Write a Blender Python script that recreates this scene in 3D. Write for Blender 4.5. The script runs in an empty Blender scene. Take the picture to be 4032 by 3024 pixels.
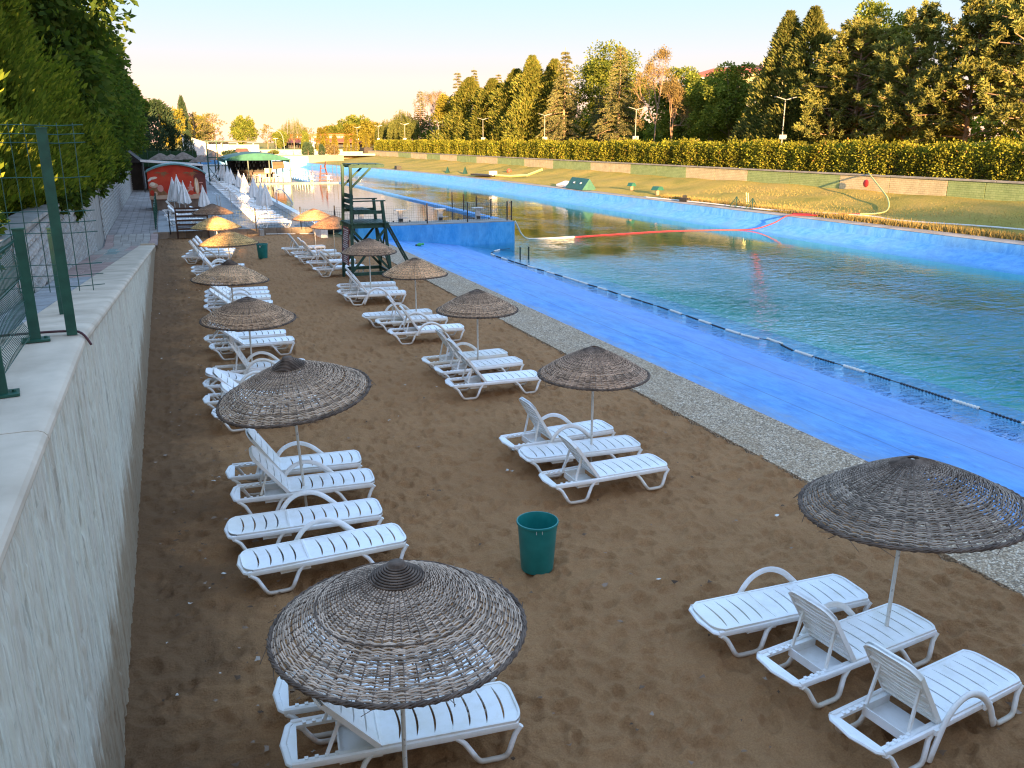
import bpy, math, random
import numpy as np
from mathutils import Vector, Matrix

rnd = random.Random(7)
S = bpy.context.scene
COL = S.collection
R = math.radians

# ------------------------------------------------------------------ camera, sky, sun, exposure
cam = bpy.data.cameras.new('camera')
cam.sensor_width = 36.0
cam.lens = 29.295
cam.clip_start = 0.05
cam.clip_end = 3000
cam_o = bpy.data.objects.new('camera', cam)
COL.objects.link(cam_o)
cam_o.location = (0, 0, 5.0)
cam_o.rotation_euler = (R(90 - 16.304), 0, R(-21.955))
S.camera = cam_o

SUN_EL, SUN_AZ = 7.0, 8.0          # elevation; light travels towards +Y, 8 degrees to +X
world = bpy.data.worlds.new('World')
S.world = world
world.use_nodes = True
wn = world.node_tree.nodes
wl = world.node_tree.links
wn.clear()
w_out = wn.new('ShaderNodeOutputWorld')
w_bg = wn.new('ShaderNodeBackground')
w_sky = wn.new('ShaderNodeTexSky')
w_sky.sky_type = 'NISHITA'
w_sky.sun_disc = False
w_sky.sun_elevation = R(SUN_EL)
w_sky.sun_rotation = R(180 + SUN_AZ)
w_sky.altitude = 0
w_sky.air_density = 1.0
w_sky.dust_density = 1.6
w_sky.ozone_density = 1.55
w_bg.inputs['Strength'].default_value = 0.15
# the whole sky goes through one highlight roll-off (colour kept, brightness L -> 16.8 L / (1 + 12 L)), as a camera's tone curve does
w_bw = wn.new('ShaderNodeRGBToBW')
w_den = wn.new('ShaderNodeMath'); w_den.operation = 'MULTIPLY_ADD'; w_den.inputs[1].default_value = 12.0; w_den.inputs[2].default_value = 1.0
w_k = wn.new('ShaderNodeMath'); w_k.operation = 'DIVIDE'; w_k.inputs[0].default_value = 16.8
w_sc = wn.new('ShaderNodeVectorMath'); w_sc.operation = 'SCALE'
wl.new(w_sky.outputs['Color'], w_bw.inputs[0]); wl.new(w_bw.outputs[0], w_den.inputs[0]); wl.new(w_den.outputs[0], w_k.inputs[1])
wl.new(w_sky.outputs['Color'], w_sc.inputs[0]); wl.new(w_k.outputs[0], w_sc.inputs['Scale'])
w_wb = wn.new('ShaderNodeVectorMath'); w_wb.operation = 'MULTIPLY'; w_wb.inputs[1].default_value = (1.0, 0.97, 1.03)   # white balance
wl.new(w_sc.outputs['Vector'], w_wb.inputs[0])
# the peach band of evening haze that lies along the whole horizon
w_tc = wn.new('ShaderNodeTexCoord'); w_sep = wn.new('ShaderNodeSeparateXYZ'); wl.new(w_tc.outputs['Generated'], w_sep.inputs[0])
w_rp = wn.new('ShaderNodeValToRGB')
for _i in range(3): w_rp.color_ramp.elements.new(0.5)
for _e, (_p, _c) in zip(w_rp.color_ramp.elements, ((0.015, (0.92, 0.61, 0.86)), (0.075, (0.64, 0.50, 0.62)), (0.15, (0.52, 0.50, 0.55)), (0.32, (0.62, 0.62, 0.635)), (0.5, (0.667, 0.667, 0.667)))):
    _e.position = _p; _e.color = (*_c, 1)
wl.new(w_sep.outputs['Z'], w_rp.inputs['Fac'])
w_mx = wn.new('ShaderNodeVectorMath'); w_mx.operation = 'SCALE'; w_mx.inputs['Scale'].default_value = 1.5
wl.new(w_rp.outputs['Color'], w_mx.inputs[0])
w_hz = wn.new('ShaderNodeVectorMath'); w_hz.operation = 'MULTIPLY'
wl.new(w_wb.outputs['Vector'], w_hz.inputs[0]); wl.new(w_mx.outputs['Vector'], w_hz.inputs[1])
wl.new(w_hz.outputs['Vector'], w_bg.inputs['Color'])
wl.new(w_bg.outputs['Background'], w_out.inputs['Surface'])

sun = bpy.data.lights.new('sun', 'SUN')
sun.energy = 5.0
sun.angle = R(0.5)
sun.color = (1.0, 0.62, 0.28)
sun_o = bpy.data.objects.new('sun', sun)
COL.objects.link(sun_o)
_d = Vector((math.sin(R(SUN_AZ)) * math.cos(R(SUN_EL)), math.cos(R(SUN_AZ)) * math.cos(R(SUN_EL)), -math.sin(R(SUN_EL))))
sun_o.rotation_euler = _d.to_track_quat('-Z', 'Y').to_euler()
sun_o.location = (-20, -60, 40)

vs = S.view_settings
vs.view_transform = 'Standard'
vs.look = 'None'
vs.gamma = 1.0
vs.use_curve_mapping = False
vs.exposure = 2.62
S.cycles.max_bounces = 8
S.cycles.transparent_max_bounces = 16
S.cycles.diffuse_bounces = 3
S.cycles.glossy_bounces = 3
S.cycles.transmission_bounces = 4
S.cycles.use_denoising = True
S.cycles.use_adaptive_sampling = False
S.cycles.sample_clamp_indirect = 6.0
S.cycles.filter_width = 1.2

# ------------------------------------------------------------------ helpers
def tag(o, label=None, cat=None, group=None, kind=None):
    if label: o['label'] = label
    if cat: o['category'] = cat
    if group: o['group'] = group
    if kind: o['kind'] = kind
    return o

def link(o, parent=None):
    COL.objects.link(o)
    if parent is not None:
        o.parent = parent
    return o

def thing(name, label, cat, loc=(0, 0, 0), rz=0.0, group=None):
    o = bpy.data.objects.new(name, None)
    o.empty_display_size = 0.2
    link(o)
    o.location = loc
    o.rotation_euler = (0, 0, rz)
    return tag(o, label, cat, group)

def inst(name, mesh, parent=None, loc=None, rot=None, color=None, scale=None):
    o = bpy.data.objects.new(name, mesh)
    link(o, parent)
    if loc is not None: o.location = loc
    if rot is not None: o.rotation_euler = rot
    if scale is not None: o.scale = scale
    if color is not None: o.color = (*color, 1)
    return o

def mesh_np(name, V, F, mat=None, smooth=False):
    """V (n,3) float array, F (m,4) or (m,3) int array -> mesh"""
    V = np.ascontiguousarray(V, dtype=np.float32)
    F = np.ascontiguousarray(F, dtype=np.int32)
    k = F.shape[1]
    me = bpy.data.meshes.new(name)
    me.vertices.add(len(V))
    me.vertices.foreach_set('co', V.ravel())
    me.loops.add(F.size)
    me.loops.foreach_set('vertex_index', F.ravel())
    me.polygons.add(len(F))
    me.polygons.foreach_set('loop_start', np.arange(0, F.size, k, dtype=np.int32))
    if smooth:
        me.polygons.foreach_set('use_smooth', np.ones(len(F), dtype=bool))
    if mat: me.materials.append(mat)
    me.update(calc_edges=True)
    return me

class MB:
    """collects simple shapes into one mesh"""
    def __init__(s):
        s.v = []; s.f = []
    def add(s, vs_, fs_):
        b = len(s.v)
        s.v.extend(tuple(p) for p in vs_)
        s.f.extend(tuple(b + i for i in f) for f in fs_)
    def box(s, c, d, rz=0.0, M=None):
        x, y, z = d[0] / 2, d[1] / 2, d[2] / 2
        P = [(-x, -y, -z), (x, -y, -z), (x, y, -z), (-x, y, -z), (-x, -y, z), (x, -y, z), (x, y, z), (-x, y, z)]
        if M is None:
            M = Matrix.Rotation(rz, 3, 'Z')
        P = [M @ Vector(p) + Vector(c) for p in P]
        s.add(P, [(3, 2, 1, 0), (4, 5, 6, 7), (0, 1, 5, 4), (1, 2, 6, 5), (2, 3, 7, 6), (3, 0, 4, 7)])
    def bar(s, p, q, w, h=None, up=(0, 0, 1)):
        h = h or w
        p = Vector(p); q = Vector(q); d = (q - p)
        L = d.length; d.normalize()
        u = Vector(up)
        if abs(d.dot(u)) > 0.98: u = Vector((0, 1, 0))
        a = d.cross(u).normalized(); b = a.cross(d).normalized()
        P = []
        for e in (p, q):
            for sx, sy in ((-1, -1), (1, -1), (1, 1), (-1, 1)):
                P.append(e + a * (sx * w / 2) + b * (sy * h / 2))
        s.add(P, [(3, 2, 1, 0), (4, 5, 6, 7), (0, 1, 5, 4), (1, 2, 6, 5), (2, 3, 7, 6), (3, 0, 4, 7)])
    def tube(s, path, r, n=8, closed=False, w=None, up=(0, 0, 1)):
        """round (or oval: r across, w along 'up') tube along a path; r may be a list"""
        path = [Vector(p) for p in path]
        m = len(path)
        rs = r if isinstance(r, (list, tuple)) else [r] * m
        P = []
        upv = Vector(up)
        for i in range(m):
            if closed:
                t = path[(i + 1) % m] - path[i - 1]
            else:
                t = path[min(i + 1, m - 1)] - path[max(i - 1, 0)]
            t.normalize()
            u = upv if abs(t.dot(upv)) < 0.97 else (Vector((1, 0, 0)) if abs(t.x) < 0.9 else Vector((0, 1, 0)))
            a = t.cross(u).normalized(); b = a.cross(t).normalized()
            rb = (w / r * rs[i]) if (w and not isinstance(r, (list, tuple))) else (w or rs[i])
            for k in range(n):
                an = 2 * math.pi * k / n
                P.append(path[i] + a * (math.cos(an) * rs[i]) + b * (math.sin(an) * rb))
        F = []
        for i in range(m if closed else m - 1):
            j = (i + 1) % m
            for k in range(n):
                k2 = (k + 1) % n
                F.append((i * n + k, i * n + k2, j * n + k2, j * n + k))
        if not closed:
            F.append(tuple(range(n - 1, -1, -1)))
            F.append(tuple((m - 1) * n + k for k in range(n)))
        s.add(P, F)
    def lathe(s, prof, n=24, c=(0, 0, 0), cap0=False, cap1=False):
        P = []
        for r, z in prof:
            for k in range(n):
                an = 2 * math.pi * k / n
                P.append((c[0] + r * math.cos(an), c[1] + r * math.sin(an), c[2] + z))
        F = []
        for i in range(len(prof) - 1):
            for k in range(n):
                k2 = (k + 1) % n
                F.append((i * n + k, i * n + k2, (i + 1) * n + k2, (i + 1) * n + k))
        if cap0: F.append(tuple(range(n - 1, -1, -1)))
        if cap1: F.append(tuple((len(prof) - 1) * n + k for k in range(n)))
        s.add(P, F)
    def prism(s, poly, a, b, axis='y'):
        """extrude a 2D polygon; axis y: poly is (x,z); axis x: (y,z); axis z: (x,y)"""
        n = len(poly)
        def mk(p, t):
            return (p[0], t, p[1]) if axis == 'y' else ((t, p[0], p[1]) if axis == 'x' else (p[0], p[1], t))
        P = [mk(p, a) for p in poly] + [mk(p, b) for p in poly]
        F = [tuple(range(n)), tuple(range(2 * n - 1, n - 1, -1))]
        for i in range(n):
            j = (i + 1) % n
            F.append((i, i + n, j + n, j))
        s.add(P, F)
    def mesh(s, name, mat=None, smooth=False, angle=None):
        me = bpy.data.meshes.new(name)
        me.from_pydata(s.v, [], s.f)
        if mat: me.materials.append(mat)
        if smooth:
            me.polygons.foreach_set('use_smooth', [True] * len(me.polygons))
            if angle:
                try: me.set_sharp_from_angle(angle=R(angle))
                except Exception: pass
        me.update()
        return me
    def build(s, name, mat=None, parent=None, smooth=False, angle=None):
        return inst(name, s.mesh(name, mat, smooth, angle), parent)

def fix_normals(me):
    import bmesh
    bm = bmesh.new(); bm.from_mesh(me)
    bmesh.ops.recalc_face_normals(bm, faces=bm.faces)
    bm.to_mesh(me); bm.free()
    return me

def grid_mesh(name, xs, ys, zf, mat, smooth=True):
    X, Y = np.meshgrid(xs, ys, indexing='xy')
    Z = zf(X, Y) if callable(zf) else zf
    V = np.stack([X, Y, Z], -1).reshape(-1, 3)
    nx, ny = len(xs), len(ys)
    i = np.arange(ny - 1)[:, None] * nx + np.arange(nx - 1)[None, :]
    F = np.stack([i, i + 1, i + nx + 1, i + nx], -1).reshape(-1, 4)
    return mesh_np(name, V, F, mat, smooth)

# ------------------------------------------------------------------ materials
class NT:
    def __init__(s, name):
        s.m = bpy.data.materials.new(name); s.m.use_nodes = True
        s.t = s.m.node_tree; s.n = s.t.nodes; s.l = s.t.links
        s.n.clear()
        s.out = s.n.new('ShaderNodeOutputMaterial')
    def node(s, typ, **kw):
        nd = s.n.new(typ)
        for k, v in kw.items():
            if k in ('operation', 'blend_type', 'data_type', 'feature', 'noise_dimensions', 'wave_type', 'bands_direction', 'distance', 'attribute_type', 'attribute_name', 'interpolation_type', 'noise_type', 'musgrave_type', 'wave_profile', 'use_clamp', 'offset', 'squash', 'offset_frequency'):
                setattr(nd, k, v)
            else:
                nd.inputs[k].default_value = v
        return nd
    def link(s, a, b): s.l.new(a, b)
    def coord(s, kind='Object', scale=(1, 1, 1), rot=(0, 0, 0), loc=(0, 0, 0)):
        tc = s.n.new('ShaderNodeTexCoord')
        mp = s.n.new('ShaderNodeMapping')
        mp.inputs['Scale'].default_value = scale
        mp.inputs['Rotation'].default_value = rot
        mp.inputs['Location'].default_value = loc
        if kind == 'World':
            g = s.n.new('ShaderNodeNewGeometry'); s.link(g.outputs['Position'], mp.inputs['Vector'])
        else:
            s.link(tc.outputs[kind], mp.inputs['Vector'])
        return mp.outputs['Vector']
    def noise(s, vec, scale=5, detail=4, rough=0.55, dist=0.0):
        nd = s.n.new('ShaderNodeTexNoise')
        nd.inputs['Scale'].default_value = scale
        nd.inputs['Detail'].default_value = detail
        nd.inputs['Roughness'].default_value = rough
        nd.inputs['Distortion'].default_value = dist
        s.link(vec, nd.inputs['Vector'])
        return nd.outputs['Fac']
    def ramp(s, fac, stops):
        nd = s.n.new('ShaderNodeValToRGB')
        cr = nd.color_ramp
        while len(cr.elements) < len(stops): cr.elements.new(0.5)
        for e, (p, c) in zip(cr.elements, stops):
            e.position = p
            e.color = (c, c, c, 1) if isinstance(c, (int, float)) else (*c, 1)
        s.link(fac, nd.inputs['Fac'])
        return nd.outputs['Color']
    def mix(s, fac, a, b, blend='MIX'):
        nd = s.n.new('ShaderNodeMix'); nd.data_type = 'RGBA'; nd.blend_type = blend
        for idx, val in ((0, fac), (6, a), (7, b)):
            sock = nd.inputs[idx]
            if isinstance(val, bpy.types.NodeSocket): s.link(val, sock)
            elif isinstance(val, (int, float)): sock.default_value = val if idx == 0 else (val, val, val, 1)
            else: sock.default_value = (*val, 1)
        return nd.outputs[2]
    def math(s, op, a, b=None, clamp=False):
        nd = s.n.new('ShaderNodeMath'); nd.operation = op; nd.use_clamp = clamp
        for i, val in enumerate((a, b)):
            if val is None: continue
            if isinstance(val, bpy.types.NodeSocket): s.link(val, nd.inputs[i])
            else: nd.inputs[i].default_value = val
        return nd.outputs[0]
    def bump(s, h, strength=0.5, dist=0.02, normal=None):
        nd = s.n.new('ShaderNodeBump')
        nd.inputs['Strength'].default_value = strength
        nd.inputs['Distance'].default_value = dist
        s.link(h, nd.inputs['Height'])
        if normal is not None: s.link(normal, nd.inputs['Normal'])
        return nd.outputs['Normal']
    def bsdf(s, color=None, rough=0.6, spec=0.4, normal=None, metal=0.0):
        b = s.n.new('ShaderNodeBsdfPrincipled')
        if isinstance(color, bpy.types.NodeSocket): s.link(color, b.inputs['Base Color'])
        elif color is not None: b.inputs['Base Color'].default_value = (*color, 1)
        if isinstance(rough, bpy.types.NodeSocket): s.link(rough, b.inputs['Roughness'])
        else: b.inputs['Roughness'].default_value = rough
        b.inputs['Specular IOR Level'].default_value = spec
        b.inputs['Metallic'].default_value = metal
        if normal is not None: s.link(normal, b.inputs['Normal'])
        s.link(b.outputs[0], s.out.inputs['Surface'])
        return b
    def rand(s):
        return s.n.new('ShaderNodeObjectInfo').outputs['Random']
    def objcol(s):
        return s.n.new('ShaderNodeObjectInfo').outputs['Color']
    def island(s):
        return s.n.new('ShaderNodeNewGeometry').outputs['Random Per Island']

def simple(name, c1, c2=None, scale=6, rough=0.6, spec=0.4, bump=0.0, bscale=30, bdist=0.01, kind='Object', metal=0.0, stretch=(1, 1, 1), rand=0.0, lo=0.35, hi=0.65):
    t = NT(name)
    v = t.coord(kind, stretch)
    col = c1
    if c2 is not None:
        col = t.ramp(t.noise(v, scale), [(lo, c1), (hi, c2)])
    if rand:
        k = t.math('MULTIPLY_ADD', t.rand(), rand * 2)
        k.node.inputs[2].default_value = 1 - rand
        if not isinstance(col, bpy.types.NodeSocket):
            col = t.mix(0.0, c1, c1)
        col = t.mix(1.0, col, k, 'MULTIPLY')
    nrm = None
    if bump:
        nrm = t.bump(t.noise(v, bscale, 5), bump, bdist)
    t.bsdf(col, rough, spec, nrm, metal)
    return t.m
# ------------------------------------------------------------------ setting materials
def m_sand():
    t = NT('sand'); v = t.coord('World')
    n1 = t.noise(v, 0.9, 4); n2 = t.noise(v, 60, 4, 0.7); n3 = t.noise(v, 5, 5)
    c = t.ramp(n1, [(0.3, (0.33, 0.165, 0.068)), (0.7, (0.42, 0.215, 0.092))])
    c = t.mix(0.45, c, t.ramp(n2, [(0.25, (0.16, 0.078, 0.032)), (0.75, (0.60, 0.325, 0.145))]))
    c = t.mix(t.ramp(n3, [(0.45, 0.0), (0.75, 0.25)]), c, (0.29, 0.125, 0.055))
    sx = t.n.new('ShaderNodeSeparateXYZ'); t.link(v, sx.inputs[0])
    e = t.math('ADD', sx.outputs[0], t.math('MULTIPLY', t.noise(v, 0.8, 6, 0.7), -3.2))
    c = t.mix(t.ramp(t.math('ADD', e, 1.9), [(0.0, 0.62), (1.0, 0.0)]), c, (0.095, 0.056, 0.031))  # darker soiled sand beside the wall, with part of the wall's shade painted in
    h = t.math('ADD', t.noise(v, 26, 6, 0.65), t.math('MULTIPLY', t.noise(v, 130, 3, 0.6), 0.4))
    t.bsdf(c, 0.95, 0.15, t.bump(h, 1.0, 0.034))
    return t.m
def m_gravel():
    t = NT('exposed_aggregate'); v = t.coord('World')
    vo = t.n.new('ShaderNodeTexVoronoi'); vo.inputs['Scale'].default_value = 38; t.link(v, vo.inputs['Vector'])
    sep = t.n.new('ShaderNodeSeparateColor'); t.link(vo.outputs['Color'], sep.inputs[0])
    c = t.ramp(sep.outputs[0], [(0.0, (0.19, 0.12, 0.068)), (0.35, (0.43, 0.30, 0.175)), (0.7, (0.61, 0.44, 0.285)), (1.0, (0.84, 0.68, 0.49))])
    c = t.mix(t.ramp(vo.outputs['Distance'], [(0.35, 0.0), (0.75, 0.75)]), c, (0.10, 0.08, 0.06))
    c = t.mix(t.ramp(t.noise(v, 1.1, 4), [(0.45, 0.0), (0.7, 0.4)]), c, (0.33, 0.21, 0.11))
    h = t.math('SUBTRACT', 1.0, vo.outputs['Distance'])
    t.bsdf(c, 0.85, 0.3, t.bump(h, 0.6, 0.012))
    return t.m
def m_blue(name='blue_pool_paint', base=(0.032, 0.20, 0.53), light=(0.10, 0.325, 0.65), streak='along', seams=True):
    t = NT(name)
    v = t.coord('World')
    st = {'along': (1.2, 0.45, 1.2), 'down': (1.2, 1.2, 0.5), 'none': (1, 1, 1)}[streak]
    vs_ = t.coord('World', st)
    c = t.ramp(t.noise(vs_, 2.2, 8, 0.72, 0.3), [(0.38, base), (0.60, light)])
    c = t.mix(t.ramp(t.noise(v, 0.35, 4), [(0.42, 0.0), (0.68, 0.55)]), c, tuple(q * 0.6 + 0.06 for q in light))
    c = t.mix(t.ramp(t.noise(vs_, 5, 7, 0.75), [(0.52, 0.0), (0.74, 0.4)]), c, tuple(min(1, q * 1.5 + 0.03) for q in light))
    c = t.mix(t.ramp(t.noise(vs_, 11, 6, 0.7), [(0.56, 0.0), (0.72, 0.35)]), c, tuple(q * 0.55 for q in base))
    if seams:
        sx = t.n.new('ShaderNodeSeparateXYZ'); t.link(v, sx.inputs[0])
        # worn, bare concrete along the upper edge
        wob = t.math('MULTIPLY_ADD', t.noise(t.coord('World', (1, 0.25, 1)), 3.2, 6, 0.7), 1.7); wob.node.inputs[2].default_value = -0.85
        e = t.math('ADD', sx.outputs[0], wob)
        k = t.ramp(t.math('SUBTRACT', e, 10.0), [(0.02, 0.75), (0.55, 0.0)])
        c = t.mix(t.math('MULTIPLY', k, t.ramp(t.noise(vs_, 6, 6, 0.7), [(0.4, 0.15), (0.62, 1.0)])), c, (0.24, 0.27, 0.29))
        lav = t.math('ADD', sx.outputs[0], t.math('MULTIPLY', t.noise(t.coord('World', (1, 0.3, 1)), 1.1, 6, 0.7), 2.4))
        c = t.mix(t.ramp(t.math('MULTIPLY', lav, 0.05), [(0.655, 0.0), (0.72, 0.36), (0.80, 0.15)]), c, (0.20, 0.29, 0.60))
        c = t.mix(t.ramp(t.noise(v, 3.4, 7, 0.75), [(0.60, 0.0), (0.68, 0.30)]), c, (0.30, 0.27, 0.24))
        for xx in (11.2, 12.9):
            ln = t.math('ABSOLUTE', t.math('SUBTRACT', sx.outputs[0], xx))
            c = t.mix(t.ramp(ln, [(0.012, 0.55), (0.03, 0.0)]), c, (0.03, 0.06, 0.16))
    b = t.bsdf(c, 0.55, 0.4, t.bump(t.noise(v, 22, 5), 0.25, 0.01))
    return t.m
def m_concrete_ribbed():
    t = NT('ribbed_concrete'); v = t.coord('World')
    vs_ = t.coord('World', (1, 9, 0.5))
    c = t.ramp(t.noise(vs_, 2.6, 8, 0.75), [(0.30, (0.36, 0.315, 0.235)), (0.44, (0.56, 0.51, 0.40)), (0.70, (0.70, 0.69, 0.56))])
    c = t.mix(t.ramp(t.noise(t.coord('World', (1, 2.5, 0.5)), 0.9, 5), [(0.42, 0.0), (0.66, 0.45)]), c, (0.54, 0.45, 0.355))
    c = t.mix(t.ramp(t.noise(t.coord('World', (1, 26, 0.6)), 1.3, 6, 0.7), [(0.54, 0.0), (0.66, 0.55)]), c, (0.25, 0.23, 0.19))
    sx = t.n.new('ShaderNodeSeparateXYZ'); t.link(v, sx.inputs[0])
    # rust and mud splashed up from the sand
    hz = t.math('ADD', sx.outputs[2], t.math('MULTIPLY', t.noise(t.coord('World', (1, 3, 0.2)), 1.5, 5), -1.6))
    c = t.mix(t.ramp(hz, [(0.0, 0.75), (0.35, 0.0)]), c, (0.26, 0.17, 0.09))
    h = t.math('ADD', t.math('MULTIPLY', t.noise(t.coord('World', (1, 22, 1.6)), 1.6, 6, 0.62, 0.6), 0.7), t.math('MULTIPLY', t.noise(v, 17, 5, 0.7), 0.5))
    t.bsdf(c, 0.8, 0.3, t.bump(h, 0.5, 0.010))
    return t.m
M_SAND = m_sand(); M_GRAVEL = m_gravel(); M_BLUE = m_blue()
M_BLUEWALL = m_blue('blue_wall_paint', (0.02, 0.29, 0.66), (0.08, 0.40, 0.76), 'down', False)
M_BLUEFAR = m_blue('blue_far_paint', (0.05, 0.24, 0.56), (0.12, 0.36, 0.64), 'down', False)
M_RIB = m_concrete_ribbed()
M_COPING = simple('pale_concrete', (0.43, 0.345, 0.25), (0.60, 0.49, 0.365), 1.6, 0.85, 0.25, 0.25, 40, 0.006, 'World')
M_CONC = simple('grey_concrete', (0.24, 0.22, 0.19), (0.36, 0.33, 0.29), 2.0, 0.85, 0.25, 0.3, 25, 0.01, 'World')
M_WHITEPAINT = simple('white_paint_worn', (0.62, 0.62, 0.60), (0.78, 0.78, 0.76), 4, 0.6, 0.3, 0.1, 30, 0.004, 'World')
M_GREEN = simple('green_metal', (0.006, 0.055, 0.038), (0.014, 0.09, 0.060), 9, 0.42, 0.5, 0.08, 60, 0.003)
M_DARKGREEN = simple('dark_green_metal', (0.008, 0.035, 0.028), (0.015, 0.06, 0.045), 9, 0.45, 0.5)
M_DARK = simple('dark_metal', (0.02, 0.02, 0.02), (0.045, 0.042, 0.04), 9, 0.5, 0.4)
M_STEEL = simple('brushed_steel', (0.52, 0.53, 0.54), (0.62, 0.62, 0.62), 9, 0.3, 0.5, metal=0.9)
M_BLACK = simple('black_rubber', (0.012, 0.012, 0.013), (0.02, 0.02, 0.02), 8, 0.55, 0.4)
M_CLOTH = simple('white_canvas', (0.68, 0.67, 0.64), (0.80, 0.79, 0.77), 3, 0.9, 0.15, 0.15, 14, 0.02)
M_GRASS = None

def m_grass():
    t = NT('dry_lawn'); v = t.coord('World')
    c = t.ramp(t.noise(v, 0.22, 5, 0.65, 0.5), [(0.34, (0.11, 0.15, 0.022)), (0.46, (0.31, 0.26, 0.05)), (0.66, (0.46, 0.31, 0.085))])
    c = t.mix(0.5, c, t.ramp(t.noise(t.coord('World', (1, 1, 0.3)), 9, 6, 0.75), [(0.3, (0.12, 0.105, 0.02)), (0.7, (0.50, 0.37, 0.11))]))
    t.bsdf(c, 0.95, 0.1, t.bump(t.noise(v, 7, 6, 0.75), 0.9, 0.09))
    return t.m
M_GRASS = m_grass()

# ------------------------------------------------------------------ sand with footprints
def make_sand():
    xs = np.concatenate([np.arange(-1.2, 8.6, 0.028), [8.6]])
    ys = [1.5]
    while ys[-1] < 48.4:
        ys.append(ys[-1] + 0.024 + 0.0038 * max(0, ys[-1] - 5))
    ys = np.array(ys)
    rng = np.random.default_rng(3)
    Z = np.zeros((len(ys), len(xs)), np.float32)
    n = 9000
    cx = rng.uniform(-0.85, 8.7, n); cy = 1.5 + 47 * rng.random(n) ** 1.35
    # fewer prints in the dark strip beside the wall
    keep = (cx > 0.9) | (rng.random(n) < 0.35)
    for x0, y0 in zip(cx[keep], cy[keep]):
        L = rng.uniform(0.06, 0.15); W = rng.uniform(0.045, 0.095); a = rng.uniform(0, math.pi)
        dep = rng.uniform(0.008, 0.036)
        i0, i1 = np.searchsorted(xs, [x0 - 0.36, x0 + 0.36]); j0, j1 = np.searchsorted(ys, [y0 - 0.36, y0 + 0.36])
        if i1 - i0 < 2 or j1 - j0 < 1: continue
        X = xs[i0:i1][None, :] - x0; Y = ys[j0:j1][:, None] - y0
        u = (X * math.cos(a) + Y * math.sin(a)) / L; v = (-X * math.sin(a) + Y * math.cos(a)) / W
        d = u * u + v * v
        dent = -dep * np.exp(-d ** 3) + dep * 0.62 * np.exp(-((np.sqrt(d) - 1.32 - 0.2 * u) / 0.24) ** 2)
        Z[j0:j1, i0:i1] += dent
    X, Y = np.meshgrid(xs, ys)
    def lattice(sp, seed):
        r_ = np.random.default_rng(seed); nx, ny = int(11 / sp) + 3, int(50 / sp) + 3
        G = r_.standard_normal((ny, nx)).astype(np.float32)
        fx = (xs + 1.3) / sp; fy = (ys - 1.0) / sp; ix = fx.astype(int); iy = fy.astype(int)
        ux = fx - ix; uy = fy - iy; ux = ux * ux * (3 - 2 * ux); uy = uy * uy * (3 - 2 * uy)
        A = G[iy][:, ix] * (1 - ux) + G[iy][:, ix + 1] * ux; B_ = G[iy + 1][:, ix] * (1 - ux) + G[iy + 1][:, ix + 1] * ux
        return A * (1 - uy)[:, None] + B_ * uy[:, None]
    Z += 0.010 * lattice(1.3, 1) + 0.020 * (0.55 - np.abs(lattice(0.34, 2))) + 0.019 * (0.55 - np.abs(lattice(0.17, 3))) + 0.010 * lattice(0.09, 4) + 0.0035 * lattice(0.045, 5)
    # a low bank of swept sand against the wall and the kerb
    Z += 0.05 * np.exp(-((X + 0.85) / 0.25) ** 2)
    Z = np.clip(Z - 0.018, -0.08, 0.04)
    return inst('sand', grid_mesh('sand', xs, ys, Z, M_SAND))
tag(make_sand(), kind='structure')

def sheet(name, x0, x1, y0, y1, z, mat, nx=2, ny=2, kind='structure'):
    o = inst(name, grid_mesh(name, np.linspace(x0, x1, nx), np.linspace(y0, y1, ny), lambda X, Y: X * 0 + z, mat, False))
    return tag(o, kind=kind)

# ground far below everything, reaching the horizon
sheet('ground', -1500, 1500, -300, 2500, -2.6, M_GRASS)

# exposed aggregate walk between the sand and the blue beach
mb = MB(); mb.box((9.3, 18.0, -0.09), (1.46, 60.0, 0.22))
o = mb.build('gravel_walk', M_GRAVEL); tag(o, kind='structure')

# blue painted beach sloping under the water, then the canal floor
def beach_z(X):
    return np.interp(X, [10.0, 10.4, 14.45, 18, 22, 31, 34.3], [0.012, 0.0, -0.5, -1.05, -1.5, -1.5, -0.56])
xs = np.array([10.03, 10.4, 11.2, 12, 12.9, 13.6, 14.2, 14.8, 15.5, 16.5, 17.75])
inst_o = inst('blue_beach_slope', grid_mesh('blue_beach_slope', xs, np.linspace(-20, 43.62, 60), lambda X, Y: beach_z(X) , M_BLUE))
tag(inst_o, kind='structure')

def m_floor():
    t = NT('canal_floor'); v = t.coord('World')
    c = t.ramp(t.noise(v, 0.5, 5), [(0.35, (0.07, 0.36, 0.36)), (0.65, (0.12, 0.46, 0.46))])
    t.bsdf(c, 0.9, 0.2)
    return t.m
M_FLOOR = m_floor()
xs = np.array([17.75, 19, 20.5, 22, 26, 31, 33, 34.3])
o = inst('canal_floor', grid_mesh('canal_floor', xs, np.linspace(-20, 186, 40), lambda X, Y: beach_z(X), M_FLOOR)); tag(o, kind='structure')
o = inst('far_canal_floor', grid_mesh('far_canal_floor', np.array([0, 17.75]), np.linspace(93.5, 186, 4), lambda X, Y: X * 0 - 1.5, M_FLOOR)); tag(o, kind='structure')

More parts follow.
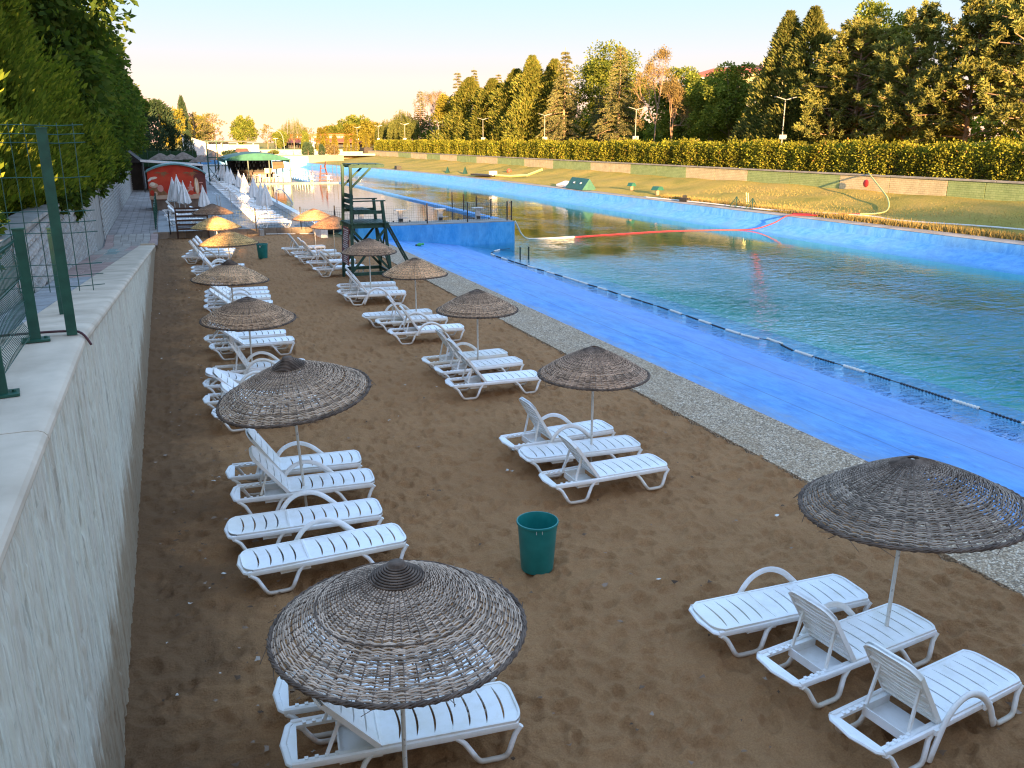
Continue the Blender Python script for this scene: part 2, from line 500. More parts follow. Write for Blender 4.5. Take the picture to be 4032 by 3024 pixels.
def m_water(name, tint, wave=1.0, absorb=(0.10, 0.33, 0.36), dens=0.9, calm=False):
    t = NT(name)
    w1 = t.noise(t.coord('World', (0.75, 1.7, 1), (0, 0, R(24))), 1.5, 3, 0.5, 0.8)
    w2 = t.noise(t.coord('World', (0.9, 1.9, 1), (0, 0, R(10))), 4.2, 2, 0.5, 0.4)
    w3 = t.noise(t.coord('World'), 0.10, 2)
    h = t.math('ADD', t.math('MULTIPLY', w1, 1.0), t.math('MULTIPLY', w2, 0.35))
    bp = t.n.new('ShaderNodeBump'); bp.inputs['Distance'].default_value = 0.42
    t.link(h, bp.inputs['Height'])
    if calm:
        bp.inputs['Strength'].default_value = wave
    else:
        # ripples die out towards the sheltered far wall and far end
        sx = t.n.new('ShaderNodeSeparateXYZ'); t.link(t.coord('World'), sx.inputs[0])
        e = t.math('SUBTRACT', sx.outputs[0], t.math('MULTIPLY', w3, 9.0))
        kx = t.ramp(t.math('MULTIPLY', e, 0.025), [(0.36, 1.0), (0.66, 0.10)])
        ky = t.ramp(t.math('MULTIPLY', t.math('ADD', sx.outputs[1], t.math('MULTIPLY', w3, 12.0)), 0.01), [(0.31, 1.0), (0.44, 0.10)])
        pat = t.ramp(t.noise(t.coord('World', (1, 0.6, 1)), 0.22, 3), [(0.38, 0.35), (0.62, 1.0)])
        t.link(t.math('MULTIPLY', t.math('MULTIPLY', t.math('MULTIPLY', kx, ky), pat), wave), bp.inputs['Strength'])
    fr = t.n.new('ShaderNodeFresnel')
    gm = t.n.new('ShaderNodeNewGeometry'); io = t.math('MULTIPLY_ADD', gm.outputs['Backfacing'], 1 / 1.33 - 1.33); io.node.inputs[2].default_value = 1.33
    t.link(io, fr.inputs['IOR'])
    t.link(bp.outputs[0], fr.inputs['Normal'])
    gl = t.n.new('ShaderNodeBsdfGlossy'); gl.inputs['Roughness'].default_value = 0.03
    gl.inputs['Color'].default_value = (1, 1, 1, 1)
    t.link(bp.outputs[0], gl.inputs['Normal'])
    tr = t.n.new('ShaderNodeBsdfTransparent'); tr.inputs['Color'].default_value = (*tint, 1)
    mx = t.n.new('ShaderNodeMixShader')
    t.link(fr.outputs[0], mx.inputs[0]); t.link(tr.outputs[0], mx.inputs[1]); t.link(gl.outputs[0], mx.inputs[2])
    t.link(mx.outputs[0], t.out.inputs['Surface'])
    ab = t.n.new('ShaderNodeVolumeAbsorption')
    ab.inputs['Color'].default_value = (*absorb, 1); ab.inputs['Density'].default_value = dens
    t.link(ab.outputs[0], t.out.inputs['Volume'])
    return t.m
M_WATER = m_water('canal_water', (0.94, 0.97, 0.97), 1.0, (0.08, 0.66, 0.47), 0.55)
M_POOLW = m_water('still_pool_water', (0.92, 0.97, 0.97), 0.012, (0.2, 0.6, 0.62), 0.5, calm=True)

# canal water: closed body, 2 m deep, L-shaped outline round the second pool
poly = [(10.1, -19.9), (36.5, -19.9), (36.5, 185.6), (0.2, 185.6), (0.2, 93.9), (17.72, 93.9), (17.72, 43.75), (10.1, 43.75)]
mb = MB(); mb.prism(poly, -2.2, -0.5, 'z')
o = inst('water', fix_normals(mb.mesh('water', M_WATER))); tag(o, kind='structure')

# ------------------------------------------------------------------ second pool: blue end wall, divider, deck, still water
RIMZ = 0.62
mb = MB()
mb.box((13.34, 44.55, -0.72), (8.8, 1.85, 2.76))
o = mb.build('pool_end_wall', M_BLUEWALL)
tag(o, 'bright blue painted concrete end wall of the raised pool standing in the canal', 'wall')
mb = MB(); mb.box((13.32, 44.52, 0.68), (8.76, 1.78, 0.045)); mb.box((13.3, 45.62, 0.60), (8.7, 0.35, 0.06))
mb.build('deck_slab', M_CONC, o)
for i in range(9):
    mb = MB(); mb.box((9.4 + i * 0.93, 45.30, 0.735), (0.06, 0.10, 0.07)); mb.build('lane_anchor', M_DARK, o)
mb = MB(); mb.box((17.6, 69.9, -0.72), (0.5, 48.9, 2.72))
o = mb.build('pool_divider_wall', M_BLUEFAR)
tag(o, 'long low blue wall dividing the still pool from the canal', 'wall')
# far deck of the pool
mb = MB(); mb.box((12.6, 94.6, -0.6), (10.5, 1.9, 2.5))
o = mb.build('pool_far_deck', M_CONC); tag(o, 'low concrete deck closing the far end of the still pool', 'deck')
sheet('pool_floor', 7.6, 17.4, 45.4, 93.8, -1.2, simple('pool_tile', (0.10, 0.34, 0.42), (0.16, 0.42, 0.50), 3, 0.6))
mb = MB(); mb.box((12.5, 69.6, -0.45), (9.74, 48.3, 1.98))
o = mb.build('pool_water', M_POOLW); tag(o, kind='structure')
# white coping on the terrace side of the pool
mb = MB(); mb.box((7.5, 69.8, 0.10), (0.36, 49.0, 1.0))
o = mb.build('pool_coping', M_WHITEPAINT); tag(o, 'white painted coping along the terrace side of the still pool', 'coping')

# ------------------------------------------------------------------ terrace beyond the sand: paving, kerb stones
def m_pavers():
    t = NT('wavy_pavers'); 
    v = t.coord('World')
    sx = t.n.new('ShaderNodeSeparateXYZ'); t.link(v, sx.inputs[0])
    w = t.math('MULTIPLY', t.math('SINE', t.math('MULTIPLY', sx.outputs[0], 25.0)), 0.045)
    y = t.math('ADD', sx.outputs[1], w)
    j = t.math('ABSOLUTE', t.math('SINE', t.math('MULTIPLY', y, 11.0)))
    c = t.ramp(j, [(0.05, (0.07, 0.07, 0.07)), (0.3, (0.25, 0.25, 0.24)), (1.0, (0.33, 0.33, 0.32))])
    c = t.mix(0.35, c, t.ramp(t.noise(v, 1.2, 5), [(0.3, (0.16, 0.155, 0.15)), (0.7, (0.40, 0.38, 0.35))]))
    t.bsdf(c, 0.85, 0.25, t.bump(j, 0.5, 0.03))
    return t.m
mb = MB(); mb.box((3.3, 84.4, -0.1), (8.06, 72.0, 0.8)); mb.box((10.9, 104.8, -0.1), (7.1, 18.0, 0.8))
o = inst('terrace', mb.mesh('terrace', m_pavers())); tag(o, kind='structure')
sheet('pool_side_walk', 6.55, 7.33, 48.6, 93.8, 0.305, simple('grey_flagstone', (0.18, 0.17, 0.155), (0.28, 0.26, 0.235), 2, 0.85, 0.25, 0.3, 8, 0.02, 'World'))

M_KERB = simple('kerb_stone', (0.20, 0.155, 0.115), (0.31, 0.25, 0.19), 3, 0.85, 0.25, 0.4, 20, 0.01, rand=0.15)
kerb = thing('kerb', 'low concrete kerb between the sand and the paved terrace', 'kerb', (0, 48.3, 0))
mb = MB(); mb.box((0, 0, 0.16), (0.77, 0.16, 0.36)); ks = mb.mesh('kerb_stone', M_KERB)
for i in range(12):
    k = inst('kerb_stone', ks, kerb, (-0.55 + i * 0.79, rnd.uniform(-0.01, 0.01), rnd.uniform(-0.01, 0.015)), (0, 0, rnd.uniform(-0.01, 0.01)))

# ------------------------------------------------------------------ far bank: blue ledge and wall, rim, grass bank
def rim_x(Y):
    return np.interp(Y, [-20, 100, 115, 130, 150, 160, 170, 180, 186], [36, 36, 35.4, 34.5, 32.4, 30.6, 29.2, 28.2, 28.0])
ys = np.concatenate([np.linspace(-20, 100, 40), np.linspace(102, 186, 50)])
prof = [(-4.0, -1.45), (-1.75, -0.55), (-0.75, -0.24), (-0.45, -0.13), (-0.12, -0.06), (-0.04, 0.36), (0.0, 0.405)]
V = np.array([[(rim_x(y) + dx, y, z) for dx, z in prof] for y in ys])
k = len(prof); V = V.reshape(-1, 3)
i = (np.arange(len(ys) - 1)[:, None] * k + np.arange(k - 1)[None, :])
F = np.stack([i, i + 1, i + k + 1, i + k], -1).reshape(-1, 4)
o = inst('canal_side_wall', mesh_np('canal_side_wall', V, F, M_BLUEFAR, False)); tag(o, 'sunlit blue side wall and sloping ledge along the far side of the canal', 'wall')
# pale rim strip on top
V = np.array([[(rim_x(y) + dx, y, z) for dx, z in ((-0.03, 0.409), (0.30, 0.415), (1.25, 0.43), (1.3, 0.36))] for y in ys]).reshape(-1, 3)
k = 4; i = (np.arange(len(ys) - 1)[:, None] * k + np.arange(k - 1)[None, :])
F = np.stack([i, i + 1, i + k + 1, i + k], -1).reshape(-1, 4)
o = inst('concrete_rim', mesh_np('concrete_rim', V, F, simple('rim_concrete', (0.27, 0.22, 0.17), (0.42, 0.37, 0.31), 1.2, 0.9, 0.2, 0.5, 9, 0.03, 'World'), False)); tag(o, kind='structure')
# end wall of the canal
mb = MB(); mb.box((14.2, 186.0, 0.1), (28.2, 0.8, 3.2)); o = mb.build('canal_end_wall', M_BLUEFAR)
tag(o, 'blue wall closing the far end of the canal', 'wall')
mb = MB(); mb.box((12.0, 189.5, 0.4), (48, 6.0, 3.0)); o = mb.build('far_walk', simple('pink_paving', (0.30, 0.20, 0.15), (0.40, 0.28, 0.21), 0.5, 0.9, 0.2, kind='World'))
tag(o, kind='structure')

def bank_z(X, Y=None):
    return np.interp(X, [30, 36, 37.2, 38.2, 40.5, 42.6, 44.0, 45.2], [0.25, 0.33, 0.40, 0.56, 0.78, 1.10, 1.42, 1.66])
xs = np.concatenate([np.linspace(37.2, 45.3, 28)])
def bank_fn(X, Y):
    return bank_z(X) + 0.05 * np.sin(X * 1.3 + Y * 0.21) + 0.04 * np.sin(Y * 0.9 + X * 0.5) * np.clip((X - 38) / 4, 0, 1)
u = np.linspace(0, 1, 30); yy = np.linspace(-20, 205, 300)
V = []
for y in yy:
    a = float(rim_x(y)) + 1.2
    for q in u:
        x = a + (45.3 - a) * q
        xe = 37.2 + 8.1 * q
        V.append((x, y, float(bank_fn(xe, y))))
V = np.array(V); k = len(u)
i = (np.arange(len(yy) - 1)[:, None] * k + np.arange(k - 1)[None, :])
F = np.stack([i, i + 1, i + k + 1, i + k], -1).reshape(-1, 4)
o = inst('grass_bank', mesh_np('grass_bank', V, F, M_GRASS, True)); tag(o, kind='structure')
# upper park behind the retaining wall, and the far park rising gently
o = inst('park_lawn', grid_mesh('park_lawn', np.linspace(45.3, 420, 20), np.linspace(-20, 900, 30), lambda X, Y: 2.55 + 0 * X, M_GRASS)); tag(o, kind='structure')
def far_z(X, Y):
    return np.interp(Y, [192, 215, 235, 300, 900], [1.55, 2.1, 2.5, 2.9, 3.0]) + 0.12 * np.sin(Y * 0.5) * (Y < 260)
o = inst('far_lawn', grid_mesh('far_lawn', np.linspace(-300, 45.28, 20), np.linspace(192.4, 900, 120), far_z, M_GRASS)); tag(o, kind='structure')

# long tussocks along the concrete rim
def grass_tufts(name, n, seed):
    rng = np.random.default_rng(seed)
    Y = rng.uniform(14, 60, n); X = 37.25 + np.abs(rng.normal(0, 0.35, n)); X = np.where(rng.random(n) < 0.25, rng.uniform(37.2, 44, n), X)
    Z = bank_z(X) - 0.02
    P = np.stack([X, Y, Z], -1)
    a = rng.uniform(0, 6.28, n); L = rng.uniform(0.12, 0.42, n) * np.where(X > 38.2, 0.35, 1.0)
    D = np.stack([np.cos(a) * 0.35, np.sin(a) * 0.35, np.ones(n)], -1)
    Sd = np.stack([-np.sin(a), np.cos(a), np.zeros(n)], -1) * 0.014
    V = np.stack([P - Sd, P + Sd, P + D * L[:, None]], 1).reshape(-1, 3)
    F = np.arange(3 * n).reshape(-1, 3)
    t = NT('straw'); c = t.ramp(t.island(), [(0, (0.30, 0.20, 0.06)), (0.6, (0.36, 0.27, 0.10)), (1, (0.13, 0.14, 0.03))]); t.bsdf(c, 0.9, 0.1)
    return inst(name, mesh_np(name, V, F, t.m))
tag(grass_tufts('dry_grass', 30000, 5), 'tall dry grass fringing the concrete rim of the canal', 'grass', kind='stuff')

# ------------------------------------------------------------------ left retaining wall (ramp), coping, walkway
def ramp_z(Y):
    return np.interp(Y, [-10, 8.0, 42.6, 48, 60, 200], [3.36, 3.36, 0.30, 0.28, 0.305, 0.305])
WX = -0.885
def make_ribwall():
    rng = np.random.default_rng(11)
    ys = np.concatenate([np.arange(2.2, 9, 0.0095), np.arange(9, 16, 0.017), np.arange(16, 42.4, 0.03), [42.4]])
    nz = 84
    ts = np.linspace(0, 1, nz)
    top = ramp_z(ys) - 0.075
    Zs = -0.12 + (top[:, None] + 0.12) * ts[None, :]
    Yg = np.broadcast_to(ys[:, None], Zs.shape)
    # cast vertical flutes: uneven bands, each with its own height, split by narrow broken grooves
    e = [1.9]
    while e[-1] < 43: e.append(e[-1] + rng.choice((0.035, 0.05, 0.07, 0.10)) * rng.uniform(0.8, 1.2))
    e = np.array(e); hgt = rng.uniform(0.0, 0.020, len(e)); gd = rng.uniform(0.010, 0.046, len(e)) * (rng.random(len(e)) < 0.75)
    wob = 0.010 * np.sin(2.3 * Zs + 1.1 * Yg) + 0.006 * np.sin(6.1 * Zs + 3.7 * Yg) + 0.004 * np.sin(13.0 * Zs - 9.0 * Yg)
    yw = Yg + wob
    k = np.clip(np.searchsorted(e, yw) - 1, 0, len(e) - 2)
    d0 = yw - e[k]; d1 = e[k + 1] - yw
    on = 0.5 + 0.5 * np.sin(3.1 * Zs + 7.7 * k) * np.sin(1.3 * Zs + 2.9 * k)
    Xs = WX + 0.034 + hgt[k] - gd[k] * on * np.exp(-(d0 / 0.009) ** 2) - gd[k + 1] * on * np.exp(-(d1 / 0.009) ** 2)
    # chipped spots
    for q in range(2600):
        y0 = 2.3 + 14 * rng.random() ** 1.4; z0 = rng.uniform(0, float(ramp_z(y0)))
        a_, b_ = rng.uniform(0.008, 0.022), rng.uniform(0.015, 0.06); dd = rng.uniform(0.008, 0.026)
        j0, j1 = np.searchsorted(ys, [y0 - 3 * a_, y0 + 3 * a_])
        Xs[j0:j1] -= dd * np.exp(-(((Yg[j0:j1] - y0) / a_) ** 2 + ((Zs[j0:j1] - z0) / b_) ** 2) ** 1.5)
    Xs = Xs + 0.0016 * rng.standard_normal(Xs.shape)
    V = np.stack([Xs, np.broadcast_to(ys[:, None], Xs.shape), Zs], -1).reshape(-1, 3)
    i = np.arange(len(ys) - 1)[:, None] * nz + np.arange(nz - 1)[None, :]
    F = np.stack([i, i + nz, i + nz + 1, i + 1], -1).reshape(-1, 4)
    return mesh_np('ribbed_face', V, F, M_RIB, True)
rw = thing('retaining_wall', 'ribbed grey concrete retaining wall of the ramp along the left of the sand', 'wall', (0, 0, 0))
inst('ribbed_face', make_ribwall(), rw)
# coping: rounded, slightly overhanging stones laid along the ramp edge
def coping_piece(y0, y1, wide=0.62):
    prof = [(-wide, -0.02), (-wide, 0.012), (-0.05, 0.014), (0.005, 0.010), (0.032, -0.002), (0.05, -0.022), (0.054, -0.048), (0.045, -0.072), (0.02, -0.082), (-0.06, -0.084)]
    n = max(2, int((y1 - y0) / 1.2) + 1)
    ysn = np.linspace(y0 + 0.006, y1 - 0.006, n)
    P = []; F = []; k = len(prof)
    for y in ysn:
        z = float(ramp_z(y))
        for px, pz in prof: P.append((WX + 0.03 + px, y, z + pz))
    for a in range(n - 1):
        for b in range(k - 1):
            F.append((a * k + b, a * k + b + 1, (a + 1) * k + b + 1, (a + 1) * k + b))
    F.append(tuple(range(k))); F.append(tuple((n - 1) * k + b for b in range(k - 1, -1, -1)))
    m = MB(); m.add(P, F)
    return m
for (a, b) in ((1.6, 5.3), (5.3, 8.06), (8.06, 9.0), (9.0, 13.5), (13.5, 18), (18, 22.5), (22.5, 27), (27, 31.5), (31.5, 36), (36, 42.5)):
    coping_piece(a, b).build('coping_stone', M_COPING, rw, smooth=True, angle=22)
mb = MB(); mb.box((-1.12, 42.46, 0.1), (0.62, 0.1, 0.6)); mb.build('end_stone', M_COPING, rw)

# walkway base and its paving stones
def bw_x(Y):      # foot of the block wall on the far side of the walkway
    return np.interp(Y, [5, 12, 26, 48, 60, 130], [-1.75, -1.95, -2.5, -3.2, -3.2, -3.2])
def m_walk():
    t = NT('walk_joint'); v = t.coord('World')
    c = t.ramp(t.noise(v, 3, 4), [(0.3, (0.13, 0.12, 0.11)), (0.7, (0.22, 0.20, 0.18))]); t.bsdf(c, 0.9, 0.2); return t.m
ys = np.concatenate([np.linspace(1.6, 60, 60), [80, 130]])
V = np.array([[(x, y, float(ramp_z(y)) - 0.035) for x in (float(bw_x(y)) - 0.1, WX - 0.3 if y < 43 else -0.7)] for y in ys]).reshape(-1, 3)
i = np.arange(len(ys) - 1) * 2
walk = inst('walkway', mesh_np('walkway', V, np.stack([i, i + 1, i + 3, i + 2], -1), m_walk())); tag(walk, kind='structure')
def m_paver():
    t = NT('walk_paver'); v = t.coord('World')
    c = t.mix(1.0, t.objcol(), t.ramp(t.noise(v, 9, 5), [(0.3, 0.78), (0.7, 1.12)]), 'MULTIPLY')
    k = t.math('MULTIPLY_ADD', t.rand(), 0.26); k.node.inputs[2].default_value = 0.86
    c = t.mix(1.0, c, k, 'MULTIPLY')
    t.bsdf(c, 0.85, 0.25, t.bump(t.noise(v, 45, 4), 0.25, 0.006))
    return t.m
M_PAV = m_paver()
pv_cache = {}
def paver_mesh(w, l):
    key = (round(w, 2), round(l, 2))
    if key not in pv_cache:
        m = MB(); b = 0.012
        w2, l2 = w / 2 - 0.006, l / 2 - 0.006
        m.add([(-w2, -l2, 0), (w2, -l2, 0), (w2, l2, 0), (-w2, l2, 0), (-w2 + b, -l2 + b, 0.028), (w2 - b, -l2 + b, 0.028), (w2 - b, l2 - b, 0.028), (-w2 + b, l2 - b, 0.028)],
              [(4, 5, 6, 7), (0, 1, 5, 4), (1, 2, 6, 5), (2, 3, 7, 6), (3, 0, 4, 7)])
        pv_cache[key] = m.mesh('paver', M_PAV)
    return pv_cache[key]
GREY, PINK, TEAL, BEIGE = (0.33, 0.33, 0.32), (0.36, 0.245, 0.205), (0.215, 0.265, 0.235), (0.34, 0.295, 0.245)
npv = 0
y = 8.2
while y < 47.5 and npv < 296:
    step = 0.56 if y < 25 else 0.95
    zc = float(ramp_z(y + step / 2)); slope = math.atan2(float(ramp_z(y + step)) - float(ramp_z(y)), step)
    xl = float(bw_x(y)) + 0.03; xr = WX - 0.60 if y < 42 else -0.72
    n = max(1, int(round((xr - xl) / 0.36))); w = (xr - xl) / n
    for q in range(n):
        if y < 17.5: col = GREY
        elif y < 24: col = PINK if (q == 0 or q == n - 1) else TEAL
        elif y < 31: col = PINK if q == 0 else BEIGE
        elif y < 38: col = (BEIGE, TEAL, BEIGE, PINK, GREY, TEAL)[q % 6]
        else: col = PINK if q in (0, n - 1) else BEIGE
        inst('paver', paver_mesh(w, step), walk, (xl + (q + 0.5) * w, y + step / 2, zc - 0.028 + rnd.uniform(-0.003, 0.003)), (slope, 0, 0), col); npv += 1
    y += step
# the rest of the paving, too far off to count
V = []; F = []
while y < 120:
    step = 1.0
    for q in range(6):
        xl = -3.15 + q * 0.4; z = float(ramp_z(y + .5)) - 0.004
        b = len(V); V += [(xl + 0.012, y + 0.012, z), (xl + 0.388, y + 0.012, z), (xl + 0.388, y + step - 0.012, z), (xl + 0.012, y + step - 0.012, z)]
        F.append((b, b + 1, b + 2, b + 3))
    y += step
o = inst('far_paving', mesh_np('far_paving', V, F, simple('far_pavers', (0.22, 0.18, 0.155), (0.34, 0.30, 0.27), 1.2, 0.85, 0.25, kind='World')), walk)
o['kind'] = 'stuff'

# split-face block wall on the left of the walkway
M_BLOCK = simple('split_face_block', (0.27, 0.25, 0.22), (0.42, 0.39, 0.35), 7, 0.9, 0.2, 0.8, 14, 0.05, rand=0.14)
def block_mesh(seed, L=0.40, H=0.20, D=0.14):
    rng = random.Random(seed); m = MB()
    nx, nz = 5, 4; P = []
    for a in range(nx):
        for b in range(nz):
            e = (a in (0, nx - 1)) or (b in (0, nz - 1))
            out = 0.0 if e else rng.uniform(0.02, 0.07)
            P.append((out, -L / 2 + 0.006 + (L - 0.012) * a / (nx - 1), 0.006 + (H - 0.012) * b / (nz - 1)))
    F = [(a * nz + b, (a + 1) * nz + b, (a + 1) * nz + b + 1, a * nz + b + 1) for a in range(nx - 1) for b in range(nz - 1)]
    back = len(P)
    P += [(-D, -L / 2 + 0.006, 0.006), (-D, L / 2 - 0.006, 0.006), (-D, L / 2 - 0.006, H - 0.006), (-D, -L / 2 + 0.006, H - 0.006)]
    c = [0, (nx - 1) * nz, (nx - 1) * nz + nz - 1, nz - 1]
    F += [(c[0], back, back + 1, c[1]), (c[1], back + 1, back + 2, c[2]), (c[2], back + 2, back + 3, c[3]), (c[3], back + 3, back, c[0])]
    m.add(P, F); return m
blocks = [block_mesh(s).mesh('block', M_BLOCK) for s in range(5)]
bw = thing('block_wall', 'pale split-face block retaining wall on the left of the walkway', 'wall', (0, 0, 0))
def bw_top(Y): return np.interp(Y, [5, 16, 36.5, 83, 130], [3.95, 3.75, 3.3, 2.2, 2.0])
# core
ys = np.concatenate([np.linspace(5, 60, 40), [83, 130]])
P = []; F = []
for y in ys:
    x = float(bw_x(y)); t_ = float(bw_top(y))
    P += [(x - 0.03, y, -0.5), (x - 0.03, y, t_ - 0.02), (x - 0.5, y, t_ - 0.02), (x - 0.5, y, -0.5)]
for a in range(len(ys) - 1):
    for b in range(3): F.append((a * 4 + b, a * 4 + b + 1, a * 4 + 5 + b, a * 4 + 4 + b))
m = MB(); m.add(P, F); m.build('core', M_CONC, bw)
nb = 0; far_mb_v = []; far_mb_f = []
row = 0
cells = []
for r_ in range(0, 24):
    z = 0.22 + r_ * 0.20
    y = 9.0 + (0.2 if r_ % 2 else 0.0)
    while y < 126:
        st = 0.40
        if z + 0.02 > float(ramp_z(y)) - 0.15 and z + 0.2 < float(bw_top(y)) + 0.03:
            cells.append((y, z))
        y += st
cells.sort()
shown = [c for c in cells if c[0] > 13]
vis = [c for c in shown if not (36.5 < c[0] < 46)]       # a plain rendered bay interrupts the blocks
import itertools
proto = [np.array([v.co[:] for v in b.vertices]) for b in blocks]
pf = [[list(p.vertices) for p in b.polygons] for b in blocks]
for (y, z) in vis:
    x = float(bw_x(y)); an = math.atan2(float(bw_x(y + .2)) - float(bw_x(y - .2)), 0.4)
    k = rnd.randrange(5)
    if nb < 298:
        inst('block', blocks[k], bw, (x, y, z), (0, 0, -an)); nb += 1
    elif y < 100:
        q = proto[k][:20] + np.array((x, y, z)); b = len(far_mb_v)
        far_mb_v.extend(q.tolist()); far_mb_f.extend([[b + i for i in f] for f in pf[k][:12]])
o = inst('far_blocks', mesh_np('far_blocks', far_mb_v, far_mb_f, M_BLOCK), bw); o['kind'] = 'stuff'
ys = np.linspace(5, 120, 40); P = []; F = []
for y in ys:
    x = float(bw_x(y)); t_ = float(bw_top(y))
    P += [(x + 0.06, y, t_ - 0.03), (x + 0.06, y, t_ + 0.03), (x - 0.4, y, t_ + 0.03), (x - 0.4, y, t_ - 0.03)]
for a in range(len(ys) - 1):
    for b in range(4): F.append((a * 4 + b, a * 4 + (b + 1) % 4, a * 4 + 4 + (b + 1) % 4, a * 4 + 4 + b))
m = MB(); m.add(P, F); m.build('cap', M_CONC, bw)
# planted ground above the block wall
ys = np.linspace(2, 190, 60)
V = np.array([[(float(bw_x(y)) - 0.35, y, float(bw_top(y)) - 0.08), (float(bw_x(y)) - 7, y, float(bw_top(y)) + 0.2), (-60, y, float(bw_top(y)) + 0.5), (-300, y, 2.5)] for y in ys]).reshape(-1, 3)
i = np.arange(len(ys) - 1)[:, None] * 4 + np.arange(3)[None, :]
o = inst('planted_slope', mesh_np('planted_slope', V, np.stack([i, i + 1, i + 5, i + 4], -1).reshape(-1, 4), simple('soil', (0.05, 0.04, 0.025), (0.09, 0.075, 0.045), 1.0, 0.95, 0.1, kind='World'), True)); tag(o, kind='structure')

# the footbridge the picture is taken from: its deck lies behind and below the camera
mb = MB(); mb.box((18, -2.6, 3.15), (44, 4.6, 0.4)); mb.box((18, -0.2, 2.75), (44, 0.3, 0.9)); mb.box((18, -5.0, 2.75), (44, 0.3, 0.9))
for x in (-0.5, 9.3, 23, 37): mb.box((x, -2.6, 0.6), (0.8, 3.0, 4.8))
o = mb.build('footbridge', M_CONC); tag(o, 'concrete footbridge across the canal', 'bridge', kind='structure')
# ------------------------------------------------------------------ plastic sun loungers
def m_plastic():
    t = NT('white_plastic'); 
    v = t.coord('World')
    n = t.noise(v, 3.1, 5, 0.65); n2 = t.noise(v, 14, 4, 0.7)
    c = t.ramp(n, [(0.34, (0.80, 0.785, 0.73)), (0.55, (0.90, 0.895, 0.88))])
    c = t.mix(t.ramp(n2, [(0.55, 0.0), (0.78, 0.38)]), c, (0.66, 0.60, 0.48))
    sx = t.n.new('ShaderNodeSeparateXYZ'); t.link(t.coord('Object'), sx.inputs[0])
    lowz = t.math('ADD', sx.outputs[2], t.math('MULTIPLY', t.noise(v, 9, 4), -0.16))
    geo = t.n.new('ShaderNodeSeparateXYZ'); t.link(v, geo.inputs[0])
    foot = t.math('ADD', geo.outputs[2], t.math('MULTIPLY', t.noise(v, 9, 4), -0.18))
    c = t.mix(t.ramp(t.math('ADD', foot, 0.04), [(0.0, 0.75), (0.09, 0.0)]), c, (0.42, 0.31, 0.20))
    c = t.mix(t.math('MULTIPLY', t.ramp(t.rand(), [(0.45, 0.0), (1.0, 0.55)]), t.ramp(t.noise(v, 2.2, 4), [(0.35, 0.2), (0.65, 1.0)])), c, (0.80, 0.74, 0.58))
    t.bsdf(c, 0.36, 0.45, t.bump(t.noise(v, 60, 3), 0.06, 0.002))
    return t.m
M_PLASTIC = m_plastic()
LW = 0.275          # half width of the bed
def slat_panel(x0, x1, slots, bow, head_round=0.0, foot_round=0.0, th=0.018, dish=0.014, sw=0.020, skirt=0.045):
    ys = np.linspace(-LW, LW, 15)
    lens = np.clip(1 - (np.abs(ys) / (LW * 0.80)) ** 3, 0, 1) ** 0.6
    bw_ = bow * (1 - (ys / LW) ** 2)
    edge = (np.abs(ys) / LW) ** 5
    zt = -dish * (1 - (ys / LW) ** 2)
    curves = [(x0 + head_round * edge, np.zeros_like(ys))]
    for s_ in slots:
        curves.append((s_ + bw_, lens * sw / 2))
    curves.append((x1 - foot_round * edge, np.zeros_like(ys)))
    m = MB(); n = len(ys)
    for a, b in zip(curves[:-1], curves[1:]):
        xl = a[0] + a[1]; xr = b[0] - b[1]
        P = [(xl[i], ys[i], zt[i]) for i in range(n)] + [(xr[i], ys[i], zt[i]) for i in range(n)] + \
            [(xl[i], ys[i], zt[i] - th) for i in range(n)] + [(xr[i], ys[i], zt[i] - th) for i in range(n)]
        F = []
        for i in range(n - 1):
            F.append((i, n + i, n + i + 1, i + 1))
            F.append((2 * n + i + 1, 3 * n + i + 1, 3 * n + i, 2 * n + i))
            F.append((i + 1, 2 * n + i + 1, 2 * n + i, i))
            F.append((n + i, 3 * n + i, 3 * n + i + 1, n + i + 1))
        m.add(P, F)
    # side skirts
    for sy in (-1, 1):
        y = sy * LW
        m.box(((x0 + head_round + x1 - foot_round) / 2, y - sy * 0.011, -skirt / 2 + 0.003), (x1 - x0 - head_round - foot_round, 0.022, skirt))
    # end skirts following the rounded ends
    for (cx, rr, sg) in ((x0, head_round, 1), (x1, foot_round, -1)):
        pts = [(cx + sg * rr * edge[i], ys[i]) for i in range(n)]
        P = []; F = []
        for (px, py) in pts:
            P += [(px, py, 0.004), (px, py, -skirt), (px + sg * 0.02, py * 0.96, -skirt), (px + sg * 0.02, py * 0.96, 0.0)]
        for i in range(n - 1):
            for k in range(4):
                F.append((i * 4 + k, i * 4 + (k + 1) % 4, i * 4 + 4 + (k + 1) % 4, i * 4 + 4 + k))
        m.add(P, F)
    # stiffening ribs underneath
    for s_ in np.linspace(x0 + 0.1, x1 - 0.1, 5):
        m.box((s_, 0, -th - 0.012), (0.012, 2 * LW - 0.05, 0.026))
    return m
BEDZ = 0.335; HX = 0.76
seat_me = slat_panel(HX, 1.95, [HX + 0.13 + i * 0.147 for i in range(7)], 0.045, 0.0, 0.07).mesh('seat', M_PLASTIC, True, 35)
back_me = slat_panel(-0.74, 0.0, [-0.60 + i * 0.14 for i in range(4)], 0.045, 0.10, 0.0).mesh('backrest', M_PLASTIC, True, 35)
for q in (seat_me, back_me): fix_normals(q)
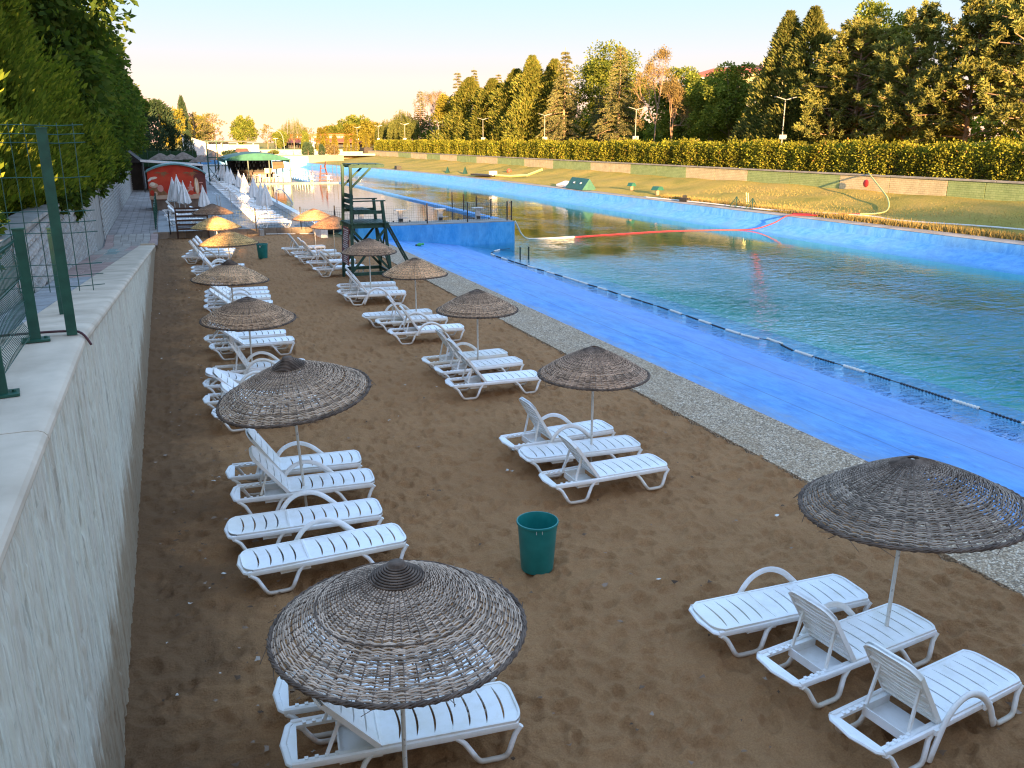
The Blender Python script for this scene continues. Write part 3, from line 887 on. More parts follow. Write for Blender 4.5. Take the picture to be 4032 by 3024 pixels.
def oval_rail():
    m = MB()
    # side rails and wavy head bar
    for sy in (-1, 1):
        m.tube([(0.06, sy * 0.262, 0.285), (0.5, sy * 0.268, 0.282), (HX, sy * 0.272, 0.285), (1.3, sy * 0.272, 0.285), (1.90, sy * 0.262, 0.285)], 0.024, 8, w=0.036)
        m.box((0.42, sy * 0.235, 0.283), (0.70, 0.06, 0.028))
        for q in (0.17, 0.25, 0.33, 0.41):
            m.box((q, sy * 0.222, 0.302), (0.030, 0.030, 0.026))
    m.tube([(0.08, -0.262, 0.285), (0.035, -0.22, 0.287), (0.02, -0.13, 0.292), (-0.005, 0, 0.294), (0.02, 0.13, 0.292), (0.035, 0.22, 0.287), (0.08, 0.262, 0.285)], 0.030, 8, w=0.022)
    m.box((0.065, 0, 0.287), (0.075, 0.47, 0.018))
    # storage tray below the backrest
    m.box((0.60, 0, 0.20), (0.34, 0.44, 0.012)); m.box((0.43, 0, 0.235), (0.014, 0.46, 0.085)); 
    for sy in (-1, 1): m.box((0.60, sy * 0.222, 0.24), (0.34, 0.012, 0.09))
    m.box((1.0, 0, 0.286), (0.05, 0.5, 0.02)); m.box((1.86, 0, 0.29), (0.03, 0.5, 0.03))
    return fix_normals(m.mesh('frame', M_PLASTIC, True, 40))
frame_me = oval_rail()
def smooth_path(pts, k=3):
    out = []
    n = len(pts)
    for i in range(n - 1):
        p0 = Vector(pts[max(i - 1, 0)]); p1 = Vector(pts[i]); p2 = Vector(pts[i + 1]); p3 = Vector(pts[min(i + 2, n - 1)])
        for j in range(k):
            u = j / k
            out.append(0.5 * ((2 * p1) + (p2 - p0) * u + (2 * p0 - 5 * p1 + 4 * p2 - p3) * u * u + (3 * p1 - p0 - 3 * p2 + p3) * u ** 3))
    out.append(Vector(pts[-1]))
    return out
def leg_mesh(kind, sy):
    m = MB(); y = sy * 0.272; yo = sy * 0.30
    if kind == 'head':
        pts = [(0.08, y, 0.27), (0.16, y, 0.20), (0.235, yo, 0.06), (0.29, yo, 0.018), (0.40, yo, 0.016), (0.50, yo, 0.018), (0.55, yo, 0.06), (0.62, y, 0.20), (0.68, y, 0.275)]
    else:
        pts = [(1.36, y, 0.275), (1.44, y, 0.20), (1.53, yo, 0.06), (1.58, yo, 0.018), (1.66, yo, 0.016), (1.76, yo, 0.018), (1.81, yo, 0.06), (1.87, y, 0.20), (1.925, y, 0.28)]
    m.tube(smooth_path(pts, 2), 0.024, 8, w=0.024, up=(0, 1, 0))
    return fix_normals(m.mesh('leg', M_PLASTIC, True, 60))
LEGS = [leg_mesh(k, s_) for k in ('head', 'foot') for s_ in (-1, 1)]
def arm_mesh(sy, low):
    y = sy * 0.318
    if low:     # arch that runs down to the sand
        pts = [(0.60, y, 0.03), (0.66, y, 0.18), (0.74, y, 0.36), (0.84, y, 0.47), (0.98, y, 0.525), (1.12, y, 0.50), (1.26, y, 0.41), (1.38, y, 0.27), (1.45, y, 0.12), (1.48, y, 0.06)]
    else:
        pts = [(0.66, y, 0.22), (0.72, y, 0.34), (0.80, y, 0.44), (0.90, y, 0.50), (1.02, y, 0.525), (1.14, y, 0.50), (1.25, y, 0.44), (1.35, y, 0.35), (1.41, y, 0.29)]
    m = MB(); m.tube(smooth_path(pts, 3), 0.033, 8, w=0.021, up=(0, 1, 0))
    m.box((0.69, sy * 0.292, 0.285), (0.10, 0.05, 0.05)); m.box((1.36, sy * 0.292, 0.285), (0.10, 0.05, 0.05))
    return fix_normals(m.mesh('armrest', M_PLASTIC, True, 60))
ARMS = {(s_, l): arm_mesh(s_, l) for s_ in (-1, 1) for l in (False, True)}
prop_cache = {}
def prop_mesh(deg):
    if deg not in prop_cache:
        a = R(deg); d = 0.44; Lp = 0.40
        px, pz = HX - d * math.cos(a), BEDZ - 0.03 + d * math.sin(a)
        bz = 0.31
        dx = math.sqrt(max(0.01, Lp * Lp - min(Lp * 0.99, pz - bz) ** 2))
        bx = max(0.13, px - dx * 0.55)
        out = []
        for sy in (-1, 1):
            m = MB(); m.bar((px, sy * 0.19, pz), (bx, sy * 0.205, bz), 0.028, 0.022, up=(0, 1, 0)); out.append(m.mesh('prop', M_PLASTIC))
        prop_cache[deg] = out
    return prop_cache[deg]
def lounger(x, y, deg, label, group, back=0, arms=('b', False), z=0.0, parts='full'):
    """head end mid at local origin; back in degrees; arms: n(ear, -y) f(ar) b(oth) or '' """
    t = thing('sun_lounger', label, 'sun lounger', (x, y, z), R(deg), group)
    inst('seat', seat_me, t, (0, 0, BEDZ))
    inst('backrest', back_me, t, (HX, 0, BEDZ), (0, R(back), 0))
    inst('frame', frame_me, t)
    for q in LEGS: inst('leg', q, t)
    w, low = arms
    if w in ('n', 'b'): inst('armrest', ARMS[(-1, low)], t)
    if w in ('f', 'b'): inst('armrest', ARMS[(1, low)], t)
    if back:
        for q in prop_mesh(back): inst('prop', q, t)
    return t

GL = 'white plastic sun loungers standing on the sand'
def near_edge(hx, hy, fx, fy, ang=None):
    """near rail measured head to foot -> origin and heading"""
    a = math.degrees(math.atan2(fy - hy, fx - hx)) if ang is None else ang
    cx, cy = (hx + fx) / 2, (hy + fy) / 2
    d = Vector((math.cos(R(a)), math.sin(R(a)))); n = Vector((-d.y, d.x))
    p = Vector((cx, cy)) - d * 0.975 + n * LW
    return p.x, p.y, a
UNDER = {'L0': 'the bleached nearest parasol', 'L1': 'the leaning grey parasol', 'L2': 'the shaggy open topped parasol', 'L3': 'the fourth left-row parasol',
         'L4': 'the first golden parasol', 'L5': 'the farther golden parasol', 'R1': 'the big dark right parasol', 'R2': 'the parasol behind the bin',
         'R3': 'the third right-row parasol', 'R4': 'the tan round topped parasol', 'R5': 'the parasol before the tower', 'R6': 'the two far orange parasols'}
LOUNGERS = [
 ('L0', 'far half hidden lounger, frame showing left of', (0.33, 6.36, 2.40, 6.14), 52, ('', False)),
 ('L0', 'lounger with raised back at the bottom edge below', (0.34, 5.67, 2.34, 5.45), 48, ('', False)),
 ('L1', 'rearmost of four loungers, back raised, beside', (0.34, 11.91, 2.32, 11.74), 56, ('f', False)),
 ('L1', 'second of four loungers, back raised, touching pole of', (0.35, 11.05, 2.34, 10.92), 52, ('f', False)),
 ('L1', 'flat lounger, third of four from the rear, near', (0.20, 9.92, 2.20, 9.83), 0, ('f', False)),
 ('L1', 'flat lounger, closest of the four, in front of', (0.30, 8.92, 2.30, 8.98), 0, ('f', False)),
 ('L2', 'rearmost white lounger with lowered back behind pole of', (0.44, 21.22, 2.40, 21.08), 30, ('', False)),
 ('L2', 'second white lounger, back raised, under edge of', (0.55, 20.23, 2.49, 20.25), 40, ('', False)),
 ('L2', 'lounger with steeply raised back and arm arch at pole of', (0.45, 18.0, 2.40, 17.86), 62, ('b', False)),
 ('L2', 'lounger lying nearly flat between the second and', (0.25, 17.0, 2.20, 16.86), 18, ('n', False)),
 ('L2', 'lounger with back raised, head out left, in front of', (0.20, 15.86, 2.15, 15.70), 44, ('', False)),
 ('L2', 'lounger with long low arm arch, closest in front of', (0.34, 14.9, 2.29, 14.94), 40, ('n', True)),
 ('L3', 'rearmost of four tightly packed loungers under', (0.76, 28.2, 2.70, 28.05), 36, ('', False)),
 ('L3', 'second of four tightly packed loungers under', (0.72, 27.42, 2.67, 27.25), 38, ('n', False)),
 ('L3', 'third of four tightly packed loungers under', (0.68, 26.6, 2.62, 26.45), 42, ('n', False)),
 ('L3', 'closest of four packed loungers, steep back, under', (0.62, 25.6, 2.56, 25.42), 40, ('', False)),
 ('L4', 'rear lounger with raised back close behind', (0.51, 34.05, 2.47, 33.9), 54, ('b', False)),
 ('L4', 'front lounger with raised back close behind', (0.50, 33.1, 2.43, 32.95), 54, ('n', False)),
 ('L4', 'middle lounger with arm arch just behind', (0.66, 31.9, 2.6, 31.8), 50, ('n', False)),
 ('L5', 'rear lounger with two raised bars under', (0.56, 39.5, 2.50, 39.2), 56, ('', False)),
 ('L5', 'front lounger, steep back at far left, under', (0.22, 37.6, 2.17, 37.3), 58, ('n', False)),
 ('L5', 'middle lounger, back raised, pole at its side, under', (0.42, 38.5, 2.36, 38.25), 56, ('', False)),
 ('R1', 'flat lounger with arm arch, rearmost of three, by', (4.56, 5.94, 6.50, 5.86), 0, ('f', False)),
 ('R1', 'middle of three loungers, back raised away, at pole of', (4.76, 4.98, 6.68, 5.17), 58, ('f', False)),
 ('R1', 'front lounger in the bottom right corner before', (4.78, 4.03, 6.71, 4.27), 58, ('n', True)),
 ('R2', 'rear lounger of three, back raised, arms on both sides, by', (4.68, 11.56, 6.55, 11.64), 60, ('b', False)),
 ('R2', 'flat lounger between two raised ones at', (4.66, 10.90, 6.58, 10.76), 0, ('', False)),
 ('R2', 'front lounger of three, back raised, nearest the bin, by', (4.60, 9.87, 6.54, 9.89), 54, ('', False)),
 ('R3', 'rear lounger of three with a tall raised back by', (4.90, 17.07, 6.82, 17.10), 58, ('f', False)),
 ('R3', 'middle lounger of three, back raised, crossing pole of', (4.94, 16.22, 6.86, 16.30), 54, ('', False)),
 ('R3', 'front lounger of three with raised back before', (4.82, 15.18, 6.74, 15.08), 52, ('', False)),
 ('R4', 'flat lounger, rear of three, beside', (4.69, 22.41, 6.60, 22.37), 0, ('f', False)),
 ('R4', 'middle lounger, steep back, at pole of', (4.86, 21.6, 6.76, 21.46), 58, ('n', False)),
 ('R4', 'front lounger with arm arch, back raised, before', (4.86, 20.22, 6.78, 20.08), 56, ('n', False)),
 ('R5', 'rear lounger of three with raised back by', (4.94, 27.75, 6.84, 27.5), 54, ('', False)),
 ('R5', 'middle lounger of three with raised back by', (4.74, 26.66, 6.66, 26.42), 54, ('', False)),
 ('R5', 'front lounger with long arm arch, one of three, by', (4.80, 25.9, 6.72, 25.66), 54, ('n', True)),
 ('R6', 'rearmost of five loungers near', (4.55, 38.75, 6.48, 38.95), 56, ('', False)),
 ('R6', 'second of five loungers from the rear near', (4.74, 37.0, 6.64, 37.14), 56, ('', False)),
 ('R6', 'middle of five loungers, its back catching the sun, near', (4.74, 35.7, 6.64, 35.9), 56, ('n', False)),
 ('R6', 'fourth of five loungers from the rear near', (4.86, 33.85, 6.80, 33.78), 54, ('', False)),
 ('R6', 'foremost of five loungers, beside leg of tower, near', (4.86, 31.95, 6.78, 32.02), 54, ('n', False)),
]
for key, txt, ne, back, arms in LOUNGERS:
    x, y, a = near_edge(*ne)
    lounger(x, y, a, txt + ' ' + UNDER[key], GL, back, arms, z=0.004)

# ------------------------------------------------------------------ woven wicker parasols
def m_wicker():
    t = NT('wicker'); v = t.coord('Object')
    c = t.mix(1.0, t.objcol(), t.ramp(t.island(), [(0, 0.42), (0.45, 1.0), (1, 1.40)]), 'MULTIPLY')
    c = t.mix(1.0, c, t.ramp(t.noise(v, 4.5, 5, 0.6), [(0.3, 0.62), (0.7, 1.3)]), 'MULTIPLY')
    c = t.mix(t.ramp(t.noise(v, 1.5, 3), [(0.5, 0), (0.8, 0.30)]), c, (0.20, 0.11, 0.055))
    b = t.bsdf(c, 0.8, 0.25)
    return t.m
M_WICKER = m_wicker()
M_WICKDARK = simple('dark_willow', (0.075, 0.052, 0.038), (0.19, 0.135, 0.10), 9, 0.85, 0.2)
def m_pole():
    t = NT('chipped_white_pole'); v = t.coord('Object')
    c = t.mix(t.ramp(t.noise(t.coord('Object', (1, 1, 0.5)), 22, 4, 0.6), [(0.60, 0.0), (0.66, 1.0)]), (0.66, 0.63, 0.56), (0.14, 0.10, 0.08))
    t.bsdf(c, 0.55, 0.4); return t.m
M_POLE = m_pole()
CR, CH = 0.92, 0.47       # reference canopy radius and height
def can_z(r):
    q = r / CR
    return -CH * (0.86 * q ** 1.05 + 0.14 * q ** 4)
def weave_mesh(seed, nst=54, nring=96):
    rng = np.random.default_rng(seed)
    V = []; F = []
    seg = nst * 2
    th = np.linspace(0, 2 * np.pi, seg, endpoint=False)
    rs = np.linspace(0.07, CR - 0.01, nring) 
    Vs = []; Fs = []; base = 0
    for j, r in enumerate(rs):
        wob = 0.003 * np.sin(3 * th + rng.uniform(0, 6.28)) + 0.003 * np.sin(7 * th + rng.uniform(0, 6.28))
        if rng.random() < 0.22: wob = wob + 0.005 * np.sin(2 * th + rng.uniform(0, 6))
        rr = r + wob + rng.normal(0, 0.0012, seg)
        amp = 0.0100 if r > 0.2 else 0.004
        sgn = (-1) ** j
        off = amp * sgn * np.cos(th * nst / 2)
        zz = can_z(rr) + off
        wd = 0.0049 * rng.uniform(0.75, 1.12); hd = 0.0032
        # four strands per ring so the shade of the willow changes along it
        cuts = sorted(rng.choice(seg, 4, replace=False))
        cuts.append(cuts[0] + seg)
        for a, b in zip(cuts[:-1], cuts[1:]):
            idx = np.arange(a, b + 1) % seg
            n = len(idx)
            if n < 3: continue
            c_, s_ = np.cos(th[idx]), np.sin(th[idx])
            if rng.random() < 0.035 and r > 0.35: continue        # a strand has broken away
            slope = -0.55
            P = []
            for (dr, dz) in ((-wd, slope * -wd * 0.0 + hd), (wd, hd - 0.004), (wd, -hd - 0.004), (-wd, -hd)):
                P.append(np.stack([(rr[idx] + dr) * c_, (rr[idx] + dr) * s_, zz[idx] + dz], -1))
            P = np.stack(P, 1).reshape(-1, 3)
            i = (np.arange(n - 1)[:, None] * 4)
            for k in range(4):
                k2 = (k + 1) % 4
                Fs.append(base + np.stack([i + k, i + k2, i + 4 + k2, i + 4 + k], -1).reshape(-1, 4))
            Vs.append(P); base += len(P)
    return mesh_np('woven_cover', np.concatenate(Vs), np.concatenate(Fs), M_WICKER, False)
def stake_mesh(nst=54):
    m = MB()
    for k in range(nst):
        a = 2 * math.pi * k / nst + 0.5 * math.pi / nst
        path = [((r) * math.cos(a), r * math.sin(a), can_z(r) + 0.002) for r in (0.05, 0.25, 0.5, 0.75, CR + 0.01)]
        m.tube(path, 0.0065, 5)
    return m.mesh('stakes', M_WICKDARK)
def rim_mesh(seed):
    rng = random.Random(seed); m = MB(); n = 72
    for q in range(5):
        ph = q * 2 * math.pi / 5
        path = []
        for i in range(n):
            a = 2 * math.pi * i / n
            w = a * 22 + ph
            path.append(((CR + 0.012 + 0.016 * math.cos(w)) * math.cos(a), (CR + 0.012 + 0.016 * math.cos(w)) * math.sin(a), can_z(CR) - 0.006 + 0.016 * math.sin(w) + 0.006 * math.sin(3 * a + seed)))
        m.tube(path, 0.0085, 5, closed=True)
    for q in range(26):         # stray ends
        a = rng.uniform(0, 6.28); d = rng.uniform(0.03, 0.09); b = a + rng.uniform(-0.2, 0.2)
        p = ((CR + 0.01) * math.cos(a), (CR + 0.01) * math.sin(a), can_z(CR))
        m.tube([p, ((CR + d) * math.cos(b), (CR + d) * math.sin(b), can_z(CR) + rng.uniform(-0.07, 0.03))], 0.003, 4)
    return m.mesh('braided_rim', M_WICKDARK, True)
def cap_mesh():
    m = MB()
    for i in range(9):
        r = 0.05 + i * 0.018; path = [(r * math.cos(a), r * math.sin(a), can_z(r) + 0.014 + 0.035 * (1 - i / 8)) for a in np.linspace(0, 6.283, 25)[:-1]]
        m.tube(path, 0.009, 5, closed=True)
    m.lathe([(0.0, 0.052), (0.06, 0.048), (0.064, -0.02)], 16)
    return m.mesh('cap', M_WICKDARK, True)
WEAVES = [weave_mesh(s) for s in (1, 2, 3)]
STAKES = stake_mesh(); RIMS = [rim_mesh(s) for s in (1, 2)]; CAP = cap_mesh()
hoop = MB()
hoop.tube([(0.60 * math.cos(a), 0.60 * math.sin(a), can_z(0.60) + 0.013 + 0.006 * math.sin(5 * a)) for a in np.linspace(0, 6.283, 49)[:-1]], 0.0055, 5, closed=True)
HOOP = hoop.mesh('hoop', M_WICKDARK)
spoke = MB()
for k in range(8):
    a = k * math.pi / 4; spoke.tube([(0, 0, can_z(0.05) - 0.05), (0.8 * math.cos(a), 0.8 * math.sin(a), can_z(0.8) - 0.025)], 0.008, 5)
SPOKE = spoke.mesh('support_ribs', M_WICKDARK)
def pole_mesh(h):
    m = MB(); m.tube([(0, 0, -0.1), (0, 0, h)], 0.019, 10); return m.mesh('pole', M_POLE, True, 60)
GP = 'woven wicker parasols on white poles'
def parasol(x, y, h, dia, col, label, tilt=(0, 0), var=0, capdark=True, group=GP):
    t = thing('wicker_parasol', label, 'parasol', (x, y, 0), 0, group)
    s_ = dia / (2 * CR)
    sh = CH * (0.9 + 0.1 * s_)
    inst('pole', pole_mesh(h - 0.03), t, None, (R(tilt[0]) * 0.35, R(tilt[1]) * 0.35, 0))
    c = bpy.data.objects.new('canopy', WEAVES[var % 3]); link(c, t)
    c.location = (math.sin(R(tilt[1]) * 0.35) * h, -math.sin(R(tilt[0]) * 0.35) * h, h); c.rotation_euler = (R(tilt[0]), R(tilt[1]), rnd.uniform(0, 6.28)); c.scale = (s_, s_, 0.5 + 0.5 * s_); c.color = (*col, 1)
    for n_, me in (('stakes', STAKES), ('braided_rim', RIMS[var % 2]), ('support_ribs', SPOKE)) + ((('cap', CAP),) if capdark else ()) + ((('hoop', HOOP),) if var in (0, 4) else ()):
        inst(n_, me, c)
    return t
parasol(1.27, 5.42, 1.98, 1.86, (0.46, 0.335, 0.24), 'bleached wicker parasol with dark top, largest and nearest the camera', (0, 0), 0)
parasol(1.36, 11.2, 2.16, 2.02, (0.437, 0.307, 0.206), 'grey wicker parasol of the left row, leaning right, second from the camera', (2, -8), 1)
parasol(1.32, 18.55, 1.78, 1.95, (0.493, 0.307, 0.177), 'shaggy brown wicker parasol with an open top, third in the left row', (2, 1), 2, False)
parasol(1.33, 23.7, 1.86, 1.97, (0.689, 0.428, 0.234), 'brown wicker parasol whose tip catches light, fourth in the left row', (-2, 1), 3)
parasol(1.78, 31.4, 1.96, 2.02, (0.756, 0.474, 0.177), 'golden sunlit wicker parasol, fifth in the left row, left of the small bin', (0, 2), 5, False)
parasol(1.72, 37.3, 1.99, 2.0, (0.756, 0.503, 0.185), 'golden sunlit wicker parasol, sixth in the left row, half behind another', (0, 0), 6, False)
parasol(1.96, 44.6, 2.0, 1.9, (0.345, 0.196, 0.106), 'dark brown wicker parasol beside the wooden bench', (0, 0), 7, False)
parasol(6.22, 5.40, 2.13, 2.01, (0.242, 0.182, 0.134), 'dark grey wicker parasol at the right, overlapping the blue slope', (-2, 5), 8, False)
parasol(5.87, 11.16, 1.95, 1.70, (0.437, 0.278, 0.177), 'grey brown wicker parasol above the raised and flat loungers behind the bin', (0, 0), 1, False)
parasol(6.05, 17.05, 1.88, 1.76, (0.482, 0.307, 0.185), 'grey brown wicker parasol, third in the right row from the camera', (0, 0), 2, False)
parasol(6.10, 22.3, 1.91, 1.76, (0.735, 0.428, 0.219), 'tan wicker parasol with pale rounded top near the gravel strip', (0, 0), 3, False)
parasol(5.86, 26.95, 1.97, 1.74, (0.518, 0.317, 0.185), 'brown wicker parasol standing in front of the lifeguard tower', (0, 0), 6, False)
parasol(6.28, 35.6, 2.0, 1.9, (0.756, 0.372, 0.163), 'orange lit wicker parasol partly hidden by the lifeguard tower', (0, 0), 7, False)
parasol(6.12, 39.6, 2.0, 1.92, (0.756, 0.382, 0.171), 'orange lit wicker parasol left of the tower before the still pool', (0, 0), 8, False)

# ------------------------------------------------------------------ green bins
M_BIN = simple('green_plastic', (0.004, 0.16, 0.145), (0.012, 0.20, 0.18), 5, 0.42, 0.45, 0.05, 40, 0.003)
bin_m = MB(); bin_m.lathe([(0.0, 0.02), (0.185, 0.02), (0.19, 0.0), (0.197, 0.02), (0.238, 0.60), (0.252, 0.605), (0.256, 0.62), (0.252, 0.635), (0.240, 0.636), (0.232, 0.60), (0.228, 0.52), (0.19, 0.03), (0.0, 0.03)], 36)
bin_me = bin_m.mesh('bin', M_BIN, True, 35)
M_TAG = simple('paper_tag', (0.7, 0.7, 0.68), (0.8, 0.8, 0.78), 9, 0.7)
for (x, y, s_, lab, ta) in ((3.70, 8.36, 1.0, 'open green plastic bin standing alone on the sand nearest the camera', R(-15)), (3.60, 38.4, 1.0, 'small green bin far back between the two rows of parasols', R(-118))):
    t = thing('rubbish_bin', lab, 'bin', (x, y, -0.01), 0, 'green bins on the sand')
    inst('bucket', bin_me, t, scale=(s_, s_, s_))
    m = MB(); P = []; 
    for da in (-0.1, 0.1):
        for (rr, zz) in ((0.236, 0.50), (0.2405, 0.575)): P.append((rr * math.cos(ta + da) , rr * math.sin(ta + da), zz))
    m.add(P, [(0, 2, 3, 1)]); m.build('tag', M_TAG, t)
    for da in (-0.28, 0.0):
        m = MB(); a = R(-100) + da; m.box((0.243 * math.cos(a), 0.243 * math.sin(a), 0.585), (0.004, 0.004, 0.05)); m.build('vent_slot', M_TAG, t)

# ------------------------------------------------------------------ leaves, butts and scraps lying on the sand
def litter():
    rng = np.random.default_rng(21); V = []; F = []; 
    n = 620
    for q in range(n):
        near_wall = rng.random() < 0.55
        x = rng.uniform(-0.8, 0.5) + (rng.exponential(0.35) if near_wall else rng.uniform(0, 8)); y = 3.5 + 30 * rng.random() ** 1.9
        if x > 8.5: continue
        s_ = rng.uniform(0.014, 0.045); a = rng.uniform(0, 6.28); k = rng.integers(5, 8); z = 0.075 * 0.25 + 0.008
        b = len(V)
        V.append((x, y, z + 0.012)); 
        for i in range(k):
            r_ = s_ * (1.0 if i % 2 == 0 else 0.5) * rng.uniform(0.7, 1.2); an = a + 6.28 * i / k
            V.append((x + r_ * math.cos(an), y + r_ * math.sin(an), z + rng.uniform(0.0, 0.02)))
        for i in range(k): F.append((b, b + 1 + i, b + 1 + (i + 1) % k))
    t = NT('dry_leaf'); c = t.ramp(t.island(), [(0, (0.06, 0.035, 0.02)), (0.5, (0.20, 0.12, 0.07)), (0.85, (0.30, 0.22, 0.16)), (0.95, (0.6, 0.57, 0.5))]); t.bsdf(c, 0.8, 0.2)
    return inst('fallen_leaves', mesh_np('fallen_leaves', V, F, t.m))
tag(litter(), 'dry fallen leaves and scraps scattered over the sand', 'leaves', kind='stuff')
# ------------------------------------------------------------------ green wooden lifeguard tower
M_GWOOD = simple('green_stained_wood', (0.010, 0.040, 0.030), (0.028, 0.085, 0.058), 5, 0.6, 0.35, 0.3, 24, 0.006, stretch=(1, 1, 0.25))
M_REDSIGN = simple('red_board', (0.13, 0.018, 0.022), (0.19, 0.028, 0.03), 4, 0.5, 0.4)
M_WHITEPRINT = simple('white_print', (0.60, 0.57, 0.55), (0.70, 0.68, 0.66), 9, 0.6)
tw = thing('lifeguard_tower', 'tall dark green wooden lifeguard tower with red sign and ladder at the pool edge', 'lifeguard tower', (5.95, 30.25, 0))
def B(name, p, q, w, h=None, up=(0, 0, 1), mat=None, parent=None):
    m = MB(); m.bar(p, q, w, h, up); return m.build(name, mat or M_GWOOD, parent or tw)
W_, D_ = 1.36, 1.55
feet = {'nl': (-0.02, 0, 0), 'nr': (W_ + 0.06, -0.02, 0), 'fl': (-0.05, D_ + 0.05, 0), 'fr': (W_ + 0.04, D_, 0)}
tops = {'nl': (0.12, 0.10, 4.1), 'nr': (W_ - 0.16, 0.10, 2.88), 'fl': (0.10, D_ - 0.12, 4.1), 'fr': (W_ - 0.16, D_ - 0.12, 2.88)}
for k in feet: B('leg', feet[k], tops[k], 0.125, 0.095, (1, 0, 0))
def on(k, z):
    a, b = Vector(feet[k]), Vector(tops[k]); return a + (b - a) * (z / (b.z - a.z))
# rails low and at the platform
for (a, b) in (('nl', 'nr'), ('fl', 'fr'), ('nl', 'fl'), ('nr', 'fr')):
    p, q = on(a, 0.30), on(b, 0.30); B('rail', p, q, 0.06, 0.12)
    p, q = on(a, 2.02), on(b, 2.02); d = (q - p).normalized(); B('platform_beam', p - d * 0.12, q + d * 0.12, 0.06, 0.15)
for (a, b) in (('nl', 'nr'), ('fl', 'fr')):
    off = Vector((0, -0.05 if a[0] == 'n' else 0.05, 0))
    B('brace', on(a, 0.40) + off, on(b, 1.92) + off, 0.045, 0.085)
    B('brace', on(b, 0.40) + off * 0.3, on(a, 1.92) + off * 0.3, 0.045, 0.085)
B('brace', on('nr', 0.4), on('fr', 1.9), 0.045, 0.085); B('brace', on('fr', 0.4), on('nr', 1.9), 0.045, 0.085)
for i in range(9):
    x = 0.02 + i * 0.165
    m = MB(); m.box((x, D_ / 2, 2.115), (0.145, D_ + 0.08, 0.035)); m.build('platform_board', M_GWOOD, tw)
# seat, arms, backrest
for a in ('n', 'f'):
    B('seat_rail', on(a + 'l', 2.50), on(a + 'r', 2.50), 0.05, 0.12)
    p, q = on(a + 'l', 2.90), on(a + 'r', 2.90); d = (q - p).normalized(); B('armrest', p, q + d * 0.12, 0.14, 0.04)
for i in range(4):
    m = MB(); m.box((0.25 + i * 0.155, D_ / 2, 2.575), (0.125, D_ - 0.22, 0.03)); m.build('seat_slat', M_GWOOD, tw)
for i, z in enumerate((2.66, 2.86, 3.06)):
    p, q = on('nl', z), on('fl', z); m = MB(); m.bar(p + Vector((0.06, 0, 0)), q + Vector((0.06, 0, 0)), 0.03, 0.15); m.build('back_board', M_GWOOD, tw)
# sunshade frame
for a in ('nl', 'fl'):
    p = Vector(tops[a]); B('roof_beam', p + Vector((-0.06, 0, 0.0)), p + Vector((1.22, 0, 0.02)), 0.06, 0.10)
    B('roof_strut', on(a, 3.38) + Vector((0.02, 0, 0)), p + Vector((0.72, 0, -0.05)), 0.05, 0.07)
for x in (0.14, 1.25): B('roof_rail', Vector((x, 0.06, 4.14)), Vector((x, D_ - 0.08, 4.14)), 0.05, 0.05)
m = MB()
for i in range(4): m.box((0.25 + i * 0.3, D_ / 2, 4.185), (0.26, D_ + 0.05, 0.02))
m.build('roof_boards', M_GWOOD, tw)
# ladder on the water side
ld0, ld1 = Vector((W_ + 0.06, 0.62, 2.12)), Vector((2.52, 0.60, 0.0))
for dy in (-0.22, 0.22):
    B('ladder_rail', ld0 + Vector((0, dy, 0)), ld1 + Vector((0, dy, 0)), 0.05, 0.12, (0, 1, 0))
for i in range(7):
    p = ld0 + (ld1 - ld0) * ((i + 0.7) / 7.6); B('rung', p + Vector((0, -0.22, 0)), p + Vector((0, 0.22, 0)), 0.05, 0.03)
# red sign on the side away from the water
p0, p1, p2, p3 = Vector((-0.10, 0.14, 0.62)), Vector((-0.10, D_ - 0.16, 0.62)), Vector((0.0, D_ - 0.24, 1.94)), Vector((0.0, 0.20, 1.94))
m = MB(); nrm = Vector((-0.02, 0, 0)); m.add([p0, p1, p2, p3, p0 + nrm, p1 + nrm, p2 + nrm, p3 + nrm], [(0, 1, 2, 3), (7, 6, 5, 4), (0, 4, 5, 1), (1, 5, 6, 2), (2, 6, 7, 3), (3, 7, 4, 0)])
sign = m.build('sign_board', M_REDSIGN, tw)
rs = random.Random(4)
m = MB()
for i in range(17):
    u = (i + 0.7) / 18.0; a = p0 + (p3 - p0) * u; b = p1 + (p2 - p1) * u; L = rs.uniform(0.45, 0.86); s0 = (1 - L) * rs.uniform(0.25, 0.75)
    q0 = a + (b - a) * s0; q1 = a + (b - a) * (s0 + L); m.bar(q0 + Vector((-0.0235, 0, 0)), q1 + Vector((-0.0235, 0, 0)), 0.004, 0.034)
m.build('printed_line', M_WHITEPRINT, sign)
# ------------------------------------------------------------------ on the pool end wall: starting blocks, fence
M_SBLOCK = simple('pale_grp', (0.46, 0.45, 0.43), (0.60, 0.59, 0.56), 4, 0.6, 0.3)
def starting_block(x, y, lab, rz=0.0, z=RIMZ + 0.08):
    t = thing('starting_block', lab, 'starting block', (x, y, z), rz, 'starting blocks at the pool ends')
    m = MB(); m.bar((0, -0.05, 0), (0.02, 0.02, 0.62), 0.26, 0.20, (0, 1, 0)); m.build('pedestal', M_SBLOCK, t)
    m = MB(); m.box((0.0, 0.02, 0.645), (0.62, 0.50, 0.05)); m.build('platform', M_SBLOCK, t)
    m = MB(); m.box((0.2, -0.05, 0.22), (0.46, 0.3, 0.035)); m.build('step', M_SBLOCK, t)
    m = MB(); m.box((0.0, -0.155, 0.12), (0.22, 0.012, 0.16)); m.build('plate', M_DARK, t)
    m = MB()
    m.tube([(-0.28, 0.2, 0.64), (-0.30, 0.24, 0.42), (-0.14, 0.22, 0.40)], 0.013, 6); m.tube([(0.28, 0.2, 0.64), (0.30, 0.24, 0.42), (0.14, 0.22, 0.40)], 0.013, 6); m.build('handgrip', M_STEEL, t)
    return t
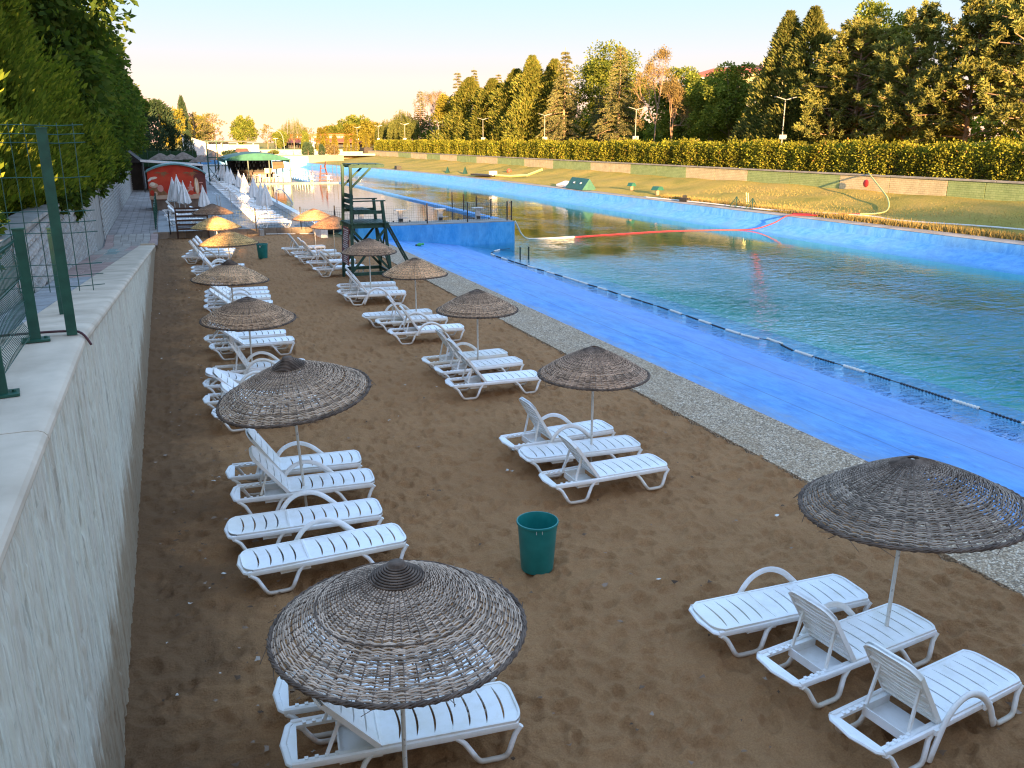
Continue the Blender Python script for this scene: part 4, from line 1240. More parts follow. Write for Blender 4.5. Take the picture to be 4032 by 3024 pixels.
for x, lab in ((9.45, 'starting block behind the lifeguard tower'), (11.62, 'pale starting block, second along the blue pool wall'), (13.88, 'pale starting block in the middle of the blue pool wall'), (16.1, 'pale starting block nearest the right corner of the blue wall')):
    starting_block(x, 45.15, lab)
def m_mesh():
    return M_DARKGREEN
def wire_fence(name, lab, posts, h, z, gap=0.16, rows=6, postw=0.06, parent_cat='fence', tall=None):
    t = thing(name, lab, parent_cat, (0, 0, 0))
    for (x, y) in posts:
        m = MB(); m.box((x, y, z + h / 2), (postw, postw, h)); m.build('post', M_DARK, t)
    for (a, b) in zip(posts[:-1], posts[1:]):
        a = Vector((*a, 0)); b = Vector((*b, 0)); L = (b - a).length; d = (b - a) / L
        m = MB()
        n = int(L / gap)
        for i in range(1, n):
            p = a + d * (i * L / n); m.bar(p + Vector((0, 0, z + 0.06)), p + Vector((0, 0, z + h * 0.93)), 0.007, 0.007, d)
        for j in range(rows):
            zz = z + 0.08 + (h * 0.84) * j / (rows - 1); m.bar(a + Vector((0, 0, zz)), b + Vector((0, 0, zz)), 0.007, 0.007)
        m.build('wire_panel', M_DARKGREEN, t)
    return t
wire_fence('wire_fence', 'dark wire mesh fence with posts along the edge of the blue pool wall', [(7.9, 44.2), (10.35, 43.95), (12.78, 43.9), (15.07, 43.9), (17.4, 43.9), (17.7, 44.0)], 1.06, 0.70, 0.12, 8)
wire_fence('wire_fence', 'dark wire fence posts standing on the divider wall behind the starting blocks', [(17.6, 47.0), (17.62, 49.6), (17.6, 52.0), (17.6, 54.4)], 1.05, 0.64, 0.2, 7)
wire_fence('wire_fence', 'thin dark fence posts on the far deck of the still pool', [(14.7, 94.2), (16.9, 94.2), (17.3, 93.9), (17.7, 93.8)], 1.7, 0.65, 0.4, 3, 0.05)
wire_fence('wire_fence', 'low wire fence between the sand and the paved terrace', [(-0.1, 48.2), (4.3, 48.25), (6.72, 48.25), (8.9, 44.3)], 1.25, 0.2, 0.16, 8, 0.06)

# dark red lifeguard chair far across the still pool
lc = thing('lifeguard_chair', 'small dark red lifeguard chair on the far deck of the still pool', 'lifeguard chair', (15.55, 94.6, 0.65))
M_DRED = simple('dark_red_wood', (0.075, 0.018, 0.02), (0.11, 0.028, 0.028), 5, 0.6)
for (x0, x1) in ((0.0, 0.22), (0.98, 0.62)):
    for y in (0, 0.6):
        m = MB(); m.bar((x0, y, 0), (x1, y * 0.8, 1.75), 0.07); m.build('leg', M_DRED, lc)
for z, x0, x1 in ((0.12, -0.06, 0.98), (0.5, -0.02, 0.92), (0.86, 0.0, 0.86), (1.42, 0.14, 0.74)):
    m = MB(); m.bar((x0, -0.02, z), (x1, -0.02, z), 0.05, 0.08); m.build('rung', M_DRED, lc)
m = MB(); m.box((0.45, 0.25, 1.42), (0.5, 0.6, 0.05)); m.build('seat', M_DRED, lc)
m = MB(); m.bar((0.68, 0.3, 1.4), (0.76, 0.3, 2.15), 0.06, 0.5); m.build('backrest', M_DRED, lc)
starting_block(14.6, 94.5, 'far grey starting block left of the dark red chair', z=0.65)
starting_block(16.4, 94.5, 'far grey starting block right of the dark red chair', z=0.65)

# steel pool ladder on the terrace side
pl = thing('pool_ladder', 'bent steel handrail of the ladder into the still pool', 'pool ladder', (7.5, 64.0, 0.6))
for dy in (0, 0.6):
    m = MB(); m.tube(smooth_path([(-0.15, dy, 0.0), (-0.15, dy, 0.75), (0.05, dy, 0.95), (0.35, dy, 0.85), (0.8, dy, 0.2), (1.0, dy, -0.15)], 4), 0.025, 8); m.build('handrail', M_STEEL, pl)

# ------------------------------------------------------------------ terrace: loungers, closed parasols
GT = 'white sun loungers in the long row on the paved terrace'
yy = 48.95; i = 0
while yy < 112:
    pair = i % 2
    if i == 0: lab = 'nearest white lounger of the long terrace row, just behind the wire fence'
    elif i == 1: lab = 'second white lounger of the terrace row, next to the nearest one'
    elif i == 2: lab = 'third white lounger of the terrace row, before the first pair of closed parasols'
    elif i < 12: lab = ('fourth', 'fifth', 'sixth', 'seventh', 'eighth', 'ninth', 'tenth', 'eleventh', 'twelfth')[i - 3] + ' white lounger of the terrace row counted from the wire fence'
    else: lab = 'white lounger in the far half of the long terrace row'
    lounger(4.32 + rnd.uniform(-0.06, 0.06), yy, rnd.uniform(-3, 3), lab, GT, 0 if i < 3 else rnd.choice((38, 52, 46, 30, 0)), ('b' if i % 3 == 0 and i else '', False), z=0.30)
    yy += (1.32 if pair == 0 else 2.0) * (1.0 if yy < 75 else 1.15); i += 1
GM = 'white loungers beside the red mural'
for (x, y, a, lab, bk) in ((-0.45, 60.3, -8, 'white lounger with raised back in front of the left end of the red mural', 50), (-0.35, 56.2, -8, 'white lounger with raised back beside the green railing', 48), (-0.2, 52.6, -6, 'white lounger behind the wooden bench, near the green railing', 0), (1.1, 58.2, -10, 'white lounger with blue towel below the folded parasols and mural', 25), (1.0, 51.8, -4, 'white lounger half hidden behind the wooden bench', 0)):
    lounger(x, y, a, lab, GM, bk, ('', False), z=0.30)
tm = MB(); tm.box((0.0, 0, 0), (1.0, 0.58, 0.02)); towel = tm.build('towel', simple('pale_blue_towel', (0.35, 0.42, 0.55), (0.5, 0.55, 0.62), 6, 0.9), None)
towel.location = (2.45, 57.95, 0.665); towel.rotation_euler = (0, 0, R(-10)); tag(towel, 'pale blue towel spread on a white lounger before the mural', 'towel')

def folded_mesh(seed, h0=0.75, h1=2.12, r0=0.34):
    rng = random.Random(seed); n = 24; P = []; F = []
    rows_ = [(h0, r0), (h0 + 0.28, r0 * 0.90), (h0 + 0.65, r0 * 0.66), (h1 - 0.3, r0 * 0.30), (h1 - 0.02, 0.035)]
    ph = rng.uniform(0, 6)
    for j, (z, r) in enumerate(rows_):
        for k in range(n):
            a = 2 * math.pi * k / n
            f = 1 + (0.30 if j < 4 else 0) * math.cos(8 * a + ph) * (0.9 if j else 1) + 0.08 * rng.uniform(-1, 1)
            zz = z + (0.07 * math.cos(8 * a + ph) + rng.uniform(-0.03, 0.03) if j == 0 else 0)
            P.append((r * f * math.cos(a), r * f * math.sin(a), zz))
    for j in range(len(rows_) - 1):
        for k in range(n):
            F.append((j * n + k, j * n + (k + 1) % n, (j + 1) * n + (k + 1) % n, (j + 1) * n + k))
    F.append(tuple(range((len(rows_) - 1) * n, len(rows_) * n)))
    m = MB(); m.add(P, F); return m.mesh('cover', M_CLOTH, True, 75)
FOLD = [folded_mesh(s) for s in (1, 2, 3)]
pm = MB(); pm.tube([(0, 0, 0), (0, 0, 2.2)], 0.024, 8); PPOLE = pm.mesh('pole', M_WHITEPAINT, True, 60)
bm_ = MB(); bm_.lathe([(0.0, 0.07), (0.05, 0.08), (0.22, 0.05), (0.24, 0.0)], 20); PBASE = bm_.mesh('base', M_CONC, True, 40)
def folded(x, y, lab, group, s_=1.0, z=0.30):
    t = thing('closed_parasol', lab, 'parasol', (x, y, z), rnd.uniform(0, 6), group)
    t.scale = (s_, s_, s_)
    inst('cover', rnd.choice(FOLD), t); inst('pole', PPOLE, t); inst('base', PBASE, t)
GF = 'closed white parasols beside the terrace loungers'
FP = [(5.66, 55.3), (5.46, 56.0), (5.80, 64.4), (5.68, 70.6), (5.92, 79.0), (5.70, 85.2), (5.55, 87.6), (5.86, 97.5), (5.72, 99.6), (5.9, 108.5), (6.05, 111)]
FL = ['closed white parasol nearest the wire fence, its twin close behind', 'closed white parasol tucked behind the nearest one of the terrace', 'closed white parasol left of the steel pool ladder, standing alone', 'large closed white parasol, fourth from the near end of the terrace row',
      'closed white parasol in front of the bar tables, fifth in the row', 'closed white parasol of the near pair left of the bar tables', 'closed white parasol behind its pair left of the bar tables', 'closed white parasol of the middle pair before the bar roof', 'slim closed white parasol behind the middle pair before the bar', 'closed white parasol near the left end of the green roof', 'farthest closed white parasol under the tip of the green roof']
for (x, y), lab in zip(FP, FL): folded(x, y, lab, GF)
for (x, y, lab, s_) in ((0.33, 60.8, 'tall closed white parasol left in the trio before the red mural', 1.08), (0.62, 60.4, 'tallest closed white parasol in the trio before the red mural', 1.16), (0.95, 59.6, 'wide closed white parasol right in the trio before the red mural', 1.0), (2.05, 57.0, 'lone closed white parasol with a sunlit fold before the mural', 0.9)):
    folded(x, y, lab, 'closed white parasols before the red mural', s_)

# ------------------------------------------------------------------ kiosk with the red beach mural
M_RED = simple('mural_red', (0.44, 0.042, 0.024), (0.54, 0.07, 0.036), 1.2, 0.85, 0.1)
M_MDARK = simple('mural_maroon', (0.11, 0.022, 0.018), (0.17, 0.040, 0.026), 2, 0.6)
M_MBROWN = simple('mural_brown', (0.20, 0.085, 0.035), (0.28, 0.13, 0.05), 5, 0.6)
M_MSAND = simple('mural_sand', (0.46, 0.29, 0.19), (0.56, 0.38, 0.26), 3, 0.6)
M_MCREAM = simple('mural_cream', (0.66, 0.54, 0.40), (0.74, 0.64, 0.50), 3, 0.6)
M_MORANGE = simple('mural_orange', (0.62, 0.30, 0.13), (0.66, 0.36, 0.18), 3, 0.6)
M_MPINK = simple('mural_pink', (0.55, 0.22, 0.17), (0.62, 0.30, 0.24), 3, 0.6)
M_BOTTLE = simple('mural_bottle', (0.014, 0.011, 0.014), (0.03, 0.02, 0.02), 3, 0.5)
M_TEALROOF = simple('teal_roof', (0.075, 0.20, 0.19), (0.13, 0.27, 0.25), 3, 0.5)
kx, ky = -1.2, 64.0
kk = thing('kiosk', 'kiosk with arched teal roof and red beach mural front on the terrace', 'kiosk', (kx, ky, 0.3))
KW = 3.75
def top_arc(x): return 2.45 + 0.62 * math.sin(math.pi * min(1, max(0, x / KW * 0.94 + 0.06))) ** 0.8
arc = [(x, top_arc(x)) for x in np.linspace(0, KW, 15)]
m = MB(); m.prism([(0, 0.75)] + arc[::1] + [(KW, 0.75)], 0.0, 3.0, 'y'); fix = m.mesh('body', M_RED); fix_normals(fix); inst('body', fix, kk)
m = MB(); m.box((KW / 2 - 0.1, 1.52, 0.37), (KW - 0.3, 2.9, 0.75)); m.build('plinth', simple('plinth_brown', (0.13, 0.085, 0.06), (0.2, 0.14, 0.1), 2, 0.8), kk)
m = MB(); m.box((KW - 0.08, 0.2, 0.37), (0.28, 0.35, 0.75)); m.build('pier', M_COPING, kk)
P = []; F = []
for (x, z) in [(-0.08, arc[0][1] - 0.05)] + arc + [(KW + 0.08, arc[-1][1] - 0.06)]:
    P += [(x, -0.14, z), (x, -0.14, z + 0.10), (x, 3.1, z + 0.10), (x, 3.1, z)]
for a in range(len(P) // 4 - 1):
    for b in range(4): F.append((a * 4 + b, a * 4 + (b + 1) % 4, a * 4 + 4 + (b + 1) % 4, a * 4 + 4 + b))
m = MB(); m.add(P, F); r_ = m.mesh('roof', M_TEALROOF); fix_normals(r_); inst('roof', r_, kk)
mural = bpy.data.objects.new('mural', None); link(mural, kk)
def flat(name, poly, mat, d=0.004, z0=0.0):
    """flat printed shape on the mural wall, poly in (x, z) of the wall"""
    n = len(poly); m = MB(); cx = sum(p[0] for p in poly) / n; cz = sum(p[1] for p in poly) / n
    m.add([(p[0], -d, p[1]) for p in poly] + [(cx, -d, cz)], [(i, (i + 1) % n, n) for i in range(n)])
    return m.build(name, mat, mural)
def ell(cx, cz, a, b, n=18, rot=0.0):
    return [(cx + a * math.cos(t) * math.cos(rot) - b * math.sin(t) * math.sin(rot), cz + a * math.cos(t) * math.sin(rot) + b * math.sin(t) * math.cos(rot)) for t in np.linspace(0, 2 * math.pi, n + 1)[:-1]]
flat('shade_panel', [(2.9, 1.2), (KW - 0.005, 1.2), (KW - 0.005, 2.45), (3.0, 2.70)], M_MDARK, 0.003)
flat('printed_ground', [(0.01, 0.76), (KW - 0.01, 0.76), (KW - 0.01, 1.12), (2.6, 1.06), (1.3, 1.06), (0.01, 1.0)], M_MSAND, 0.003)
flat('printed_ground', [(0.01, 1.0), (1.2, 1.07), (0.9, 1.45), (0.3, 1.6), (0.01, 1.5)], M_MBROWN, 0.0045)
for (cx, cz) in ((0.9, 2.45), (2.75, 2.42)):
    for k in range(11):
        a = math.pi * (0.98 + k * 0.104); L = 0.50 + 0.07 * math.sin(k * 2.3)
        ex, ez = cx + L * math.cos(a), cz + L * math.sin(a) * 0.75 + 0.12
        flat('palm_frond', [(cx, cz + 0.12), (cx + (ex - cx) * 0.5 + 0.03, cz + (ez - cz) * 0.4 + 0.12), (ex, ez), (cx + (ex - cx) * 0.5 - 0.03, cz + (ez - cz) * 0.4 + 0.05)], M_MBROWN, 0.006 + k * 0.0004)
bx = 2.02; bz = 0.98
prof = [(0.125, 0), (0.13, 0.12), (0.115, 0.30), (0.13, 0.45), (0.115, 0.56), (0.075, 0.70), (0.06, 0.80), (0.065, 0.86)]
flat('bottle', [(bx - r, bz + z) for r, z in prof] + [(bx + r, bz + z) for r, z in reversed(prof)], M_BOTTLE, 0.012)
flat('bottle_label', [(bx - 0.12, bz + 0.34), (bx + 0.12, bz + 0.34), (bx + 0.128, bz + 0.46), (bx - 0.128, bz + 0.46)], M_MPINK, 0.015)
flat('bottle_label_stripe', [(bx - 0.10, bz + 0.385), (bx + 0.10, bz + 0.385), (bx + 0.105, bz + 0.42), (bx - 0.105, bz + 0.42)], M_WHITEPRINT, 0.017)
flat('bottle_cap', [(bx - 0.066, bz + 0.80), (bx + 0.066, bz + 0.80), (bx + 0.055, bz + 0.93), (bx - 0.055, bz + 0.93)], M_WHITEPRINT, 0.016)
flat('printed_shell', ell(1.66, 1.24, 0.24, 0.10, rot=-0.5), M_MSAND, 0.009); flat('printed_shell', ell(2.40, 1.24, 0.24, 0.10, rot=0.5), M_MSAND, 0.009)
flat('printed_shell', ell(2.02, 1.10, 0.5, 0.10), M_MSAND, 0.008)
flat('surfboard', ell(3.13, 1.62, 0.155, 0.58, rot=0.03), M_MORANGE, 0.010); flat('surfboard_stripe', ell(3.10, 1.62, 0.055, 0.52, rot=0.03), M_MCREAM, 0.013); flat('surfboard_stripe', ell(3.20, 1.60, 0.025, 0.50, rot=0.03), M_MCREAM, 0.013)
flat('printed_jug', [(2.58, 1.0), (2.86, 1.0), (2.84, 1.45), (2.76, 1.75), (2.72, 1.85), (2.66, 1.75), (2.60, 1.45)], M_MPINK, 0.009)
flat('printed_jug', ell(2.72, 1.18, 0.18, 0.16), M_RED, 0.011); flat('printed_flower', ell(2.75, 1.9, 0.05, 0.05, 8), M_MCREAM, 0.012); flat('printed_flower', ell(2.58, 1.52, 0.07, 0.06, 8), M_MPINK, 0.012); flat('printed_flower', ell(2.86, 1.52, 0.06, 0.06, 8), M_MPINK, 0.012)
flat('printed_hat', ell(0.33, 1.72, 0.30, 0.17, rot=-0.1), M_MSAND, 0.010); flat('printed_hat', ell(0.28, 1.80, 0.17, 0.12), M_MCREAM, 0.012)
flat('printed_sandal', ell(0.36, 2.20, 0.26, 0.085, rot=0.15), M_MCREAM, 0.010); flat('printed_sandal', ell(0.12, 2.08, 0.15, 0.07, rot=0.6), M_WHITEPRINT, 0.012)
for (x, z, a, b, mt) in ((0.75, 1.50, 0.2, 0.24, M_MPINK), (0.2, 1.2, 0.14, 0.2, M_RED), (0.42, 1.15, 0.12, 0.14, M_MSAND), (3.35, 1.05, 0.14, 0.10, M_MPINK), (3.55, 1.12, 0.13, 0.14, M_MDARK), (3.45, 1.42, 0.09, 0.3, M_MPINK), (3.42, 1.85, 0.14, 0.035, M_MPINK), (2.95, 0.98, 0.16, 0.09, M_MSAND)):
    flat('printed_object', ell(x, z, a, b, 12), mt, 0.0135)

# bent steel shower pipes and posts on the terrace
sp = thing('shower_pipes', 'pair of bent steel pipes in front of the red mural', 'shower', (2.75, 55.2, 0.3))
for dx in (0, 0.18):
    m = MB(); m.tube(smooth_path([(dx, 0, 0), (dx - 0.02, 0, 1.3), (dx - 0.10, 0, 1.55), (dx - 0.25, 0, 1.6)], 3), 0.022, 6); m.build('pipe', M_STEEL, sp)
sp = thing('shower_pipe', 'bent steel pipe standing between the mural and the lounger row', 'shower', (3.55, 54.6, 0.3))
m = MB(); m.tube(smooth_path([(0, 0, 0), (-0.06, 0, 1.5), (-0.12, 0, 1.9), (-0.22, 0, 1.95), (-0.34, 0, 1.7)], 3), 0.022, 6); m.build('pipe', M_STEEL, sp)

# wooden bench with slatted back
M_BWOOD = simple('brown_wood', (0.055, 0.028, 0.018), (0.095, 0.05, 0.03), 5, 0.65, 0.3, 0.2, 20, 0.005)
bn = thing('bench', 'brown wooden bench seen from behind, standing on the kerb edge', 'bench', (0.24, 47.6, 0), R(-3))
for x in (0.0, 1.55):
    m = MB(); m.bar((x, 0, 0), (x - 0.0, 0.04, 1.62), 0.07, 0.08, (0, 1, 0)); m.build('leg', M_BWOOD, bn)
    m = MB(); m.bar((x, 0.62, 0), (x, 0.60, 0.75), 0.06, 0.07, (0, 1, 0)); m.build('leg', M_BWOOD, bn)
    m = MB(); m.bar((x - 0.02, 0.0, 0.86), (x - 0.02, 0.66, 0.86), 0.06, 0.05); m.build('armrest', M_BWOOD, bn)
for i, z in enumerate((0.52, 0.74, 0.96, 1.18, 1.40, 1.58)):
    m = MB(); m.box((0.775, 0.0 - 0.03 + z * 0.02, z), (1.60, 0.03, 0.10)); m.build('back_slat', M_BWOOD, bn)
for i in range(3):
    m = MB(); m.box((0.775, 0.14 + i * 0.18, 0.60), (1.56, 0.14, 0.03)); m.build('seat_slat', M_BWOOD, bn)

# crate, dog, stray pole, litter bottle at the edge of the sand
m = MB(); m.box((0, 0, 0.14), (0.22, 0.3, 0.34), R(8)); m.box((0.12, -0.1, 0.15), (0.03, 0.03, 0.4)); o = m.build('plastic_crate', simple('weathered_grey', (0.30, 0.28, 0.25), (0.42, 0.4, 0.36), 4, 0.8)); o.location = (4.52, 47.9, 0.0)
tag(o, 'small weathered grey crate standing against the kerb stones', 'crate')
m = MB(); m.tube([(4.75, 47.85, 0.06), (6.3, 47.6, 0.05)], 0.03, 6); m.tube([(6.5, 47.5, 0.05), (7.5, 47.2, 0.05)], 0.025, 6); o = m.build('stray_pole', M_POLE); tag(o, 'pale wooden pole lying on the sand below the kerb', 'pole')
def dog():
    me = bpy.data.meshes.new('dog'); 
    v = [(0, 0, 0.14), (0.22, 0.02, 0.16), (0.45, 0.04, 0.17), (0.62, 0.0, 0.20), (0.76, -0.05, 0.17), (0.86, -0.09, 0.12), (-0.14, -0.02, 0.10), (-0.3, -0.12, 0.05), (0.08, -0.2, 0.06), (0.02, -0.34, 0.04), (0.46, -0.18, 0.06), (0.62, -0.34, 0.04), (0.3, -0.14, 0.1)]
    e = [(0, 1), (1, 2), (2, 3), (3, 4), (4, 5), (0, 6), (6, 7), (0, 8), (8, 9), (2, 10), (10, 11)]
    r = [0.15, 0.17, 0.15, 0.10, 0.10, 0.05, 0.04, 0.025, 0.08, 0.04, 0.06, 0.035]
    v = v[:12]
    me.from_pydata(v, e, []); ob = bpy.data.objects.new('dog', me); link(ob)
    md = ob.modifiers.new('skin', 'SKIN'); 
    for i, sv in enumerate(me.skin_vertices[0].data): sv.radius = (r[i], r[i] * 0.9); sv.use_root = (i == 0)
    ob.modifiers.new('sub', 'SUBSURF').render_levels = 2
    me.materials.append(simple('black_fur', (0.012, 0.010, 0.009), (0.03, 0.022, 0.018), 12, 0.9, 0.2, 0.5, 30, 0.02))
    ob.location = (7.75, 47.0, 0.0); ob.rotation_euler = (0, 0, R(-10)); return ob
dg = dog(); tag(dg, 'black dog lying asleep on the sand by the wall', 'dog')
for sx in (-1, 1):
    m = MB(); m.add([(0.70, -0.02 + sx * 0.07, 0.25), (0.76, -0.03 + sx * 0.09, 0.25), (0.72, -0.02 + sx * 0.13, 0.17), (0.73, -0.04 + sx * 0.06, 0.25)], [(0, 1, 2), (1, 3, 2), (0, 2, 3), (0, 3, 1)]); m.build('ear', dg.data.materials[0], dg)
bo = thing('plastic_bottle', 'crushed green bottle lying on the blue slope', 'bottle', (11.55, 41.1, float(beach_z(11.55)) + 0.06), R(20))
m = MB(); m.tube([(-0.20, 0, 0.0), (-0.02, 0, 0.02), (0.10, 0, 0.03), (0.2, 0, 0.03)], [0.06, 0.10, 0.05, 0.07], 8); m.build('bottle_body', simple('bright_green', (0.03, 0.30, 0.08), (0.05, 0.4, 0.12), 5, 0.35), bo)
m = MB(); m.tube([(-0.26, 0, 0.0), (-0.2, 0, 0.0)], 0.05, 8); m.build('bottle_end', M_DARK, bo)

# ------------------------------------------------------------------ floating lane rope
rope = thing('lane_rope', 'black and white lane rope floating along the edge of the blue slope', 'lane rope', (0, 0, 0))
ctrl = [(15.36, 5.5), (15.50, 10.8), (15.46, 14.6), (15.3, 17.4), (15.52, 18.6), (15.18, 19.6), (15.22, 23), (15.12, 27), (14.98, 31), (14.78, 35), (14.66, 38.2), (14.85, 39.6), (15.6, 40.6), (16.4, 41.0)]
pts = smooth_path([(x, y, -0.475) for x, y in ctrl], 60)
cum = [0.0]
for a, b in zip(pts[:-1], pts[1:]): cum.append(cum[-1] + (b - a).length)
def at_len(s_):
    i = np.searchsorted(cum, s_) - 1; i = max(0, min(i, len(pts) - 2)); u = (s_ - cum[i]) / max(1e-6, cum[i + 1] - cum[i]); return pts[i] + (pts[i + 1] - pts[i]) * u, (pts[i + 1] - pts[i]).normalized()
M_FW = simple('white_float', (0.62, 0.58, 0.48), (0.74, 0.71, 0.63), 5, 0.5); M_FB = simple('black_float', (0.012, 0.014, 0.02), (0.03, 0.03, 0.04), 5, 0.5)
seg_me = {}
for col, mt in (('w', M_FW), ('b', M_FB)):
    m = MB(); prof = []; n = 8; L = 0.68
    for i in range(n):
        x = -L / 2 + i * L / n
        for (dx, r) in ((0.0, 0.022), (0.02, 0.050), (0.05, 0.053), (0.07, 0.022)): prof.append((x + dx, r))
    P = []; k = 9; F = []
    for (x, r) in prof:
        for j in range(k): P.append((x, r * math.cos(6.2832 * j / k), r * math.sin(6.2832 * j / k)))
    for i in range(len(prof) - 1):
        for j in range(k): F.append((i * k + j, i * k + (j + 1) % k, (i + 1) * k + (j + 1) % k, (i + 1) * k + j))
    m.add(P, F); m.v = [(x, y * (0.85 if col == 'w' else 0.55), z * (0.85 if col == 'w' else 0.55)) for x, y, z in m.v]; seg_me[col] = fix_normals(m.mesh('float', mt, True))
s_ = 0.6; i = 0
while s_ < cum[-1] - 0.6:
    p, d = at_len(s_); o = inst('float', seg_me['wb'[(i + (i % 7 == 3)) % 2]], rope, p, (0, rnd.uniform(-0.02, 0.02), math.atan2(d.y, d.x))); s_ += rnd.choice((0.70, 0.74, 0.8, 0.95)); i += 1
m = MB(); m.tube([tuple(p) for p in pts[::10]], 0.012, 5); m.build('cord', M_DARK, rope)
# small pool steps standing in the shallows
st = thing('step_rail', 'small blue step rail standing in the shallow water near the wall', 'step rail', (15.6, 37.6, -0.62))
for dx in (0, 0.45):
    m = MB(); m.tube([(dx, 0, 0), (dx, 0, 0.62), (dx + 0.12, 0.35, 0.62), (dx + 0.12, 0.35, 0)], 0.025, 6); m.build('handrail', M_DARKGREEN, st)

# ------------------------------------------------------------------ hoses
def hose(name, path, r, mat, lab=None, parent=None, k=10):
    m = MB(); m.tube([tuple(p) for p in smooth_path(path, k)], r, 8); o = m.build(name, mat, parent, True)
    return o
M_HWHITE = simple('white_hose', (0.62, 0.62, 0.56), (0.70, 0.69, 0.64), 5, 0.45); M_HRED = simple('red_hose', (0.17, 0.014, 0.018), (0.23, 0.022, 0.03), 5, 0.45); M_HYEL = simple('yellow_green_hose', (0.40, 0.42, 0.14), (0.50, 0.50, 0.2), 5, 0.45)
hs = thing('hose', 'long hose floating across the canal, white at the blue wall and red beyond', 'hose', (0, 0, 0))
hose('hose_length', [(17.85, 43.8, 0.66), (18.05, 43.9, 0.35), (18.4, 44.2, -0.1), (18.9, 44.5, -0.42), (19.8, 44.7, -0.485), (21.0, 44.7, -0.485), (22.0, 44.75, -0.485)], 0.044, M_HWHITE, parent=hs)
hose('hose_length', [(22.0, 44.75, -0.485), (25.5, 45.2, -0.485), (29.2, 45.5, -0.485), (32.9, 44.7, -0.485), (34.3, 43.9, -0.40), (35.3, 43.3, 0.0), (36.0, 42.9, 0.46), (36.8, 42.3, 0.50), (37.8, 41.0, 0.58)], 0.040, M_HRED, parent=hs)
hs = thing('hose', 'yellow green hose curving from the grass bank up to the retaining wall top', 'hose', (0, 0, 0))
hose('hose_length', [(36.9, 43.6, 0.5), (37.4, 42.0, 0.56), (38.0, 40.6, 0.66), (38.6, 39.6, 0.72)], 0.05, M_HRED, parent=hs)
hose('hose_length', [(38.6, 39.6, 0.72), (39.6, 39.0, 0.80), (40.8, 39.6, 0.98), (42.3, 41.2, 1.45), (43.7, 43.4, 2.05), (44.9, 45.5, 2.68), (45.6, 46.4, 2.8)], 0.048, M_HYEL, parent=hs)
o = hose('hose', [(36.9, 62, 0.45), (37.1, 54, 0.5), (37.2, 47, 0.52), (38.0, 42, 0.62), (38.4, 38.5, 0.68), (38.2, 36, 0.64), (39.1, 31, 0.72), (39.4, 26, 0.74)], 0.05, M_HWHITE, None)
tag(o, 'pale thin hose lying along the foot of the grass bank', 'hose')
# red ball against the retaining wall
o = MB(); o.lathe([(0.0, -0.26)] + [(0.26 * math.cos(a), 0.26 * math.sin(a)) for a in np.linspace(-1.45, 1.45, 11)] + [(0.0, 0.26)], 20)
o = o.build('red_disc', simple('dark_red', (0.30, 0.012, 0.015), (0.38, 0.03, 0.03), 4, 0.6), None, True); o.scale = (0.25, 1.0, 1.0); o.location = (44.83, 45.75, 2.14); tag(o, 'round red disc fixed to the retaining wall behind the yellow hose', 'disc')
o2 = MB(); o2.lathe([(0.0, -0.3)] + [(0.3 * math.cos(a), 0.3 * math.sin(a)) for a in np.linspace(-1.45, 1.45, 11)] + [(0.0, 0.3)], 16)
o2 = o2.build('red_buoy', simple('bright_red', (0.55, 0.05, 0.035), (0.62, 0.09, 0.05), 4, 0.6), None, True); o2.location = (41.5, 104, 1.15); tag(o2, 'small bright red ball on the grass bank far down the canal', 'ball')

# ------------------------------------------------------------------ things on the far bank
M_TENT = simple('green_tarp', (0.008, 0.07, 0.055), (0.016, 0.10, 0.075), 4, 0.6)
tn = thing('tent_cover', 'green ridge tent shaped cover with white patches on the grass bank', 'cover', (37.2, 74.5, 0.46), R(-4))
m = MB(); m.prism([(-0.75, 0), (0.75, 0), (0.0, 1.05)], -2.2, 2.2, 'y'); inst('cover', fix_normals(m.mesh('cover', M_TENT)), tn)
for y in (-1.0, 0.7):
    m = MB(); m.bar((-0.40, y - 0.18, 0.60), (-0.40, y + 0.18, 0.60), 0.012, 0.16, (0.75, 0, 1.05)); m.build('patch', M_WHITEPAINT, tn)
m = MB(); m.tube([(-0.1, 2.3, 0.2), (-0.2, 3.4, 0.25), (-0.5, 5.0, 0.12)], [0.45, 0.4, 0.15], 10); m.build('sack', M_CLOTH, tn)
for (x, y, lab) in ((38.9, 67.6, 'green capped bollard light on the far grass, farther one'), (38.3, 62.2, 'green capped wooden post on the far grass, nearer and wider one')):
    t = thing('bollard', lab, 'bollard', (x, y, float(bank_z(x)) - 0.02), R(10), 'green capped posts on the far grass bank')
    m = MB(); m.lathe([(0.16, 0), (0.16, 0.42), (0.0, 0.42)], 12); m.build('post', simple('log', (0.22, 0.15, 0.10), (0.33, 0.24, 0.16), 5, 0.85), t)
    w = 0.40 if y < 65 else 0.30
    m = MB(); m.prism([(-w, 0.42), (w, 0.42), (w * 0.45, 0.72), (-w * 0.45, 0.72)], -w, w, 'y'); inst('cap', fix_normals(m.mesh('cap', M_TENT)), t)
def a_frame(x, y, lab):
    t = thing('triangular_stand', lab, 'frame', (x, y, float(bank_z(x)) - 0.02), R(20), 'dark triangular mesh frames on the rim')
    a, b, c, d = (-0.42, -0.3, 0), (0.42, -0.3, 0), (0.42, 0.3, 0), (-0.42, 0.3, 0); p = (0, 0, 0.78)
    for q in (a, b, c, d):
        m = MB(); m.bar(q, p, 0.035, 0.035, (0, 1, 0)); m.build('strut', M_DARKGREEN, t)
    m = MB()
    for i in range(1, 9):
        u = i / 9
        for (q, r_) in ((a, b), (b, c), (c, d), (d, a)):
            m.bar([q[j] * (1 - u) + p[j] * u for j in range(3)], [r_[j] * (1 - u) + p[j] * u for j in range(3)], 0.012)
    m.build('mesh_net', M_DARKGREEN, t)
